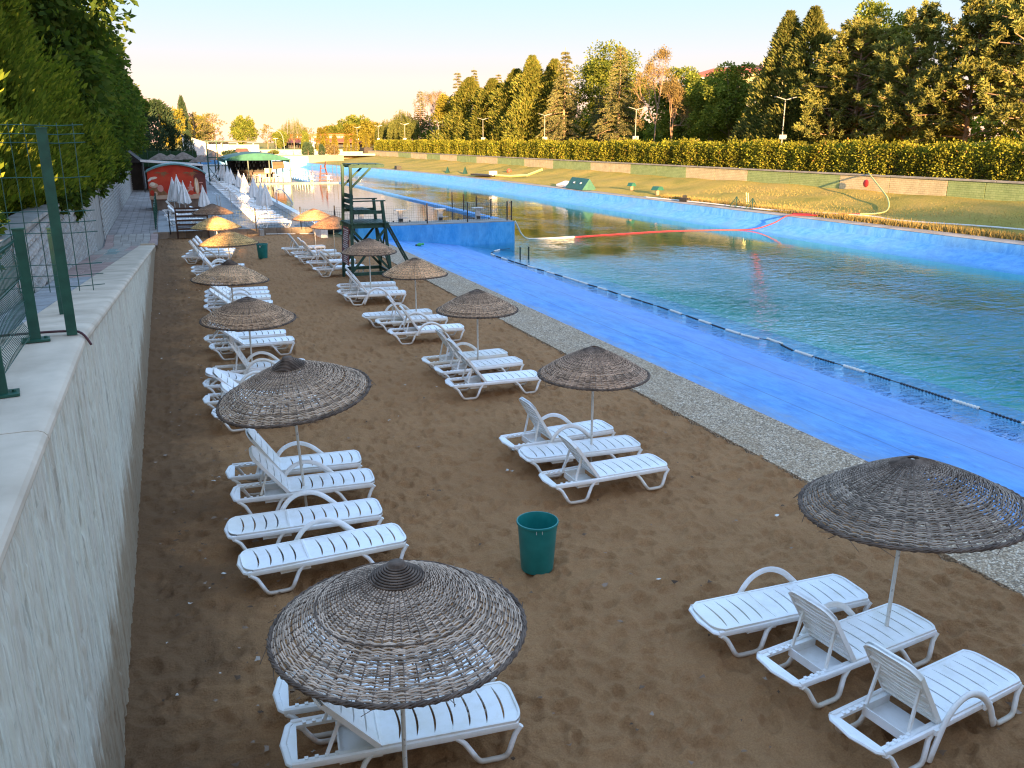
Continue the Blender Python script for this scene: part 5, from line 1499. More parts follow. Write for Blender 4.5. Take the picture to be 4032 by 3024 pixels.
a_frame(37.3, 50.0, 'dark triangular mesh frame on the rim, left one by the ladder'); a_frame(37.3, 48.2, 'dark triangular mesh frame on the rim, right one by the red hose')
t = thing('short_ladder', 'short yellow wooden ladder leaning between the dark mesh frames', 'ladder', (37.7, 49.2, 0.5), R(70))
for x in (-0.22, 0.22):
    m = MB(); m.bar((x, 0, 0), (x, 0.12, 0.98), 0.05); m.build('ladder_rail', M_HYEL, t)
for z in (0.3, 0.7): 
    m = MB(); m.bar((-0.22, z * 0.12, z), (0.22, z * 0.12, z), 0.04); m.build('rung', M_HYEL, t)
m = MB(); m.box((0, 0, 0.15), (0.5, 0.7, 0.3), 0.3); m.box((0.1, 0.2, 0.35), (0.3, 0.3, 0.25), 0.8); o = m.build('black_bag', M_BLACK); o.location = (37.1, 56.2, 0.42); tag(o, 'heap of black bags on the rim of the canal', 'bag')
# gear near the far end of the bank
for (x, y, h, lab) in ((37.6, 118, 0.9, 'small dark mesh cone on the far grass, left one'), (38.2, 112, 1.0, 'small dark mesh cone on the far grass, right one')):
    m = MB(); m.lathe([(0.4, 0), (0.03, h), (0.0, h)], 4); o = m.build('mesh_cone', M_DARKGREEN); o.location = (x, y, float(bank_z(x))); tag(o, lab, 'cone', 'small dark cones on the far grass')
t = thing('pump_trailer', 'low dark pump sled with pipes lying on the grass far down the bank', 'pump', (37.6, 103, 0.5), R(10))
m = MB(); m.box((0, 0, 0.25), (1.0, 5.0, 0.2)); m.build('deck', M_DARK, t)
m = MB(); m.box((0.1, -2.2, 0.55), (0.7, 0.8, 0.5)); m.build('engine', M_WHITEPAINT, t)
m = MB(); m.tube([(0, -3, 0.3), (0.2, -6, 0.3), (0.8, -9, 0.5), (1.6, -11, 1.2)], 0.14, 8); m.build('pipe', M_HYEL, t)
m = MB(); m.box((0, 0, 0.3), (0.8, 1.4, 0.55)); m.box((0.2, 1.6, 0.2), (0.6, 0.8, 0.35)); o = m.build('black_bag', M_BLACK); o.location = (35.2, 137, 0.42); tag(o, 'black bags on the rim where the canal bends', 'bag')
# green and beige tiled retaining wall with panels of its own
M_PB = None
def m_tile(name, a, b):
    t = NT(name); v = t.coord('World', (1, 1, 1))
    br = t.n.new('ShaderNodeTexBrick'); br.offset = 0.5
    br.inputs['Scale'].default_value = 1.0; br.inputs['Brick Width'].default_value = 0.33; br.inputs['Row Height'].default_value = 0.13; br.inputs['Mortar Size'].default_value = 0.014
    sx = t.n.new('ShaderNodeSeparateXYZ'); cx = t.n.new('ShaderNodeCombineXYZ'); t.link(v, sx.inputs[0]); t.link(sx.outputs[1], cx.inputs[0]); t.link(sx.outputs[2], cx.inputs[1]); t.link(cx.outputs[0], br.inputs['Vector'])
    br.inputs['Color1'].default_value = (*a, 1); br.inputs['Color2'].default_value = (*b, 1); br.inputs['Mortar'].default_value = (a[0] * .6, a[1] * .6, a[2] * .6, 1)
    c = t.mix(0.35, br.outputs['Color'], t.ramp(t.noise(v, 1.6, 6, 0.7), [(0.3, tuple(q * 0.6 for q in a)), (0.7, tuple(min(1, q * 1.4) for q in b))]))
    t.bsdf(c, 0.8, 0.25, t.bump(t.math('SUBTRACT', 1.0, br.outputs['Fac']), 0.35, 0.025)); return t.m
M_TB = m_tile('beige_tile', (0.52, 0.42, 0.235), (0.60, 0.49, 0.29)); M_TG = m_tile('green_tile', (0.235, 0.31, 0.115), (0.31, 0.375, 0.16))
rt = thing('retaining_wall', 'long tiled retaining wall in beige and green panels below the hedge', 'wall', (0, 0, 0))
m = MB(); m.box((45.55, 92, 1.2), (0.5, 226, 2.6)); m.build('core', M_CONC, rt)
edges = [-20, -10.5, -1.2, 8, 17, 25.5, 34.0, 39.4, 48.7, 59.4, 68.6, 79.0, 88.1, 98.4, 107.7, 117.9, 127, 136.8, 146.2, 154.6, 165.6, 175.4, 184.4, 204]
cols = 'gbgbgg bggb ggbb ggbg bgbb'.replace(' ', '')
# measured bays: 34-39.4 g, 39.4-48.7 b, 48.7-59.4 g, 59.4-68.6 b, 68.6-79 g, 79-88 b, 88-98.4 g, 98.4-107.7 b, then alternating
cols = ['b', 'g', 'b', 'g', 'b', 'g', 'g', 'b', 'g', 'b', 'g', 'b', 'g', 'b', 'g', 'b', 'g', 'b', 'g', 'b', 'g', 'b', 'b']
for i in range(len(edges) - 1):
    a, b = edges[i], edges[i + 1]; mid = (a + b) / 2
    for (y0, y1) in ((a, mid), (mid, b)):
        m = MB(); m.box((45.27, (y0 + y1) / 2, 1.82), (0.10, y1 - y0 - 0.05, 1.62)); m.build('panel', M_TG if cols[i] == 'g' else M_TB, rt)
y = -20
while y < 204:
    m = MB(); m.box((45.40, y + 2.0, 2.67), (0.50, 3.96, 0.10)); m.build('coping_stone', M_CONC, rt); y += 4.0
m = MB(); m.box((45.6, 206.5, 2.0), (2.5, 5.0, 2.6)); o = m.build('shaded_end_box', simple('shaded_end_dark', (0.03, 0.025, 0.02), (0.05, 0.04, 0.03), 3, 0.8)); tag(o, 'dark box for the shaded hedge end and dark panel past the tiled retaining wall', 'shed')  # shade of the hedge end and a dark panel, put in as one dark box

# lamp posts behind the hedge
M_LAMP = simple('pale_lamp', (0.20, 0.20, 0.18), (0.28, 0.28, 0.25), 4, 0.4, 0.5); M_PANELGL = simple('lamp_glass', (0.26, 0.27, 0.27), (0.32, 0.32, 0.32), 4, 0.2, 0.6)
def lamp_meshes():
    m = MB(); m.tube([(0, 0, 0), (0, 0, 5.75)], [0.06, 0.042], 8); pole = m.mesh('pole', M_LAMP, True, 60)
    heads = []
    for sg in (-1, 1):
        m = MB(); m.add([(0.02 * sg, -0.16, 5.70), (0.02 * sg, 0.16, 5.70), (0.95 * sg, 0.20, 5.95), (0.95 * sg, -0.20, 5.95), (0.02 * sg, -0.16, 5.76), (0.02 * sg, 0.16, 5.76), (0.95 * sg, 0.20, 5.99), (0.95 * sg, -0.20, 5.99)],
                        [(0, 1, 2, 3), (7, 6, 5, 4), (0, 4, 5, 1), (1, 5, 6, 2), (2, 6, 7, 3), (3, 7, 4, 0)]); heads.append(m.mesh('lamp_head', M_PANELGL))
    m = MB(); m.box((0, -0.1, 2.72), (0.70, 0.09, 0.36)); bx_ = m.mesh('sign_box', M_PANELGL)
    return pole, heads, bx_
LP, LH, LB = lamp_meshes()
LL = ['twin headed lamp post standing before the twin cypress, tallest in view', 'twin headed lamp post right of the drooping cedar', 'twin headed lamp post at the left side of the slender cedar', 'twin headed lamp post in front of the pointed leylandii trees', 'twin headed lamp post by the bare pinkish tree', 'twin headed lamp post by the dark willow', 'small distant lamp post among golden shrubs, right one', 'smallest distant lamp post above the golden cones']
for i, lab in enumerate(LL):
    t = thing('lamp_post', lab, 'lamp post', (49.3, 60.4 + 24.9 * i, 2.55), R(-8), 'twin headed lamp posts behind the hedge')
    inst('pole', LP, t); inst('sign_box', LB, t)
    for h in LH: inst('lamp_head', h, t)

# ------------------------------------------------------------------ near left: posts, welded mesh, cable
def post(x, y, z, h, w, lab, base=True, lean=(0, 0)):
    t = thing('fence_post', lab, 'fence post', (x, y, z), 0)
    t.rotation_euler = (R(lean[0]), R(lean[1]), R(8))
    m = MB(); m.box((0, 0, h / 2), (w, w * 0.8, h)); m.box((0, 0, h + 0.004), (w + 0.012, w * 0.8 + 0.012, 0.012)); m.build('tube', M_GREEN, t)
    if base:
        m = MB(); m.box((0, 0, 0.010), (w + 0.13, w + 0.07, 0.016)); 
        for sx in (-1, 1): m.lathe([(0.014, 0.018), (0.014, 0.034), (0, 0.036)], 8, (sx * (w / 2 + 0.035), 0.0, 0))
        m.build('base_plate', M_GREEN, t)
    return t
ZT = 3.375
post(-0.905, 8.02, ZT, 1.72, 0.082, 'tall green square post with chipped paint standing at the coping edge', False)
post(-1.165, 7.86, ZT, 0.93, 0.085, 'short green fence post with base plate beside the tall post')
post(-1.165, 6.16, ZT, 0.95, 0.085, 'green fence post with base plate cut by the left edge')
post(-1.19, 10.05, 3.16, 0.95, 0.07, 'green post farther back behind the short fence', False)
def wave_panel(a, b, z, h):
    """welded panel with folded ribs"""
    t = thing('mesh_fence', 'green welded mesh fence panel with folded ribs between the short posts', 'fence', (0, 0, 0))
    a = Vector((*a, 0)); b = Vector((*b, 0)); L = (b - a).length; d = (b - a) / L; nrm = Vector((-d.y, d.x, 0))
    prof = []
    for q in np.linspace(0, 1, 41):
        zz = q * h; off = 0
        for c in (0.14, 0.5, 0.86):
            k = (q - c) / 0.075
            if abs(k) < 1: off = 0.055 * (1 - abs(k))
        prof.append((off, zz))
    m = MB(); n = int(L / 0.05)
    for i in range(n + 1):
        p = a + d * (L * i / n)
        m.tube([p + nrm * o_ + Vector((0, 0, z + zz)) for o_, zz in prof[::2]], 0.0028, 4)
    for q in (0.0, 0.14, 0.22, 0.35, 0.5, 0.58, 0.70, 0.86, 0.94, 1.0):
        o_, zz = prof[int(q * 40)]
        m.tube([a + nrm * o_ + Vector((0, 0, z + zz)), b + nrm * o_ + Vector((0, 0, z + zz))], 0.0035, 4)
    m.build('wires', M_GREEN, t)
wave_panel((-1.17, 4.3), (-1.17, 6.12), ZT + 0.06, 0.84); 
t = wave_panel((-1.19, 6.2), (-1.19, 7.8), ZT + 0.06, 0.84); t = None
COL.objects  # (panels are separate things, relabelled below)
pan = [o for o in COL.objects if o.name.startswith('mesh_fence')]
pan[0]['label'] = 'green welded mesh panel running out of the left edge of the picture'
pan[-1]['label'] = 'green welded mesh panel with folded ribs between the two short posts'
for p_ in pan: p_['group'] = 'welded mesh panels at the near left'
# tall loose sheet of welded wire tied to the tall post
t = thing('wire_sheet', 'loose sheet of green welded wire hung on the tall post across the walkway', 'wire mesh', (0, 0, 0))
m = MB()
x0, x1, z0, z1 = -2.30, -0.60, 3.78, 5.12
xsv = np.arange(x0, x1 + 0.01, 0.115)
yv = 8.13
for k, x in enumerate(xsv):
    m.tube([(x + 0.006 * math.sin(k * 1.7), yv + 0.02 * math.sin(x * 3), z0 - 0.045), (x, yv + 0.02 * math.sin(x * 3), (z0 + z1) / 2), (x + 0.01 * math.sin(k), yv + 0.015, z1 + 0.02)], 0.0036, 4)
for z in (z0, z0 + 0.095, z0 + 0.19, z0 + 0.46, z0 + 0.55, z0 + 0.64, z0 + 0.92, z0 + 1.20, z0 + 1.27, z0 + 1.34):
    m.tube([(x, yv + 0.02 * math.sin(x * 3) + 0.004, z + 0.006 * math.sin(x * 9)) for x in (x0, -1.9, -1.5, -1.1, -0.8, x1)], 0.0036, 4)
m.build('wires', M_GREEN, t)
m = MB(); m.tube(smooth_path([(-1.9, 8.0, ZT + 0.03), (-1.3, 8.02, ZT + 0.035), (-0.95, 8.03, ZT + 0.03), (-0.83, 8.0, ZT + 0.01), (-0.76, 7.95, ZT - 0.09)], 4), 0.011, 6); o = m.build('cable', simple('maroon_cable', (0.05, 0.012, 0.016), (0.08, 0.02, 0.02), 6, 0.5)); tag(o, 'dark red cable lying across the coping to the tall post', 'cable')

# green railing between walkway and terrace
t = thing('railing', 'dark green railing of upright bars between the walkway and the terrace', 'railing', (0, 0, 0))
for i in range(15):
    y = 50.3 + i * 1.45
    m = MB(); m.box((-0.82, y, 0.3 + 0.62), (0.07, 0.06, 1.24)); m.build('post', M_GREEN, t)
for k, y in enumerate(np.arange(50.3, 70.6, 0.29)):
    m = MB(); m.box((-0.82, y + 0.145, 0.3 + 0.62), (0.035, 0.03, 1.0)); m.build('bar', M_GREEN, t)
for z in (0.42, 1.46): 
    m = MB(); m.box((-0.82, 60.4, z), (0.05, 20.4, 0.05)); m.build('rail', M_GREEN, t)
# ------------------------------------------------------------------ bar under the green roof
M_BROOF = simple('green_awning', (0.006, 0.085, 0.062), (0.014, 0.12, 0.088), 2, 0.6, 0.3)
M_BROOF2 = simple('faded_awning', (0.015, 0.075, 0.058), (0.03, 0.10, 0.08), 2, 0.6, 0.3)
bar = thing('beach_bar', 'open bar pavilion with a wide arched dark green roof beside the still pool', 'bar', (0, 0, 0))
def roof_arch(x): return 2.98 + 0.66 * max(0.0, math.sin(math.pi * (x - 5.9) / 6.9)) ** 0.8
P = []; F = []
xs_ = np.linspace(5.9, 12.8, 15); ysr = [96.5, 97.5, 100.5, 104.5, 108.5, 109.5]; hz = [-0.02, 0.0, 0.10, 0.10, 0.0, -0.02]
for y, dz in zip(ysr, hz):
    for x in xs_: P.append((x, y, roof_arch(x) + dz * 1.2))
n = len(xs_)
for a in range(len(ysr) - 1):
    for b in range(n - 1): F.append((a * n + b, a * n + b + 1, (a + 1) * n + b + 1, (a + 1) * n + b))
m = MB(); m.add(P, F); m.build('roof', M_BROOF2, bar, True)
m = MB(); m.prism([(x, 2.92 - (0.0)) for x in (5.88, 12.82)] + [(x, roof_arch(x) + 0.02) for x in xs_[::-1]], 96.3, 96.42, 'y'); inst('valance', fix_normals(m.mesh('valance', M_BROOF)), bar)
for x in (5.95, 12.75):
    m = MB(); m.box((x, 103, 2.86), (0.06, 13.2, 0.35)); m.build('side_valance', M_BROOF, bar)
for (x, y) in ((5.98, 96.5), (8.3, 96.5), (10.5, 96.5), (12.7, 96.5), (12.7, 103), (12.7, 109), (5.98, 109)):
    m = MB(); m.box((x, y, 1.65), (0.11, 0.11, 2.7)); m.build('post', M_DARKGREEN, bar)
m = MB(); m.box((9.5, 107.5, 1.7), (5.0, 0.2, 2.7)); m.build('back_wall', simple('dark_bar_wall', (0.03, 0.022, 0.018), (0.05, 0.035, 0.03), 3, 0.7), bar)
m = MB(); m.box((9.6, 104.5, 0.85), (4.6, 0.6, 1.1)); m.build('counter', simple('bar_counter', (0.06, 0.035, 0.022), (0.1, 0.06, 0.04), 3, 0.5), bar)
for z in (1.55, 1.95, 2.35):
    m = MB(); m.box((9.4, 107.2, z), (4.0, 0.3, 0.04)); m.build('shelf', M_DARK, bar)
m = MB(); 
for k in range(46):
    m.lathe([(0.05, 0), (0.05, 0.2), (0.02, 0.26), (0.02, 0.32)], 6, (7.6 + 3.6 * rnd.random(), 107.15, rnd.choice((1.57, 1.97, 2.37))))
o = m.build('bottles', simple('bottle_glass', (0.25, 0.28, 0.24), (0.5, 0.5, 0.45), 30, 0.2)); tag(o, 'rows of bottles on the shelves at the back of the bar', 'bottles', kind='stuff')
m = MB(); m.prism([(11.0, 1.9), (12.3, 2.05), (12.2, 2.8), (11.0, 2.8)], 98.0, 98.05, 'y'); m.build('brown_curtain', simple('brown_cloth', (0.12, 0.06, 0.04), (0.18, 0.10, 0.06), 3, 0.9), bar)
m = MB(); m.box((10.55, 98.6, 1.75), (0.75, 0.05, 0.55)); m.build('menu_board', simple('board_beige', (0.42, 0.37, 0.30), (0.5, 0.45, 0.37), 3, 0.8), bar)
m = MB(); m.box((12.35, 97.4, 0.95), (0.7, 0.8, 1.3)); m.build('slat_cabinet', M_WHITEPAINT, bar)
M_TW = simple('white_furniture', (0.60, 0.59, 0.55), (0.72, 0.71, 0.68), 5, 0.5)
def table_set():
    top = MB(); top.box((0, 0, 1.02), (0.62, 0.62, 0.04)); tt = top.mesh('table_top', M_TW)
    lg = MB()
    lg.box((0, 0, 0.5), (0.05, 0.05, 1.0)); lgm = lg.mesh('leg', M_TW)
    c = MB(); c.box((0, 0, 0.72), (0.36, 0.36, 0.04)); cs = c.mesh('seat', M_TW)
    b = MB(); b.box((0, 0.17, 1.02), (0.34, 0.03, 0.10)); b.box((0, 0.17, 0.88), (0.34, 0.025, 0.05)); b.box((-0.16, 0.17, 0.9), (0.03, 0.03, 0.36)); b.box((0.16, 0.17, 0.9), (0.03, 0.03, 0.36)); cb = b.mesh('backrest', M_TW)
    l2 = MB(); l2.box((0, 0, 0.36), (0.035, 0.035, 0.72)); cl = l2.mesh('leg', M_TW)
    return tt, lgm, cs, cb, cl
TT, TLEG, CSEAT, CBACK, CLEG = table_set()
def btable(x, y, lab):
    t = thing('bar_table', lab, 'table', (x, y, 0.3), rnd.uniform(-0.1, 0.1), 'white high tables in front of the bar')
    inst('table_top', TT, t)
    for a in (-0.26, 0.26):
        for b in (-0.26, 0.26): inst('leg', TLEG, t, (a, b, 0))
def bchair(x, y, rz, lab):
    t = thing('bar_stool', lab, 'stool', (x, y, 0.3), rz, 'white high stools in front of the bar')
    inst('seat', CSEAT, t); inst('backrest', CBACK, t)
    for a in (-0.15, 0.15):
        for b in (-0.15, 0.15): inst('leg', CLEG, t, (a, b, 0))
for x, y, lab in ((7.6, 97.2, 'white high table at the left of the bar front'), (9.2, 97.0, 'white high table in the middle of the bar front'), (11.4, 97.0, 'white high table at the right of the bar front')):
    btable(x, y, lab)
for i in range(15):
    x = 6.4 + i * 0.40 + rnd.uniform(-0.08, 0.08); bchair(x, 98.0 + (i % 3) * 0.7, rnd.uniform(-0.6, 3.6), 'white wooden stool among the tables in front of the bar')
m = MB(); m.box((8.65, 96.4, 0.75), (0.3, 0.3, 0.9)); o = m.build('planter_box', M_CONC); tag(o, 'pale upright block standing among the bar tables', 'planter')
# dark sign board on the bar roof's far side
m = MB(); m.prism([(8.7, 3.55), (10.5, 3.55), (10.25, 4.0), (8.95, 4.0)], 118, 119.5, 'y'); o = inst('small_roof', fix_normals(m.mesh('small_roof', simple('maroon_roof', (0.05, 0.02, 0.02), (0.08, 0.03, 0.03), 3, 0.7)))); 
tag(o, 'small dark maroon hipped roof showing above the green bar roof', 'roof')
m = MB(); m.box((9.6, 118.7, 2.0), (1.2, 1.0, 3.1)); m.build('hut_body', M_CONC, o)

# steel walkway rail by the far pool edge
t = thing('railing', 'low grey tubular railing beside the bar at the far pool edge', 'railing', (0, 0, 0))
a, b = Vector((14.2, 111, 0.5)), Vector((15.2, 97.2, 0.6))
for i in range(11):
    p = a + (b - a) * (i / 10); m = MB(); m.bar(p, p + Vector((0, 0, 0.95)), 0.05); m.build('post', M_STEEL, t)
for z in (0.5, 0.95): 
    m = MB(); m.bar(a + Vector((0, 0, z)), b + Vector((0, 0, z)), 0.04); m.build('rail', M_STEEL, t)
m = MB(); m.box((14.9, 103.5, -0.1), (0.5, 15.4, 1.2)); o = m.build('low_blue_wall', M_BLUEFAR); tag(o, 'low dark blue wall running from the bar to the far deck', 'wall')

# ------------------------------------------------------------------ behind the mural: dark pergola, green tower, thatched shades
pg = thing('pergola', 'dark pergola with a pale sloping roof edge behind the red mural', 'pergola', (0, 0, 0))
m = MB(); m.prism([(-2.1, 3.05), (3.4, 2.62), (3.4, 2.79), (-2.1, 3.26)], 88, 88.3, 'y'); inst('roof_edge', fix_normals(m.mesh('roof_edge', M_WHITEPAINT)), pg)
m = MB(); m.prism([(-2.1, 3.0), (3.4, 2.57), (3.4, 2.67), (-2.1, 3.1)], 88.3, 97, 'y'); inst('roof', fix_normals(m.mesh('roof', M_DARK)), pg)
m = MB(); m.box((0.7, 92, 1.4), (5.2, 0.2, 2.2)); m.build('back_wall', simple('dark_brown', (0.03, 0.022, 0.018), (0.05, 0.036, 0.03), 2, 0.8), pg)
for x in (-2.0, 0.2, 1.9, 3.3): 
    m = MB(); m.box((x, 88.2, 1.45), (0.12, 0.12, 2.4)); m.build('post', M_DARK, pg)
m = MB(); m.box((-3.6, 96, 1.6), (3.0, 8, 2.8)); m.prism([(-5.2, 2.9), (-2.0, 2.9), (-3.6, 4.3)], 91.5, 100.5, 'y'); o = m.build('dark_hut', simple('shaded_end_dark2', (0.022, 0.018, 0.016), (0.04, 0.032, 0.027), 2, 0.8)); tag(o, 'small dark hut at the end of the walkway below the trees', 'hut')
gt = thing('lifeguard_tower', 'distant thin dark green lifeguard tower between mural and bar', 'lifeguard tower', (4.4, 100.0, 0.3))
for (x, y, h) in ((0, 0, 4.7), (1.05, 0, 4.7), (0.1, 1.3, 4.7), (1.15, 1.3, 4.7), (2.0, 0.1, 2.9), (2.0, 1.2, 2.9)):
    m = MB(); m.bar((x if x < 1.5 else 2.5, y, 0), (x, y, h), 0.10); m.build('leg', M_GWOOD, gt)
for z in (2.0, 2.9, 4.6):
    m = MB(); m.bar((0, 0, z), (2.0, 0, z), 0.07, 0.1); m.build('beam', M_GWOOD, gt)
m = MB(); m.bar((1.05, 0, 3.9), (1.9, 0, 4.6), 0.06); m.bar((0, 0, 0.3), (1.05, 0, 1.9), 0.06); m.bar((1.05, 0, 0.3), (0, 0, 1.9), 0.06); m.build('brace', M_GWOOD, gt)
m = MB(); m.box((1.0, 0.6, 2.0), (2.1, 1.4, 0.06)); m.build('platform', M_GWOOD, gt)
M_THATCH = simple('thatch', (0.12, 0.09, 0.07), (0.22, 0.17, 0.13), 3, 0.9, 0.1, 0.6, 10, 0.04)
m = MB(); m.lathe([(1.45, 2.0), (0.9, 2.35), (0.3, 2.7), (0.0, 2.8)], 18); th_me = m.mesh('thatch_roof', M_THATCH); m = MB(); m.tube([(0, 0, 0), (0, 0, 2.5)], 0.06, 6); tp_me = m.mesh('pole', M_BWOOD)
for (x, y, s_, lab) in ((5.7, 111, 1.2, 'thatched sunshade at the left end of the bar roof'), (4.3, 118, 1.0, 'thatched sunshade far behind the distant green tower'), (2.4, 122, 1.15, 'thatched sunshade above the right end of the mural roof'), (-0.4, 124, 1.1, 'thatched sunshade far behind the pale pergola edge'), (1.0, 133, 1.0, 'small grey thatched sunshade farthest behind the pergola')):
    t = thing('thatched_sunshade', lab, 'sunshade', (x, y, 0.3), 0, 'thatched sunshades far behind the mural'); t.scale = (s_, s_, s_); inst('thatch_roof', th_me, t); inst('pole', tp_me, t)
for k in range(16):
    lounger(1.0 + (k % 4) * 2.1 + rnd.uniform(-.2, .2), 112.5 + (k // 4) * 4.2 + rnd.uniform(-.4, .4), rnd.uniform(-6, 6), 'tiny white lounger of the crowd far behind the mural and pergola', 'tiny white loungers far behind the mural', rnd.choice((0, 40)), ('', False), z=0.3)
sheet('far_terrace', -3.2, 14.4, 113.6, 186, 0.302, M_CONC)

# clipped hedge, bushes and structures of the far park are with the trees; here the buildings
M_BRICKRED = simple('terracotta_wall', (0.34, 0.10, 0.055), (0.42, 0.14, 0.08), 1.2, 0.8, 0.2); M_ROOFRED = simple('red_tile_roof', (0.42, 0.095, 0.05), (0.50, 0.13, 0.07), 2, 0.75, 0.2, 0.5, 6, 0.06)
M_PANE = simple('window_glass', (0.05, 0.055, 0.06), (0.08, 0.085, 0.09), 2, 0.15, 0.6)
hl = thing('park_hall', 'long low building with terracotta wall and red roof beyond the far lawn', 'building', (0, 0, 0))
hx0, hx1, hy = 38.5, 64.0, 285.0
m = MB(); m.box(((hx0 + hx1) / 2, hy + 8, 4.7), (hx1 - hx0, 14, 3.9)); m.build('wall', M_BRICKRED, hl)
m = MB(); m.prism([(hy - 5.5, 4.35), (hy + 1.2, 5.6), (hy + 1.2, 5.45), (hy - 5.5, 4.2)], hx0 - 1, hx1, 'x'); inst('lower_roof', fix_normals(m.mesh('lower_roof', M_ROOFRED)), hl)
m = MB(); m.box(((hx0 + hx1) / 2, hy + 8, 6.8), (hx1 - hx0 + 0.6, 14.8, 0.4)); m.build('parapet', M_ROOFRED, hl)
for i in range(14):
    m = MB(); m.box((hx0 + 1.5 + i * 1.95, hy + 0.95, 6.05), (1.4, 0.12, 0.5)); w = m.build('window', M_WHITEPAINT, hl); m = MB(); m.box((hx0 + 1.5 + i * 1.95, hy + 0.86, 6.05), (1.2, 0.04, 0.36)); m.build('pane', M_PANE, w)
for i in range(9):
    m = MB(); m.box((hx0 + 1 + i * 3.2, hy - 4.8, 3.5), (0.35, 0.35, 1.5)); m.build('column', M_WHITEPAINT, hl)
m = MB(); m.box(((hx0 + hx1) / 2, hy - 1.0, 3.5), (hx1 - hx0 - 2, 0.2, 1.5)); m.build('ground_floor_glazing', M_PANE, hl)
pv = thing('white_pavilion', 'small white tent pavilion in front of the red roofed hall', 'pavilion', (40.5, 262, 2.7)); pv.scale = (0.7, 0.7, 0.55)
m = MB(); m.add([(-4, -4, 2.5), (4, -4, 2.5), (4, 4, 2.5), (-4, 4, 2.5), (0, 0, 4.4)], [(0, 1, 4), (1, 2, 4), (2, 3, 4), (3, 0, 4)]); m.build('roof', M_CLOTH, pv)
m = MB(); m.box((1.0, -3, 2.6), (0.9, 0.9, 5.2)); m.build('chimney', M_WHITEPAINT, pv)
for x in (-3.8, -1.2, 1.4, 3.8): 
    m = MB(); m.box((x, -3.8, 1.25), (0.18, 0.18, 2.5)); m.build('post', M_WHITEPAINT, pv)
m = MB(); m.box((0, 1, 1.2), (7, 4, 2.3)); m.build('dark_inside', M_DARK, pv)
pv = thing('park_shelter', 'long dark shelter under the willow left of the white pavilion', 'shelter', (34.5, 266, 2.8)); pv.scale = (0.8, 0.8, 0.6)
m = MB(); m.box((0, 0, 2.4), (9, 6, 0.3)); m.build('roof', M_DARK, pv); m = MB(); m.box((0, 2, 1.1), (8.4, 1, 2.2)); m.build('back_wall', M_DARK, pv)
for x in (-4.2, -1.4, 1.4, 4.2):
    m = MB(); m.box((x, -2.8, 1.2), (0.2, 0.2, 2.4)); m.build('post', M_BWOOD, pv)
# left cafe cluster
cf = thing('park_cafe', 'long white cafe building with a flat dark roof left of the far trees', 'building', (0, 0, 0))
m = MB(); m.box((10.5, 214, 3.5), (7.4, 6, 2.6)); m.build('wall', M_WHITEPAINT, cf); m = MB(); m.box((13.8, 211.5, 4.75), (12.6, 9, 0.3)); m.build('roof', M_DARK, cf)
m = MB(); m.box((17.5, 209.5, 3.2), (6.6, 0.3, 1.6)); m.build('white_awning', M_CLOTH, cf)
for x in (12.5, 16, 19.5): 
    m = MB(); m.box((x, 208.5, 3.0), (0.25, 0.25, 3.4)); m.build('post', M_WHITEPAINT, cf)
cf = thing('white_shed', 'white gabled shed among the dark trees left of the cafe', 'shed', (0, 0, 0))
m = MB(); m.prism([(4.0, 2.0), (8.5, 2.0), (8.5, 4.4), (4.0, 5.9)], 190, 196, 'y'); inst('wall', fix_normals(m.mesh('wall', M_WHITEPAINT)), cf)
m = MB(); m.prism([(3.8, 5.95), (8.8, 4.3), (8.8, 4.5), (3.8, 6.15)], 189.6, 196.4, 'y'); inst('roof', fix_normals(m.mesh('roof', M_COPING)), cf)
# terraced lawn steps, far fence, tall apartment house behind the trees
for i, (y, z, dz) in enumerate(((197, 1.55, 0.5), (206, 2.0, 0.35), (222, 2.35, 0.35))):
    m = MB(); m.box((20, y, z), (54, 0.6, dz + 0.5)); o = m.build('terrace_step', M_COPING); tag(o, ('lowest', 'middle', 'upper')[i] + ' pale step wall across the far lawn', 'step wall')
wire_fence('wire_fence', 'dark wire fence along the foot of the far lawn', [(13 + i * 4.5, 194.5) for i in range(6)], 1.7, 1.9, 0.8, 3, 0.10)
cl = thing('street_lamp', 'curved twin armed pale street lamp on the far lawn', 'street lamp', (25.0, 212, 2.0)); cl.scale = (0.65, 0.65, 0.65)
m = MB(); m.tube([(0, 0, 0), (0, 0, 5.2)], 0.12, 6); m.build('pole', M_LAMP, cl); m = MB(); m.box((0, 0, 5.2), (1.6, 0.3, 0.25)); m.build('lamp_head', M_LAMP, cl)
cl = thing('street_lamp', 'tall arched pale street lamp beside the far willow', 'street lamp', (27.8, 222, 2.0)); cl.scale = (0.65, 0.65, 0.6)
m = MB(); m.tube(smooth_path([(0.6, 0, 0), (0.5, 0, 4), (0.0, 0, 7.0), (-1.2, 0, 8.6), (-3.0, 0, 9.0)], 4), 0.13, 6); m.build('pole', M_LAMP, cl); m = MB(); m.box((-3.0, 0, 8.95), (1.4, 0.35, 0.2)); m.build('lamp_head', M_LAMP, cl)
ap = thing('apartment_house', 'cream apartment house with red roof rising behind the park trees', 'building', (0, 0, 0))
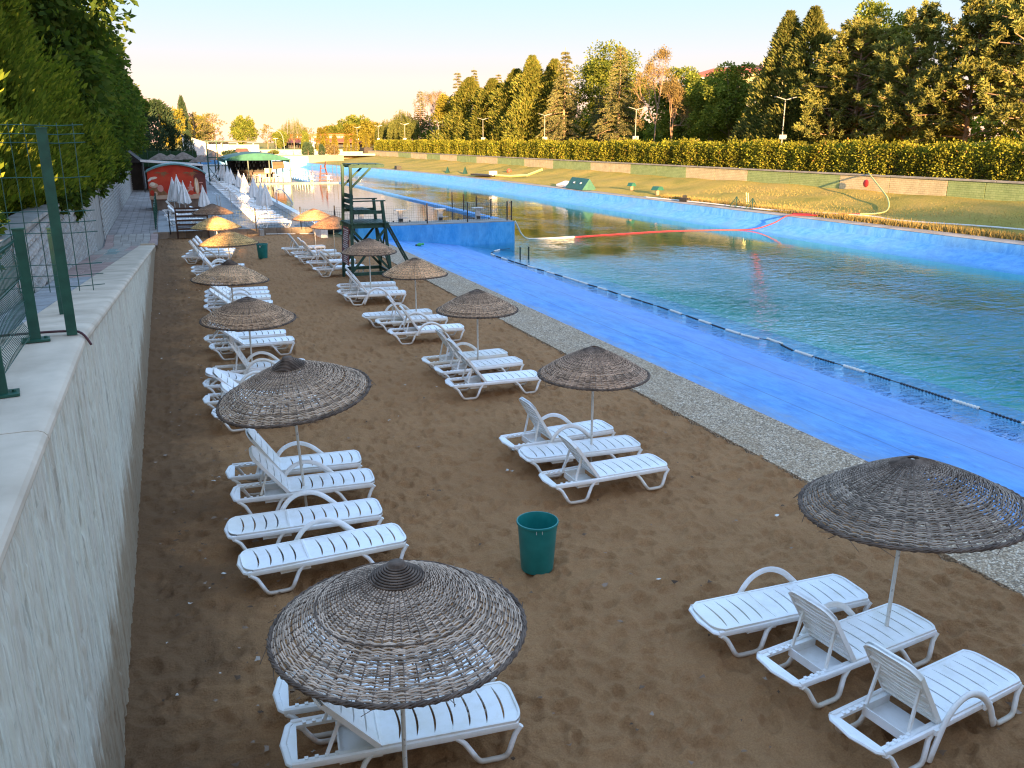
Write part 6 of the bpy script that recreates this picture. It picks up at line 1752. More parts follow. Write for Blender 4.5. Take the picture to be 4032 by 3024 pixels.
# axis of the block runs away to the left
ax, ay, az = 150.0, 186.0, 2.5
M_CREAM = simple('cream_plaster', (0.52, 0.45, 0.24), (0.58, 0.50, 0.28), 0.5, 0.8, 0.2)
def P3(u, v, z): # u along the front, v depth
    d = Vector((-0.35, 0.94, 0)); n_ = Vector((0.94, 0.35, 0)); return Vector((ax, ay, 0)) + d * u + n_ * v + Vector((0, 0, z - 4.6))
def abox(u0, u1, v0, v1, z0, z1, name, mat, parent):
    pts_ = [P3(u, v, z) for z in (z0, z1) for u, v in ((u0, v0), (u1, v0), (u1, v1), (u0, v1))]
    m = MB(); m.add(pts_, [(0, 3, 2, 1), (4, 5, 6, 7), (0, 1, 5, 4), (1, 2, 6, 5), (2, 3, 7, 6), (3, 0, 4, 7)]); return m.build(name, mat, parent)
abox(0, 30, 0, 14, 2.5, 26.0, 'wall', M_CREAM, ap)
rf = abox(-1, 31, -1.2, 15, 26.02, 26.5, 'eaves', M_WHITEPAINT, ap)
pts_ = [P3(-1.2, -1.4, 26.5), P3(31, -1.4, 26.5), P3(31, 15.4, 26.5), P3(-1.2, 15.4, 26.5), P3(4, 7, 29.2), P3(26, 7, 29.2)]
m = MB(); m.add(pts_, [(0, 1, 5, 4), (1, 2, 5), (2, 3, 4, 5), (3, 0, 4)]); rf = m.build('roof', M_ROOFRED, ap)
abox(3, 7, 2, 6, 27.6, 30.5, 'chimney', M_CREAM, rf)
for s_ in range(4):
    for k in range(8):
        w = abox(1.5 + k * 3.6, 3.6 + k * 3.6, -0.12, -0.01, 12.5 + s_ * 3.3, 14.2 + s_ * 3.3, 'window', M_WHITEPAINT, ap)
        abox(1.7 + k * 3.6, 3.4 + k * 3.6, -0.16, -0.13, 12.7 + s_ * 3.3, 14.0 + s_ * 3.3, 'pane', M_PANE, w)
    b_ = abox(8.2, 13.4, -1.6, -0.02, 11.4 + s_ * 3.3, 12.35 + s_ * 3.3, 'balcony', M_WHITEPAINT, ap)
# ------------------------------------------------------------------ foliage
def m_leaf(name, stops, trans=0.35, tint=(1.25, 1.25, 0.5), noise_scale=0.35, lo=0.72, hi=1.28):
    t = NT(name)
    c = t.ramp(t.island(), stops)
    n = t.noise(t.coord('Object'), noise_scale, 3)
    c = t.mix(1.0, c, t.ramp(n, [(0.3, lo), (0.7, hi)]), 'MULTIPLY')
    k = t.math('MULTIPLY_ADD', t.rand(), 0.3); k.node.inputs[2].default_value = 0.85
    c = t.mix(1.0, c, k, 'MULTIPLY')
    d = t.n.new('ShaderNodeBsdfDiffuse'); t.link(c, d.inputs['Color'])
    tr = t.n.new('ShaderNodeBsdfTranslucent'); t.link(t.mix(1.0, c, tint, 'MULTIPLY'), tr.inputs['Color'])
    mx = t.n.new('ShaderNodeMixShader'); mx.inputs[0].default_value = trans
    t.link(d.outputs[0], mx.inputs[1]); t.link(tr.outputs[0], mx.inputs[2])
    t.link(mx.outputs[0], t.out.inputs['Surface'])
    return t.m
L_PINE = m_leaf('pine_needles', [(0, (0.10, 0.12, 0.035)), (0.6, (0.19, 0.195, 0.055)), (1, (0.30, 0.27, 0.085))], 0.3)
L_CYP = m_leaf('cypress_sprays', [(0, (0.085, 0.11, 0.033)), (0.6, (0.16, 0.17, 0.047)), (1, (0.26, 0.235, 0.075))], 0.28)
L_CEDAR = m_leaf('cedar_needles', [(0, (0.09, 0.105, 0.045)), (0.6, (0.17, 0.165, 0.065)), (1, (0.26, 0.22, 0.095))], 0.2)
L_LEY = m_leaf('leylandii_sprays', [(0, (0.09, 0.115, 0.024)), (0.6, (0.17, 0.175, 0.038)), (1, (0.26, 0.225, 0.055))], 0.32)
L_BROAD = m_leaf('broad_leaves', [(0, (0.075, 0.11, 0.022)), (0.55, (0.16, 0.19, 0.036)), (1, (0.28, 0.28, 0.06))], 0.42)
L_GOLD = m_leaf('golden_leaves', [(0, (0.13, 0.13, 0.02)), (0.5, (0.22, 0.19, 0.032)), (1, (0.32, 0.26, 0.05))], 0.4)
L_WILLOW = m_leaf('willow_leaves', [(0, (0.08, 0.105, 0.03)), (0.6, (0.15, 0.16, 0.045)), (1, (0.21, 0.20, 0.06))], 0.35)
L_DRY = m_leaf('dry_leaves', [(0, (0.13, 0.10, 0.04)), (0.6, (0.20, 0.15, 0.06)), (1, (0.27, 0.20, 0.085))], 0.25, (1.1, 1.0, 0.7))
L_DARK = m_leaf('dark_conifer', [(0, (0.025, 0.05, 0.028)), (0.6, (0.045, 0.075, 0.04)), (1, (0.075, 0.10, 0.05))], 0.15)
L_THUJA = m_leaf('thuja_sprays', [(0, (0.08, 0.12, 0.018)), (0.6, (0.16, 0.20, 0.026)), (1, (0.28, 0.29, 0.04))], 0.4)
L_MAPLE = m_leaf('maple_leaves', [(0, (0.045, 0.08, 0.02)), (0.6, (0.085, 0.13, 0.028)), (1, (0.15, 0.18, 0.036))], 0.45)
L_HEDGE = m_leaf('hedge_leaves', [(0, (0.13, 0.14, 0.026)), (0.4, (0.21, 0.22, 0.034)), (0.75, (0.31, 0.31, 0.042)), (0.92, (0.42, 0.41, 0.055)), (1, (0.30, 0.16, 0.05))], 0.4, noise_scale=0.45, lo=0.45, hi=1.35)
BARK = simple('grey_bark', (0.13, 0.10, 0.075), (0.24, 0.19, 0.145), 4, 0.9, 0.2, 0.6, 12, 0.03, stretch=(1, 1, 0.25))
BARKRED = simple('pink_bark', (0.24, 0.15, 0.10), (0.36, 0.24, 0.16), 4, 0.9, 0.2, 0.5, 12, 0.03, stretch=(1, 1, 0.25))

def unit(a):
    return a / np.maximum(1e-6, np.linalg.norm(a, axis=-1, keepdims=True))
def leaves(P, D, L, W, rng, up=None):
    """rhombus leaves: base P, direction D, length L, width W"""
    n = len(P); D = unit(D)
    r = rng.normal(size=(n, 3)) if up is None else np.broadcast_to(up, (n, 3)) + rng.normal(0, 0.35, (n, 3))
    S_ = unit(np.cross(D, r))
    L = np.broadcast_to(L, n)[:, None]; W = np.broadcast_to(W, n)[:, None]
    V = np.stack([P, P + D * L * 0.45 + S_ * W / 2, P + D * L, P + D * L * 0.45 - S_ * W / 2], 1)
    return V.reshape(-1, 3)
def leaf_mesh(name, V, mat):
    return mesh_np(name, V, np.arange(len(V)).reshape(-1, 4), mat)
def trunk_mesh(name, H, r0, r1, mat, rng, limbs=(), lean=0.0, fork=None):
    m = MB(); n = 7
    path = [(lean * (i / n) ** 1.3 * H + rng.normal(0, 0.03), rng.normal(0, 0.03), H * i / n - (0.2 if i == 0 else 0)) for i in range(n + 1)]
    m.tube(path, [r0 + (r1 - r0) * i / n for i in range(n + 1)], 7)
    for (a, b, ra) in limbs:
        a = np.array(a); b = np.array(b); mid = (a + b) / 2 + np.array([0, 0, 0.08 * np.linalg.norm(b - a)])
        m.tube([tuple(a), tuple(mid), tuple(b)], [ra, ra * 0.7, ra * 0.3], 5)
    return m.mesh(name, mat, True)

def gen_pine(seed, H=12, Rr=3.0, base=0.26, n_br=64, tuft=46, mat=None, lean=0.0):
    rng = np.random.default_rng(seed); P = []; D = []; limbs = []
    for k in range(n_br):
        t = base + (1 - base) * (k + rng.random()) / n_br
        z = H * t * 0.97
        rad = Rr * (min(1.0, (1.02 - t) * 1.55) ** 0.75) * rng.uniform(0.55, 1.12) * (0.72 + 0.5 * min(1, (t - base) * 5))
        a = rng.uniform(0, 6.283)
        up = 0.10 + 0.5 * t + rng.normal(0, 0.12)
        x0 = lean * H * t ** 1.3
        e = np.array([x0 + rad * math.cos(a), rad * math.sin(a), z + rad * up])
        s_ = np.array([x0, 0, z]); 
        if rad > 0.5: limbs.append((s_, e, 0.035 + 0.012 * rad))
        nt = int(3 + rad * 2.6)
        for q in range(nt):
            u = rng.uniform(0.35, 1.05); c = s_ + (e - s_) * u + rng.normal(0, 0.20 + 0.05 * rad, 3)
            d = unit(np.array([math.cos(a) * 0.6, math.sin(a) * 0.6, 0.75]) + rng.normal(0, 0.25, 3))
            n = tuft
            off = rng.uniform(0, 0.42, n)[:, None] * d
            P.append(c + off + rng.normal(0, 0.05, (n, 3))); D.append(unit(rng.normal(0, 0.75, (n, 3)) + d * 0.9))
    P = np.concatenate(P); D = np.concatenate(D)
    V = leaves(P, D, rng.uniform(0.20, 0.36, len(P)), rng.uniform(0.07, 0.12, len(P)), rng)
    return trunk_mesh('trunk', H * 0.98, 0.20, 0.03, BARKRED, rng, limbs, lean), leaf_mesh('crown', V, mat or L_PINE)
def gen_cone(seed, H=12, Rr=2.4, n=16000, mat=None, base=0.03, power=0.75, spray=0.34, up=0.75, tips=1, lump=0.22, bark=None):
    """dense conifer: upward sprays over a cone with vertical tongues"""
    rng = np.random.default_rng(seed)
    t = rng.random(n) ** 1.25
    nl = 150
    lt = rng.random(nl) ** 1.15; la = rng.uniform(0, 6.283, nl)
    which = rng.integers(0, nl, n)
    t = np.clip(lt[which] + rng.normal(0, 0.05, n), base, 0.995)
    a = la[which] + rng.normal(0, 0.20, n) / (0.35 + (1 - t))
    prof = np.minimum(1.0, (1 - t) * 1.0 / (1 - 0.18)) ** power * np.clip((t - base + 0.06) / 0.14, 0.5, 1.0)
    push = rng.normal(0, 1, nl) * lump
    r = Rr * prof * (1 + push[which]) * rng.uniform(0.66, 1.0, n) ** 0.5
    if tips > 1:
        # several leaders
        ph = rng.integers(0, tips, nl)[which]; ox = (ph - (tips - 1) / 2) * Rr * 0.55; hh = np.array([1.0, 0.88, 0.94, 0.8])[ph % 4]
    else: ox = 0; hh = 1.0
    P = np.stack([ox + r * np.cos(a) * (0.75 if tips > 1 else 1), r * np.sin(a), t * H * hh], -1)
    D = np.stack([np.cos(a), np.sin(a), np.full(n, up * 1.3)], -1) + rng.normal(0, 0.32, (n, 3))
    V = leaves(P, D, rng.uniform(0.6, 1.3, n) * spray, rng.uniform(0.25, 0.42, n) * spray, rng)
    return trunk_mesh('trunk', H * 0.9, 0.16, 0.02, bark or BARK, rng), leaf_mesh('crown', V, mat or L_CYP)
def gen_cedar(seed, H=13, Rr=3.4, mat=None, base=0.10, tiers=24, droop=0.32, dens=1.0, power=0.9):
    rng = np.random.default_rng(seed); P = []; D = []; limbs = []
    for k in range(tiers):
        t = base + (0.985 - base) * (k / tiers) ** 0.92
        nb = 7 if t < 0.7 else 5
        for q in range(nb):
            a = rng.uniform(0, 6.283); L = Rr * (1 - t) ** power * rng.uniform(0.7, 1.15) + 0.18
            z0 = H * t
            n = int(190 * dens * (0.35 + L / Rr))
            u = rng.random(n) ** 0.7
            side = rng.normal(0, 0.14 + 0.09 * L, n) * (1 - 0.5 * u)
            x = L * u; zz = z0 + 0.10 * L * np.sin(u * 2.2) - droop * L * u * u + rng.normal(0, 0.05, n) - 0.10 * np.abs(side)
            P.append(np.stack([x * math.cos(a) - side * math.sin(a), x * math.sin(a) + side * math.cos(a), zz], -1))
            dd = np.stack([np.full(n, math.cos(a)), np.full(n, math.sin(a)), np.full(n, -0.35)], -1) + rng.normal(0, 0.45, (n, 3))
            D.append(dd)
            limbs.append((np.array([0, 0, z0]), np.array([L * .9 * math.cos(a), L * .9 * math.sin(a), z0 - droop * .7 * L]), 0.02 + 0.008 * L))
    P = np.concatenate(P); D = np.concatenate(D)
    V = leaves(P, D, rng.uniform(0.13, 0.30, len(P)), rng.uniform(0.06, 0.11, len(P)), rng)
    return trunk_mesh('trunk', H, 0.22, 0.025, BARKRED, rng, limbs), leaf_mesh('crown', V, mat or L_CEDAR)
def gen_broad(seed, H=10, Rr=3.5, n=15000, mat=None, base=0.22, clumps=46, leaf=0.26, flat=1.0, bark=None, sparse=1.0):
    rng = np.random.default_rng(seed)
    cz0 = H * base
    C_ = []; 
    for k in range(clumps):
        d = unit(rng.normal(size=3)); q = rng.uniform(0.45, 1.0) ** 0.6
        C_.append((d[0] * Rr * q * 0.85, d[1] * Rr * q * 0.85, (cz0 + H) / 2 + d[2] * (H - cz0) / 2 * q * 0.88, Rr * rng.uniform(0.20, 0.36)))
    C_ = np.array(C_); which = rng.integers(0, clumps, n)
    d = unit(rng.normal(size=(n, 3)) + np.array([0, 0, 0.25])); c = C_[which]
    P = c[:, :3] + d * (c[:, 3:4] * rng.uniform(0.55, 1.05, (n, 1)) * sparse)
    D = d + rng.normal(0, 0.55, (n, 3)) + np.array([0, 0, -0.25])
    V = leaves(P, D, rng.uniform(0.7, 1.3, n) * leaf, rng.uniform(0.5, 0.8, n) * leaf, rng)
    limbs = [(np.array([0, 0, max(0.6, cz0 * rng.uniform(0.7, 1.5))]), np.array(c_[:3]), 0.06 + 0.01 * Rr) for c_ in C_[::3]]
    return trunk_mesh('trunk', H * 0.62, 0.22, 0.07, bark or BARK, rng, limbs), leaf_mesh('crown', V, mat or L_BROAD)
def gen_bare(seed, H=11, Rr=3.0, n_leaf=2600, mat=None, bark=None, depth=5):
    rng = np.random.default_rng(seed); m = MB(); tips = []
    def grow(p, d, L, r, lev):
        q = p + d * L; m.tube([tuple(p), tuple(p + d * L * 0.5 + rng.normal(0, L * 0.04, 3)), tuple(q)], [r, r * 0.85, r * 0.66], 5 if lev < 3 else 4)
        if lev >= depth: tips.append((q, d)); return
        for k in range(3 if lev < 3 else 2 + (rng.random() < 0.5)):
            a = unit(d + rng.normal(0, 0.42, 3) + np.array([0, 0, 0.12])); grow(q - d * L * rng.uniform(0, 0.25), a, L * rng.uniform(0.62, 0.82), r * 0.6, lev + 1)
    grow(np.zeros(3) + np.array([0, 0, -0.2]), np.array([0.03, 0, 1.0]), H * 0.27, 0.17, 0)
    T = np.array([t[0] for t in tips]); sc = np.array([Rr / max(1e-3, np.percentile(np.abs(T[:, :2]), 95)), 0, H / T[:, 2].max()])
    mv = np.array(m.v); mv[:, :2] *= sc[0]; mv[:, 2] *= sc[2]; m.v = [tuple(v) for v in mv]
    T = T * np.array([sc[0], sc[0], sc[2]])
    w = rng.integers(0, len(T), n_leaf); P = T[w] + rng.normal(0, 0.22, (n_leaf, 3)); D = rng.normal(size=(n_leaf, 3))
    V = leaves(P, D, rng.uniform(0.12, 0.28, n_leaf), rng.uniform(0.05, 0.12, n_leaf), rng)
    return m.mesh('trunk', bark or BARKRED, True), leaf_mesh('crown', V, mat or L_DRY)
def gen_willow(seed, H=9, Rr=2.6, strands=420, mat=None):
    rng = np.random.default_rng(seed); P = []; D = []
    for k in range(strands):
        a = rng.uniform(0, 6.283); r = Rr * rng.random() ** 0.5; top = H * (1 - 0.36 * (r / Rr) ** 2) * rng.uniform(0.72, 1.0); L = rng.uniform(0.25, 0.62) * top
        n = int(16 + L * 8); u = np.linspace(0, 1, n)
        rr = r + 0.30 * u ** 0.6
        P.append(np.stack([rr * math.cos(a) + rng.normal(0, 0.05, n), rr * math.sin(a) + rng.normal(0, 0.05, n), top - L * u], -1)); D.append(np.stack([np.full(n, math.cos(a) * 0.3), np.full(n, math.sin(a) * 0.3), np.full(n, -1.0)], -1) + rng.normal(0, 0.3, (n, 3)))
    P = np.concatenate(P); D = np.concatenate(D); n = len(P)
    V = leaves(P, D, rng.uniform(0.22, 0.42, n), rng.uniform(0.06, 0.11, n), rng)
    limbs = [(np.array([0, 0, H * 0.25]), np.array([Rr * .6 * math.cos(a), Rr * .6 * math.sin(a), H * 0.72]), 0.10) for a in np.linspace(0, 6.28, 7)]
    return trunk_mesh('trunk', H * 0.5, 0.26, 0.12, BARK, rng, limbs), leaf_mesh('crown', V, mat or L_WILLOW)

cache = {}
def kind(key, fn, *a, **k):
    if key not in cache: cache[key] = fn(*a, **k)
    return cache[key]
def plant(name, cat, label, group, meshes, x, y, z, sx=1.0, sz=1.0, rz=None, sy=None):
    t = thing(name, label, cat, (x, y, z), rnd.uniform(0, 6.28) if rz is None else rz, group)
    t.scale = (sx, sy or sx, sz)
    inst('trunk', meshes[0], t); inst('crown', meshes[1], t)
    return t

GB = 'park trees behind the hedge on the far bank'
Z2 = 2.55
pineA = gen_pine(1, 11.5, 3.3, 0.20, 92, 50); pineB = gen_pine(2, 11.5, 3.3, 0.18, 96, 50); pineC = gen_pine(3, 6, 2.1, 0.12, 46, 44)
cypA = gen_cone(4, 13, 2.5, 24000, L_CYP, power=0.80, spray=0.36, lump=0.34); cypB = gen_cone(5, 13, 2.5, 24000, L_CYP, power=0.80, spray=0.36, lump=0.34)
leyA = gen_cone(6, 13, 3.0, 20000, L_LEY, power=0.72, spray=0.46, up=0.9, lump=0.34); leyB = gen_cone(7, 13, 3.2, 20000, L_LEY, power=0.68, spray=0.46, up=0.9, lump=0.38)
cedA = gen_cedar(8, 13.5, 3.6); cedB = gen_cedar(9, 14, 4.0, droop=0.38); cedTop = gen_cedar(10, 15, 2.2, L_CEDAR, 0.12, 26, 0.25, 0.55, 0.75)
brA = gen_broad(11, 13, 3.4, 15000, L_BROAD, 0.20); brB = gen_broad(12, 14, 4.6, 17000, L_BROAD, 0.25, 60, 0.30); brG = gen_broad(13, 10, 3.2, 11000, L_GOLD, 0.12, 40, 0.30)
dryA = gen_bare(14, 12, 2.6, 5200, L_DRY); dryB = gen_bare(15, 9, 1.6, 5200, L_DRY, depth=5); bareC = gen_bare(16, 12, 3.4, 3000, L_DRY, depth=5)
wilA = gen_willow(17)
FB = [
 ('pine_tree', 'tree', 'loose pine at the far right edge of the picture behind the hedge', pineB, 54.2, 40.2, 1.08, 1.15),
 ('pine_tree', 'tree', 'tall pine with one pale leaning trunk at the right of the far bank', pineA, 54.0, 46.2, 1.0, 1.03),
 ('broadleaf_tree', 'tree', 'high dark leafy tree towering over the pines at the top right', brA, 60.5, 46.5, 1.10, 1.20),
 ('broadleaf_tree', 'tree', 'bright leafy tree crown at the top right corner, beyond the edge pine', brA, 58.5, 41.5, 1.05, 1.25),
 ('pine_tree', 'tree', 'pine with two bare trunks in the middle of the right-hand pine group', pineB, 54.0, 51.6, 0.98, 1.0),
 ('pine_tree', 'tree', 'pine with paired pale trunks left in the right-hand pine group', pineA, 54.4, 57.6, 1.15, 0.98),
 ('broadleaf_tree', 'tree', 'tall yellow green leafy tree rising behind the paired pine trunks', brA, 60.0, 61.5, 0.90, 1.10),
 ('pine_tree', 'tree', 'small low pine just right of the twin cypress', pineC, 52.6, 58.6, 0.95, 0.95),
 ('broadleaf_tree', 'tree', 'dark leafy tree filling the gap right of the twin cypress', brB, 61.5, 66.0, 0.72, 0.72),
 ('cypress_tree', 'tree', 'left spire of the dense twin cypress beside the tall lamp', cypA, 54.2, 66.8, 1.05, 1.0),
 ('cypress_tree', 'tree', 'right spire of the dense twin cypress beside the tall lamp', cypB, 54.6, 63.9, 1.12, 1.0),
 ('broadleaf_tree', 'tree', 'dark trunked yellow green tree in front of the apartment house', brA, 56.5, 77.5, 1.05, 0.78),
 ('broadleaf_tree', 'tree', 'second yellow green tree left of the apartment house, sparser', brA, 57.5, 82.5, 0.95, 0.76),
 ('dry_tree', 'tree', 'pale sparse tree with light trunk left of the brown dying tree', dryA, 54.0, 88.8, 0.95, 1.0),
 ('dry_tree', 'tree', 'brown dying tree with orange foliage and a bare trunk', dryB, 53.2, 84.0, 0.85, 0.98),
 ('broadleaf_tree', 'tree', 'leafy tree filling the gap behind the brown dying tree', brA, 60.5, 93.0, 1.0, 0.86),
 ('broadleaf_tree', 'tree', 'olive leafy tree under the red roof of the apartment house', brB, 62.0, 86.5, 0.70, 0.58),
 ('cedar_tree', 'tree', 'drooping cedar with a visible reddish trunk right of the round tree', cedA, 54.0, 97.8, 0.90, 1.0),
 ('broadleaf_tree', 'tree', 'large round leafy tree standing behind the two drooping cedars', brB, 62.5, 115.5, 1.12, 1.08),
 ('cedar_tree', 'tree', 'slender tall cedar with a thin leaning tip', cedB, 54.0, 113.8, 0.98, 1.03),
 ('cedar_tree', 'tree', 'short cedar squeezed between the two taller cedars', cedA, 56.0, 107.0, 0.62, 0.62),
 ('leylandii_tree', 'tree', 'tallest pointed leylandii left of the slender cedar', leyA, 54.0, 125.6, 1.12, 1.08),
 ('leylandii_tree', 'tree', 'pointed leylandii half hidden beside the slender cedar', leyB, 56.5, 122.8, 0.95, 1.03),
 ('leylandii_tree', 'tree', 'broad leylandii with three small tips, middle of its row', leyB, 54.5, 133.5, 1.15, 0.98),
 ('leylandii_tree', 'tree', 'leylandii with a low pointed top, second from the left of its row', leyA, 54.0, 143.0, 1.22, 0.92),
 ('leylandii_tree', 'tree', 'leftmost leylandii of the row with a wide flat side', leyB, 54.0, 154.5, 1.25, 0.98),
 ('spruce_tree', 'tree', 'thin tipped spruce rising above the leftmost leylandii', cedTop, 62.0, 175.0, 1.0, 1.10),
 ('spruce_tree', 'tree', 'dark thin tipped spruce left of the leylandii row', cedTop, 60.0, 180.0, 1.15, 1.08),
 ('spruce_tree', 'tree', 'small spruce tip showing between two leylandii', cedTop, 62.0, 161.0, 0.9, 0.98),
 ('spruce_tree', 'tree', 'lone thin spruce tip above the bare pinkish trees', cedTop, 60.0, 209.5, 1.0, 0.93),
 ('broadleaf_tree', 'tree', 'yellow green leafy tree left of the dark thin spruce', brG, 54.5, 167.0, 1.0, 1.15),
 ('bare_tree', 'tree', 'bare pinkish tree right of the willow, broad and tangled', bareC, 54.0, 178.0, 1.05, 0.98),
 ('bare_tree', 'tree', 'second bare pinkish tree behind the lamp, taller and thinner', bareC, 58.0, 186.0, 0.7, 1.0),
 ('willow_tree', 'tree', 'dark hanging willow left of the bare trees', wilA, 54.0, 203.0, 1.2, 1.05),
 ('willow_tree', 'tree', 'smaller willow at the left end of the far bank trees', wilA, 54.0, 219.0, 1.05, 0.85),
 ('willow_tree', 'tree', 'narrow willow between the bigger two', wilA, 57.0, 212.0, 0.9, 0.80),
]
# dark understorey filling the gaps under the far bank trees
for row in FB:
    wide = 1.0 if 'dry' in row[0] or 'bare' in row[0] else 1.18
    plant(row[0], row[1], row[2], GB, row[3], row[4], row[5], Z2, row[6] * wide, row[7] * 1.04)
def understory():
    """the second and third rows of the park trees, seen only as dark foliage between the front trees"""
    rng = np.random.default_rng(41); Vs = []
    for k in range(150):
        y = 36 + 178 * (k + rng.random()) / 150; x = rng.uniform(59.5, 70)
        h = (6.4 + 2.2 * math.sin(y * 0.21) + 1.2 * math.sin(y * 0.57 + 1)) * (1.0 if y < 125 else 1.2)
        for q in range(4):
            cz = rng.uniform(0.6, h - 1.4); rr = rng.uniform(1.0, 1.9)
            n = 170; d = unit(rng.normal(size=(n, 3)))
            P = np.array([x + rng.normal(0, 0.9), y + rng.normal(0, 0.9), Z2 + cz]) + d * rr * rng.uniform(0.5, 1.0, (n, 1))
            Vs.append(leaves(P, d + rng.normal(0, 0.6, (n, 3)), rng.uniform(0.35, 0.7, n), rng.uniform(0.2, 0.42, n), rng))
    o = inst('undergrowth', leaf_mesh('undergrowth', np.concatenate(Vs), L_BROAD)); return tag(o, 'dark foliage filling the gaps behind the far bank trees', 'undergrowth', kind='stuff')
understory()
# low spreading juniper before the apartment house gap
def gen_juniper(seed, Rx=3.2, H=1.9, n=9000):
    rng = np.random.default_rng(seed); nl = 70; la = rng.uniform(0, 6.283, nl); lr = rng.random(nl) ** 0.5; w = rng.integers(0, nl, n)
    r = lr[w] * Rx + rng.normal(0, 0.2, n); a = la[w] + rng.normal(0, 0.09, n); z = H * (1 - (r / Rx) ** 2 * 0.8) * rng.uniform(0.65, 1.0, n)
    P = np.stack([r * np.cos(a), r * np.sin(a), np.maximum(0.1, z)], -1); D = np.stack([np.cos(a), np.sin(a), np.full(n, 0.35)], -1) + rng.normal(0, 0.35, (n, 3))
    V = leaves(P, D, rng.uniform(0.18, 0.36, n), rng.uniform(0.06, 0.12, n), rng); lm = [(np.zeros(3), np.array([2 * math.cos(q), 2 * math.sin(q), 1.0]), 0.05) for q in np.linspace(0, 6, 6)]
    return trunk_mesh('trunk', 0.9, 0.12, 0.05, BARK, rng, lm), leaf_mesh('crown', V, L_THUJA)
jun = gen_juniper(51)
plant('juniper_bush', 'bush', 'low wide spreading juniper behind the hedge left of the twin cypress', 'bushes', jun, 50.5, 72.0, Z2, 1.0, 1.05)

# the long clipped hedge on top of the tiled wall
def hedge_mesh():
    rng = np.random.default_rng(61)
    n = 110000
    y = 26 + 174 * rng.random(n) ** 1.55
    y[: n // 3] = rng.uniform(26, 200, n // 3)
    top = 1.84 + 0.13 * np.sin(y * 0.55) + 0.13 * np.sin(y * 1.7 + 1) + 0.10 * np.sin(y * 4.1) + 0.08 * np.sin(y * 7.3)
    s_ = rng.random(n)
    face = s_ < 0.58
    bul = 0.16 * np.sin(y * 1.1) + 0.10 * np.sin(y * 2.9 + 2)
    x = np.where(face, 46.05 - bul * 0.5 + rng.normal(0, 0.10, n), rng.uniform(46.0, 47.7, n))
    z = np.where(face, rng.random(n) * top, top + rng.normal(0, 0.09, n))
    tuft = (rng.random(n) < 0.09); z = z + np.where(tuft & ~face, rng.random(n) * 0.3, 0)
    P = np.stack([x, y, 2.70 + np.maximum(0, z)], -1)
    D = np.where(face[:, None], np.array([-0.9, 0, 0.25]), np.array([0, 0, 1.0])) + rng.normal(0, 0.7, (n, 3))
    sc = 0.8 + 0.5 * (y - 26) / 174
    V = leaves(P, D, rng.uniform(0.13, 0.26, n) * sc, rng.uniform(0.09, 0.17, n) * sc, rng)
    return leaf_mesh('leafage', V, L_HEDGE)
hd = thing('hedge', 'long yellow green clipped hedge along the top of the tiled retaining wall', 'hedge', (0, 0, 0))
inst('leafage', hedge_mesh(), hd)
m = MB(); m.box((46.9, 113, 3.45), (1.3, 173, 1.5)); m.build('inner_wood', simple('hedge_inside', (0.03, 0.028, 0.012), (0.05, 0.042, 0.018), 4, 0.95), hd)

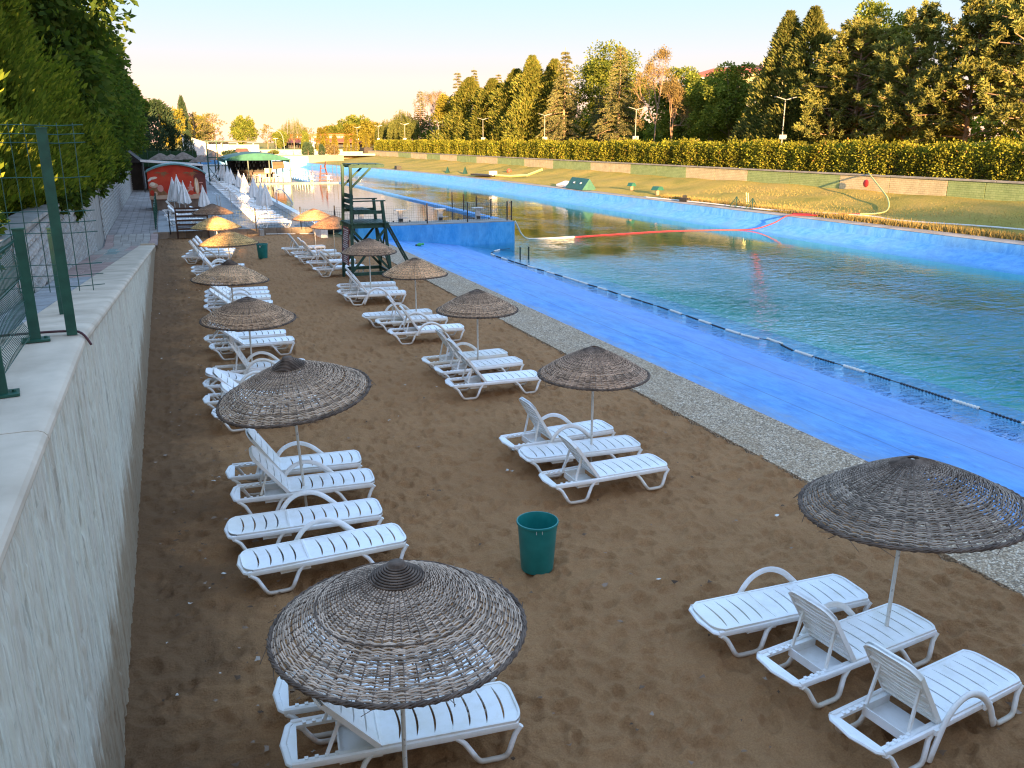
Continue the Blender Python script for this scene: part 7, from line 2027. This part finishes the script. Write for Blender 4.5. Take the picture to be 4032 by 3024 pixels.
# ------------------------------------------------------------------ far trees round the end of the canal and the park
GF2 = 'distant park trees beyond the canal end'
brF = gen_broad(71, 9, 5.0, 6500, L_GOLD, 0.08, 46, 0.55); brFd = gen_broad(72, 10, 5.0, 6500, L_BROAD, 0.08, 46, 0.55); wilF = gen_willow(73, 11, 5.0, 260)
pinF = gen_pine(74, 9, 3.4, 0.2, 34, 22, L_CEDAR); darkF = gen_cone(75, 9, 3.4, 6500, L_DARK, power=0.5, spray=0.6, lump=0.3); goldC = gen_cone(76, 4.6, 0.85, 3200, L_GOLD, power=0.4, spray=0.28, lump=0.12)
FAR = [
 ('broadleaf_tree', 'dark green tree crown topping the far golden trees', brFd, 70, 336, 2.6, 1.5, 1.15),
 ('broadleaf_tree', 'wide golden tree left of the far golden group', brF, 58, 318, 2.6, 1.0, 0.9),
 ('broadleaf_tree', 'golden tree in the middle of the far golden group', brF, 58.5, 288, 2.6, 0.85, 0.88),
 ('broadleaf_tree', 'green tree in front of the far golden group', brFd, 54.5, 290, 2.6, 0.75, 0.75),
 ('broadleaf_tree', 'golden tree at the right end of the far golden group', brF, 60.5, 268, 2.6, 0.85, 0.95),
 ('willow_tree', 'bright yellow green willow right of the curved lamp', wilF, 34.5, 250, 2.7, 0.78, 0.80),
 ('pine_tree', 'orange lit pine at the right foot of the bright willow', pinF, 38.0, 247, 2.7, 0.72, 0.62),
 ('broadleaf_tree', 'round green tree above the bar roof', brFd, 20.5, 243, 2.6, 0.72, 0.85),
 ('pine_tree', 'orange lit pine left of the bright willow', pinF, 27.5, 252, 2.6, 0.7, 0.72),
 ('broadleaf_tree', 'dark dome shaped tree under the bright willow', brFd, 29.5, 240, 2.4, 0.42, 0.52),
 ('pine_tree', 'broad orange brown pine left of the round green tree', pinF, 13.5, 262, 2.6, 1.15, 1.05),
 ('pine_tree', 'orange brown pine above the white cafe', pinF, 8.5, 255, 2.6, 1.1, 1.05),
 ('broadleaf_tree', 'pale crown behind the orange pines', brF, 11.5, 290, 2.6, 0.9, 1.15),
 ('broadleaf_tree', 'bright yellow green tree behind the dark conifers', brF, 2.6, 236, 2.4, 0.72, 1.18),
 ('spruce_tree', 'dark narrow spruce right of the bright yellow tree', darkF, 5.6, 240, 2.4, 0.42, 1.45),
 ('conifer_tree', 'large dark conifer, right one of the group over the tennis court hedge', darkF, -0.2, 178, 1.5, 1.15, 1.16),
 ('conifer_tree', 'large dark conifer, middle one of the group behind the mural', darkF, -3.6, 172, 1.5, 1.1, 1.20),
 ('conifer_tree', 'dark conifer at the left of the group behind the mural', darkF, -6.5, 160, 1.5, 1.2, 1.25),
 ('conifer_tree', 'small dark cone shaped conifer before the white shed', darkF, 4.4, 168, 1.0, 0.28, 0.62),
]
for nm, lab, ms, x, y, z, sx, sz in FAR:
    plant(nm, 'tree', lab, GF2, ms, x, y, z, sx, sz)
for (x, y, s_, lab) in ((40.0, 218, 1.0, 'golden cone shaped thuja, second from the left of the far row'), (42.6, 216, 0.95, 'golden cone shaped thuja in the middle of the far row'), (44.2, 213, 1.0, 'golden cone shaped thuja, next to last of the far row'), (46.4, 211, 1.05, 'golden cone shaped thuja at the right end of the far row'), (37.2, 222, 1.35, 'twin golden cone thuja at the left end, taller one'), (38.6, 223, 1.25, 'twin golden cone thuja at the left end, shorter one')):
    plant('golden_thuja', 'tree', lab, 'golden cone thujas on the far bank', goldC, x, y, 1.7, s_, s_)
bush = gen_broad(77, 2.6, 2.0, 3200, L_BROAD, 0.02, 26, 0.30); bushd = gen_broad(78, 2.6, 2.0, 3200, L_DARK, 0.02, 26, 0.30); dome = gen_broad(79, 2.6, 2.0, 3200, L_DRY, 0.02, 40, 0.26)
for (nm, x, y, z, sx, sz, ms, lab) in (('bush', 35.4, 197, 1.5, 0.95, 0.95, dome, 'dark brown dome bush between the golden thujas'), ('bush', 29.7, 194.5, 1.4, 0.70, 1.15, bushd, 'dark clipped bush by the wire fence at the canal end'), ('bush', 33.0, 196, 1.5, 0.40, 0.95, bushd, 'narrow dark bush beside the brown dome bush'), ('bush', 29.9, 199, 1.9, 0.5, 1.7, brF and bush, 'golden topped bush behind the dark clipped bush'), ('bush', 13.5, 193.8, 1.4, 1.1, 0.60, bushd, 'dark mound bush left of the small maroon roof'), ('bush', 23.6, 205, 1.9, 0.7, 0.32, bush, 'low bush on the far lawn right of the maroon roof')):
    plant(nm, 'bush', lab, 'bushes round the canal end', ms, x, y, z, sx, sz)
m = MB(); m.box((-1.5, 150, 1.8), (13, 1.2, 3.0)); o = m.build('clipped_hedge', simple('hedge_dark', (0.012, 0.035, 0.016), (0.03, 0.062, 0.026), 5, 0.95, 0.1, 0.8, 5, 0.1)); tag(o, 'dark clipped hedge below the conifers behind the mural', 'hedge')
for i in range(8):
    mm = MB(); mm.box((-7.5 + i * 1.7, 149.3, 1.9), (0.1, 0.1, 3.2)); mm.build('stake', M_DARKGREEN, o)

# ------------------------------------------------------------------ left: thuja hedge and tall trees above the walkway
GLT = 'trees above the block wall on the left'
thA = gen_cone(81, 6.0, 1.25, 34000, L_THUJA, power=0.42, spray=0.15, up=0.9, lump=0.42); thB = gen_cone(82, 6.0, 1.25, 34000, L_THUJA, power=0.42, spray=0.15, up=0.9, lump=0.44)
mpA = gen_broad(83, 9.5, 3.6, 22000, L_MAPLE, 0.10, 70, 0.25); mpB = gen_broad(84, 9.5, 3.6, 20000, L_MAPLE, 0.06, 64, 0.27); mpF = gen_broad(85, 12, 4.2, 13000, L_MAPLE, 0.05, 70, 0.38)
TH = [(-3.40, 12.6, 0.92, 1.10), (-3.5, 14.9, 0.92, 1.02), (-3.5, 17.2, 0.95, 1.12), (-3.5, 19.6, 1.12, 1.0), (-3.5, 22.2, 1.0, 1.05), (-3.75, 24.8, 1.08, 0.95), (-3.9, 27.6, 1.1, 1.0), (-4.1, 30.8, 1.1, 0.95), (-4.3, 34.2, 1.15, 0.9), (-4.5, 38.4, 1.2, 0.92)]
ORD = ['nearest', 'second', 'third', 'fourth', 'fifth', 'sixth', 'seventh', 'eighth', 'ninth', 'farthest']
for i, (x, y, sx, sz) in enumerate(TH):
    plant('thuja', 'tree', ORD[i] + ' thuja column of the hedge on the left block wall, counted from the camera', GLT, (thA, thB)[i % 2], x, y, float(bw_top(y)) - 0.25, sx, sz)
LT = [(-6.3, 21.0, 0.95, 0.92, mpA, 'dark leafy tree at the top left corner of the picture'), (-4.25, 29.5, 1.02, 0.98, mpA, 'dark leafy tree whose branch reaches over the walkway at the top left'), (-6.6, 35.5, 1.0, 1.05, mpB, 'leafy tree behind the farthest thuja columns'), (-5.2, 44.0, 1.0, 0.98, mpA, 'leafy tree hanging over the block wall where the hedge ends'), (-5.4, 53.0, 1.05, 1.02, mpB, 'leafy tree over the plain rendered bay of the block wall'),
      (-5.6, 63.0, 1.0, 0.95, mpF, 'wide leafy tree overhanging the middle of the walkway'), (-5.9, 75.0, 1.05, 1.0, mpF, 'tall leafy tree above the far stretch of walkway'), (-5.9, 88.0, 1.05, 1.0, mpF, 'tall leafy tree over the end of the railing'), (-6.0, 102.0, 1.05, 0.98, mpF, 'tree over the dark hut at the end of the walkway'), (-6.0, 118.0, 1.1, 1.0, mpF, 'tree behind the dark hut, tops lower'), (-5.6, 138.0, 1.15, 0.95, mpF, 'last big tree of the left row before the dark conifers')]
for (x, y, sx, sz, ms, lab) in LT:
    plant('leafy_tree', 'tree', lab, GLT, ms, x, y, float(bw_top(y)) - 0.2, sx, sz)
plant('conifer_tree', 'tree', 'sunlit golden conifer top standing above the left tree row', GLT, kind('gold', gen_cone, 86, 15, 2.6, 12000, L_LEY, power=0.6, spray=0.4), -7.6, 66.0, 2.6, 1.0, 1.04)
# shrubs hanging over the block wall
hang = gen_broad(87, 2.2, 1.3, 6500, L_MAPLE, 0.0, 30, 0.17)
for k, (x, y, sx, sz, lab) in enumerate(((-2.65, 11.6, 0.6, 0.6, 'yellowish shrub spilling over the near end of the block wall'), (-2.9, 21.5, 0.9, 0.9, 'dark shrub hanging over the block wall between thujas'), (-3.0, 27.0, 1.1, 1.1, 'fern like shrub hanging lowest over the block wall'), (-3.4, 33.0, 1.3, 1.3, 'shrub over the wall beside the rendered bay'), (-3.6, 47.0, 1.4, 1.4, 'bushy shrub over the far block wall'), (-3.7, 58.0, 1.6, 1.5, 'shrub mass over the far block wall near the railing'))):
    plant('overhanging_shrub', 'shrub', lab, 'shrubs hanging over the block wall', hang, x, y, float(bw_top(y)) - 0.45, sx, sz)

# ------------------------------------------------------------------ unseen trees added behind the bridge to keep the beach in shade
def back_shade_trees():
    rng = np.random.default_rng(91); Vs = []
    # unseen row, each stretch's height shaped to cast the beach shade
    for (x0, x1, top, dens) in ((-90, -22.2, 27.0, 1.6), (-21.4, -16.9, 17.2, 0.45), (-16.9, -16.1, 19.6, 0.12), (-16.1, -13.2, 17.6, 0.3), (-13.2, -6.5, 19.5, 0.6), (-6.5, -3.2, 20.6, 0.35), (-3.2, 19.0, 16.0, 0.9), (19.0, 24.0, 18.2, 0.4), (24.0, 60, 16.8, 1.0)):
        n = int(5200 * dens)
        x = rng.uniform(x0, x1, n); t_ = top + 0.25 * np.sin(x * 1.9) + 0.15 * np.sin(x * 4.3)
        z = rng.random(n) ** 0.8 * t_; y = -110 + rng.normal(0, 2.5, n)
        P = np.stack([x, y, z], -1); Vs.append(leaves(P, rng.normal(size=(n, 3)), rng.uniform(1.4, 2.4, n), rng.uniform(1.2, 2.0, n), rng))
    # more unseen crowns added, placed to shade the terrace
    for (cx, cy, z0, z1, r_) in ((-3.8, -8.0, 8.7, 12.5, 1.4), (-4.2, -20.0, 10.4, 14.5, 2.2), (-4.8, -27.0, 10.6, 15.0, 2.2)):
        n = 3600; d = unit(rng.normal(size=(n, 3))); q = rng.random(n)[:, None] ** 0.4
        P = np.array([cx, cy, (z0 + z1) / 2]) + d * q * np.array([r_, r_, (z1 - z0) / 2])
        Vs.append(leaves(P, rng.normal(size=(n, 3)), rng.uniform(0.3, 0.55, n), rng.uniform(0.25, 0.4, n), rng))
    V = np.concatenate(Vs)
    o = inst('added_shade_trees', leaf_mesh('added_shade_trees', V, L_MAPLE)); return tag(o, 'unseen trees added behind the footbridge to shade the beach', 'added_shade_trees', kind='stuff')
back_shade_trees()
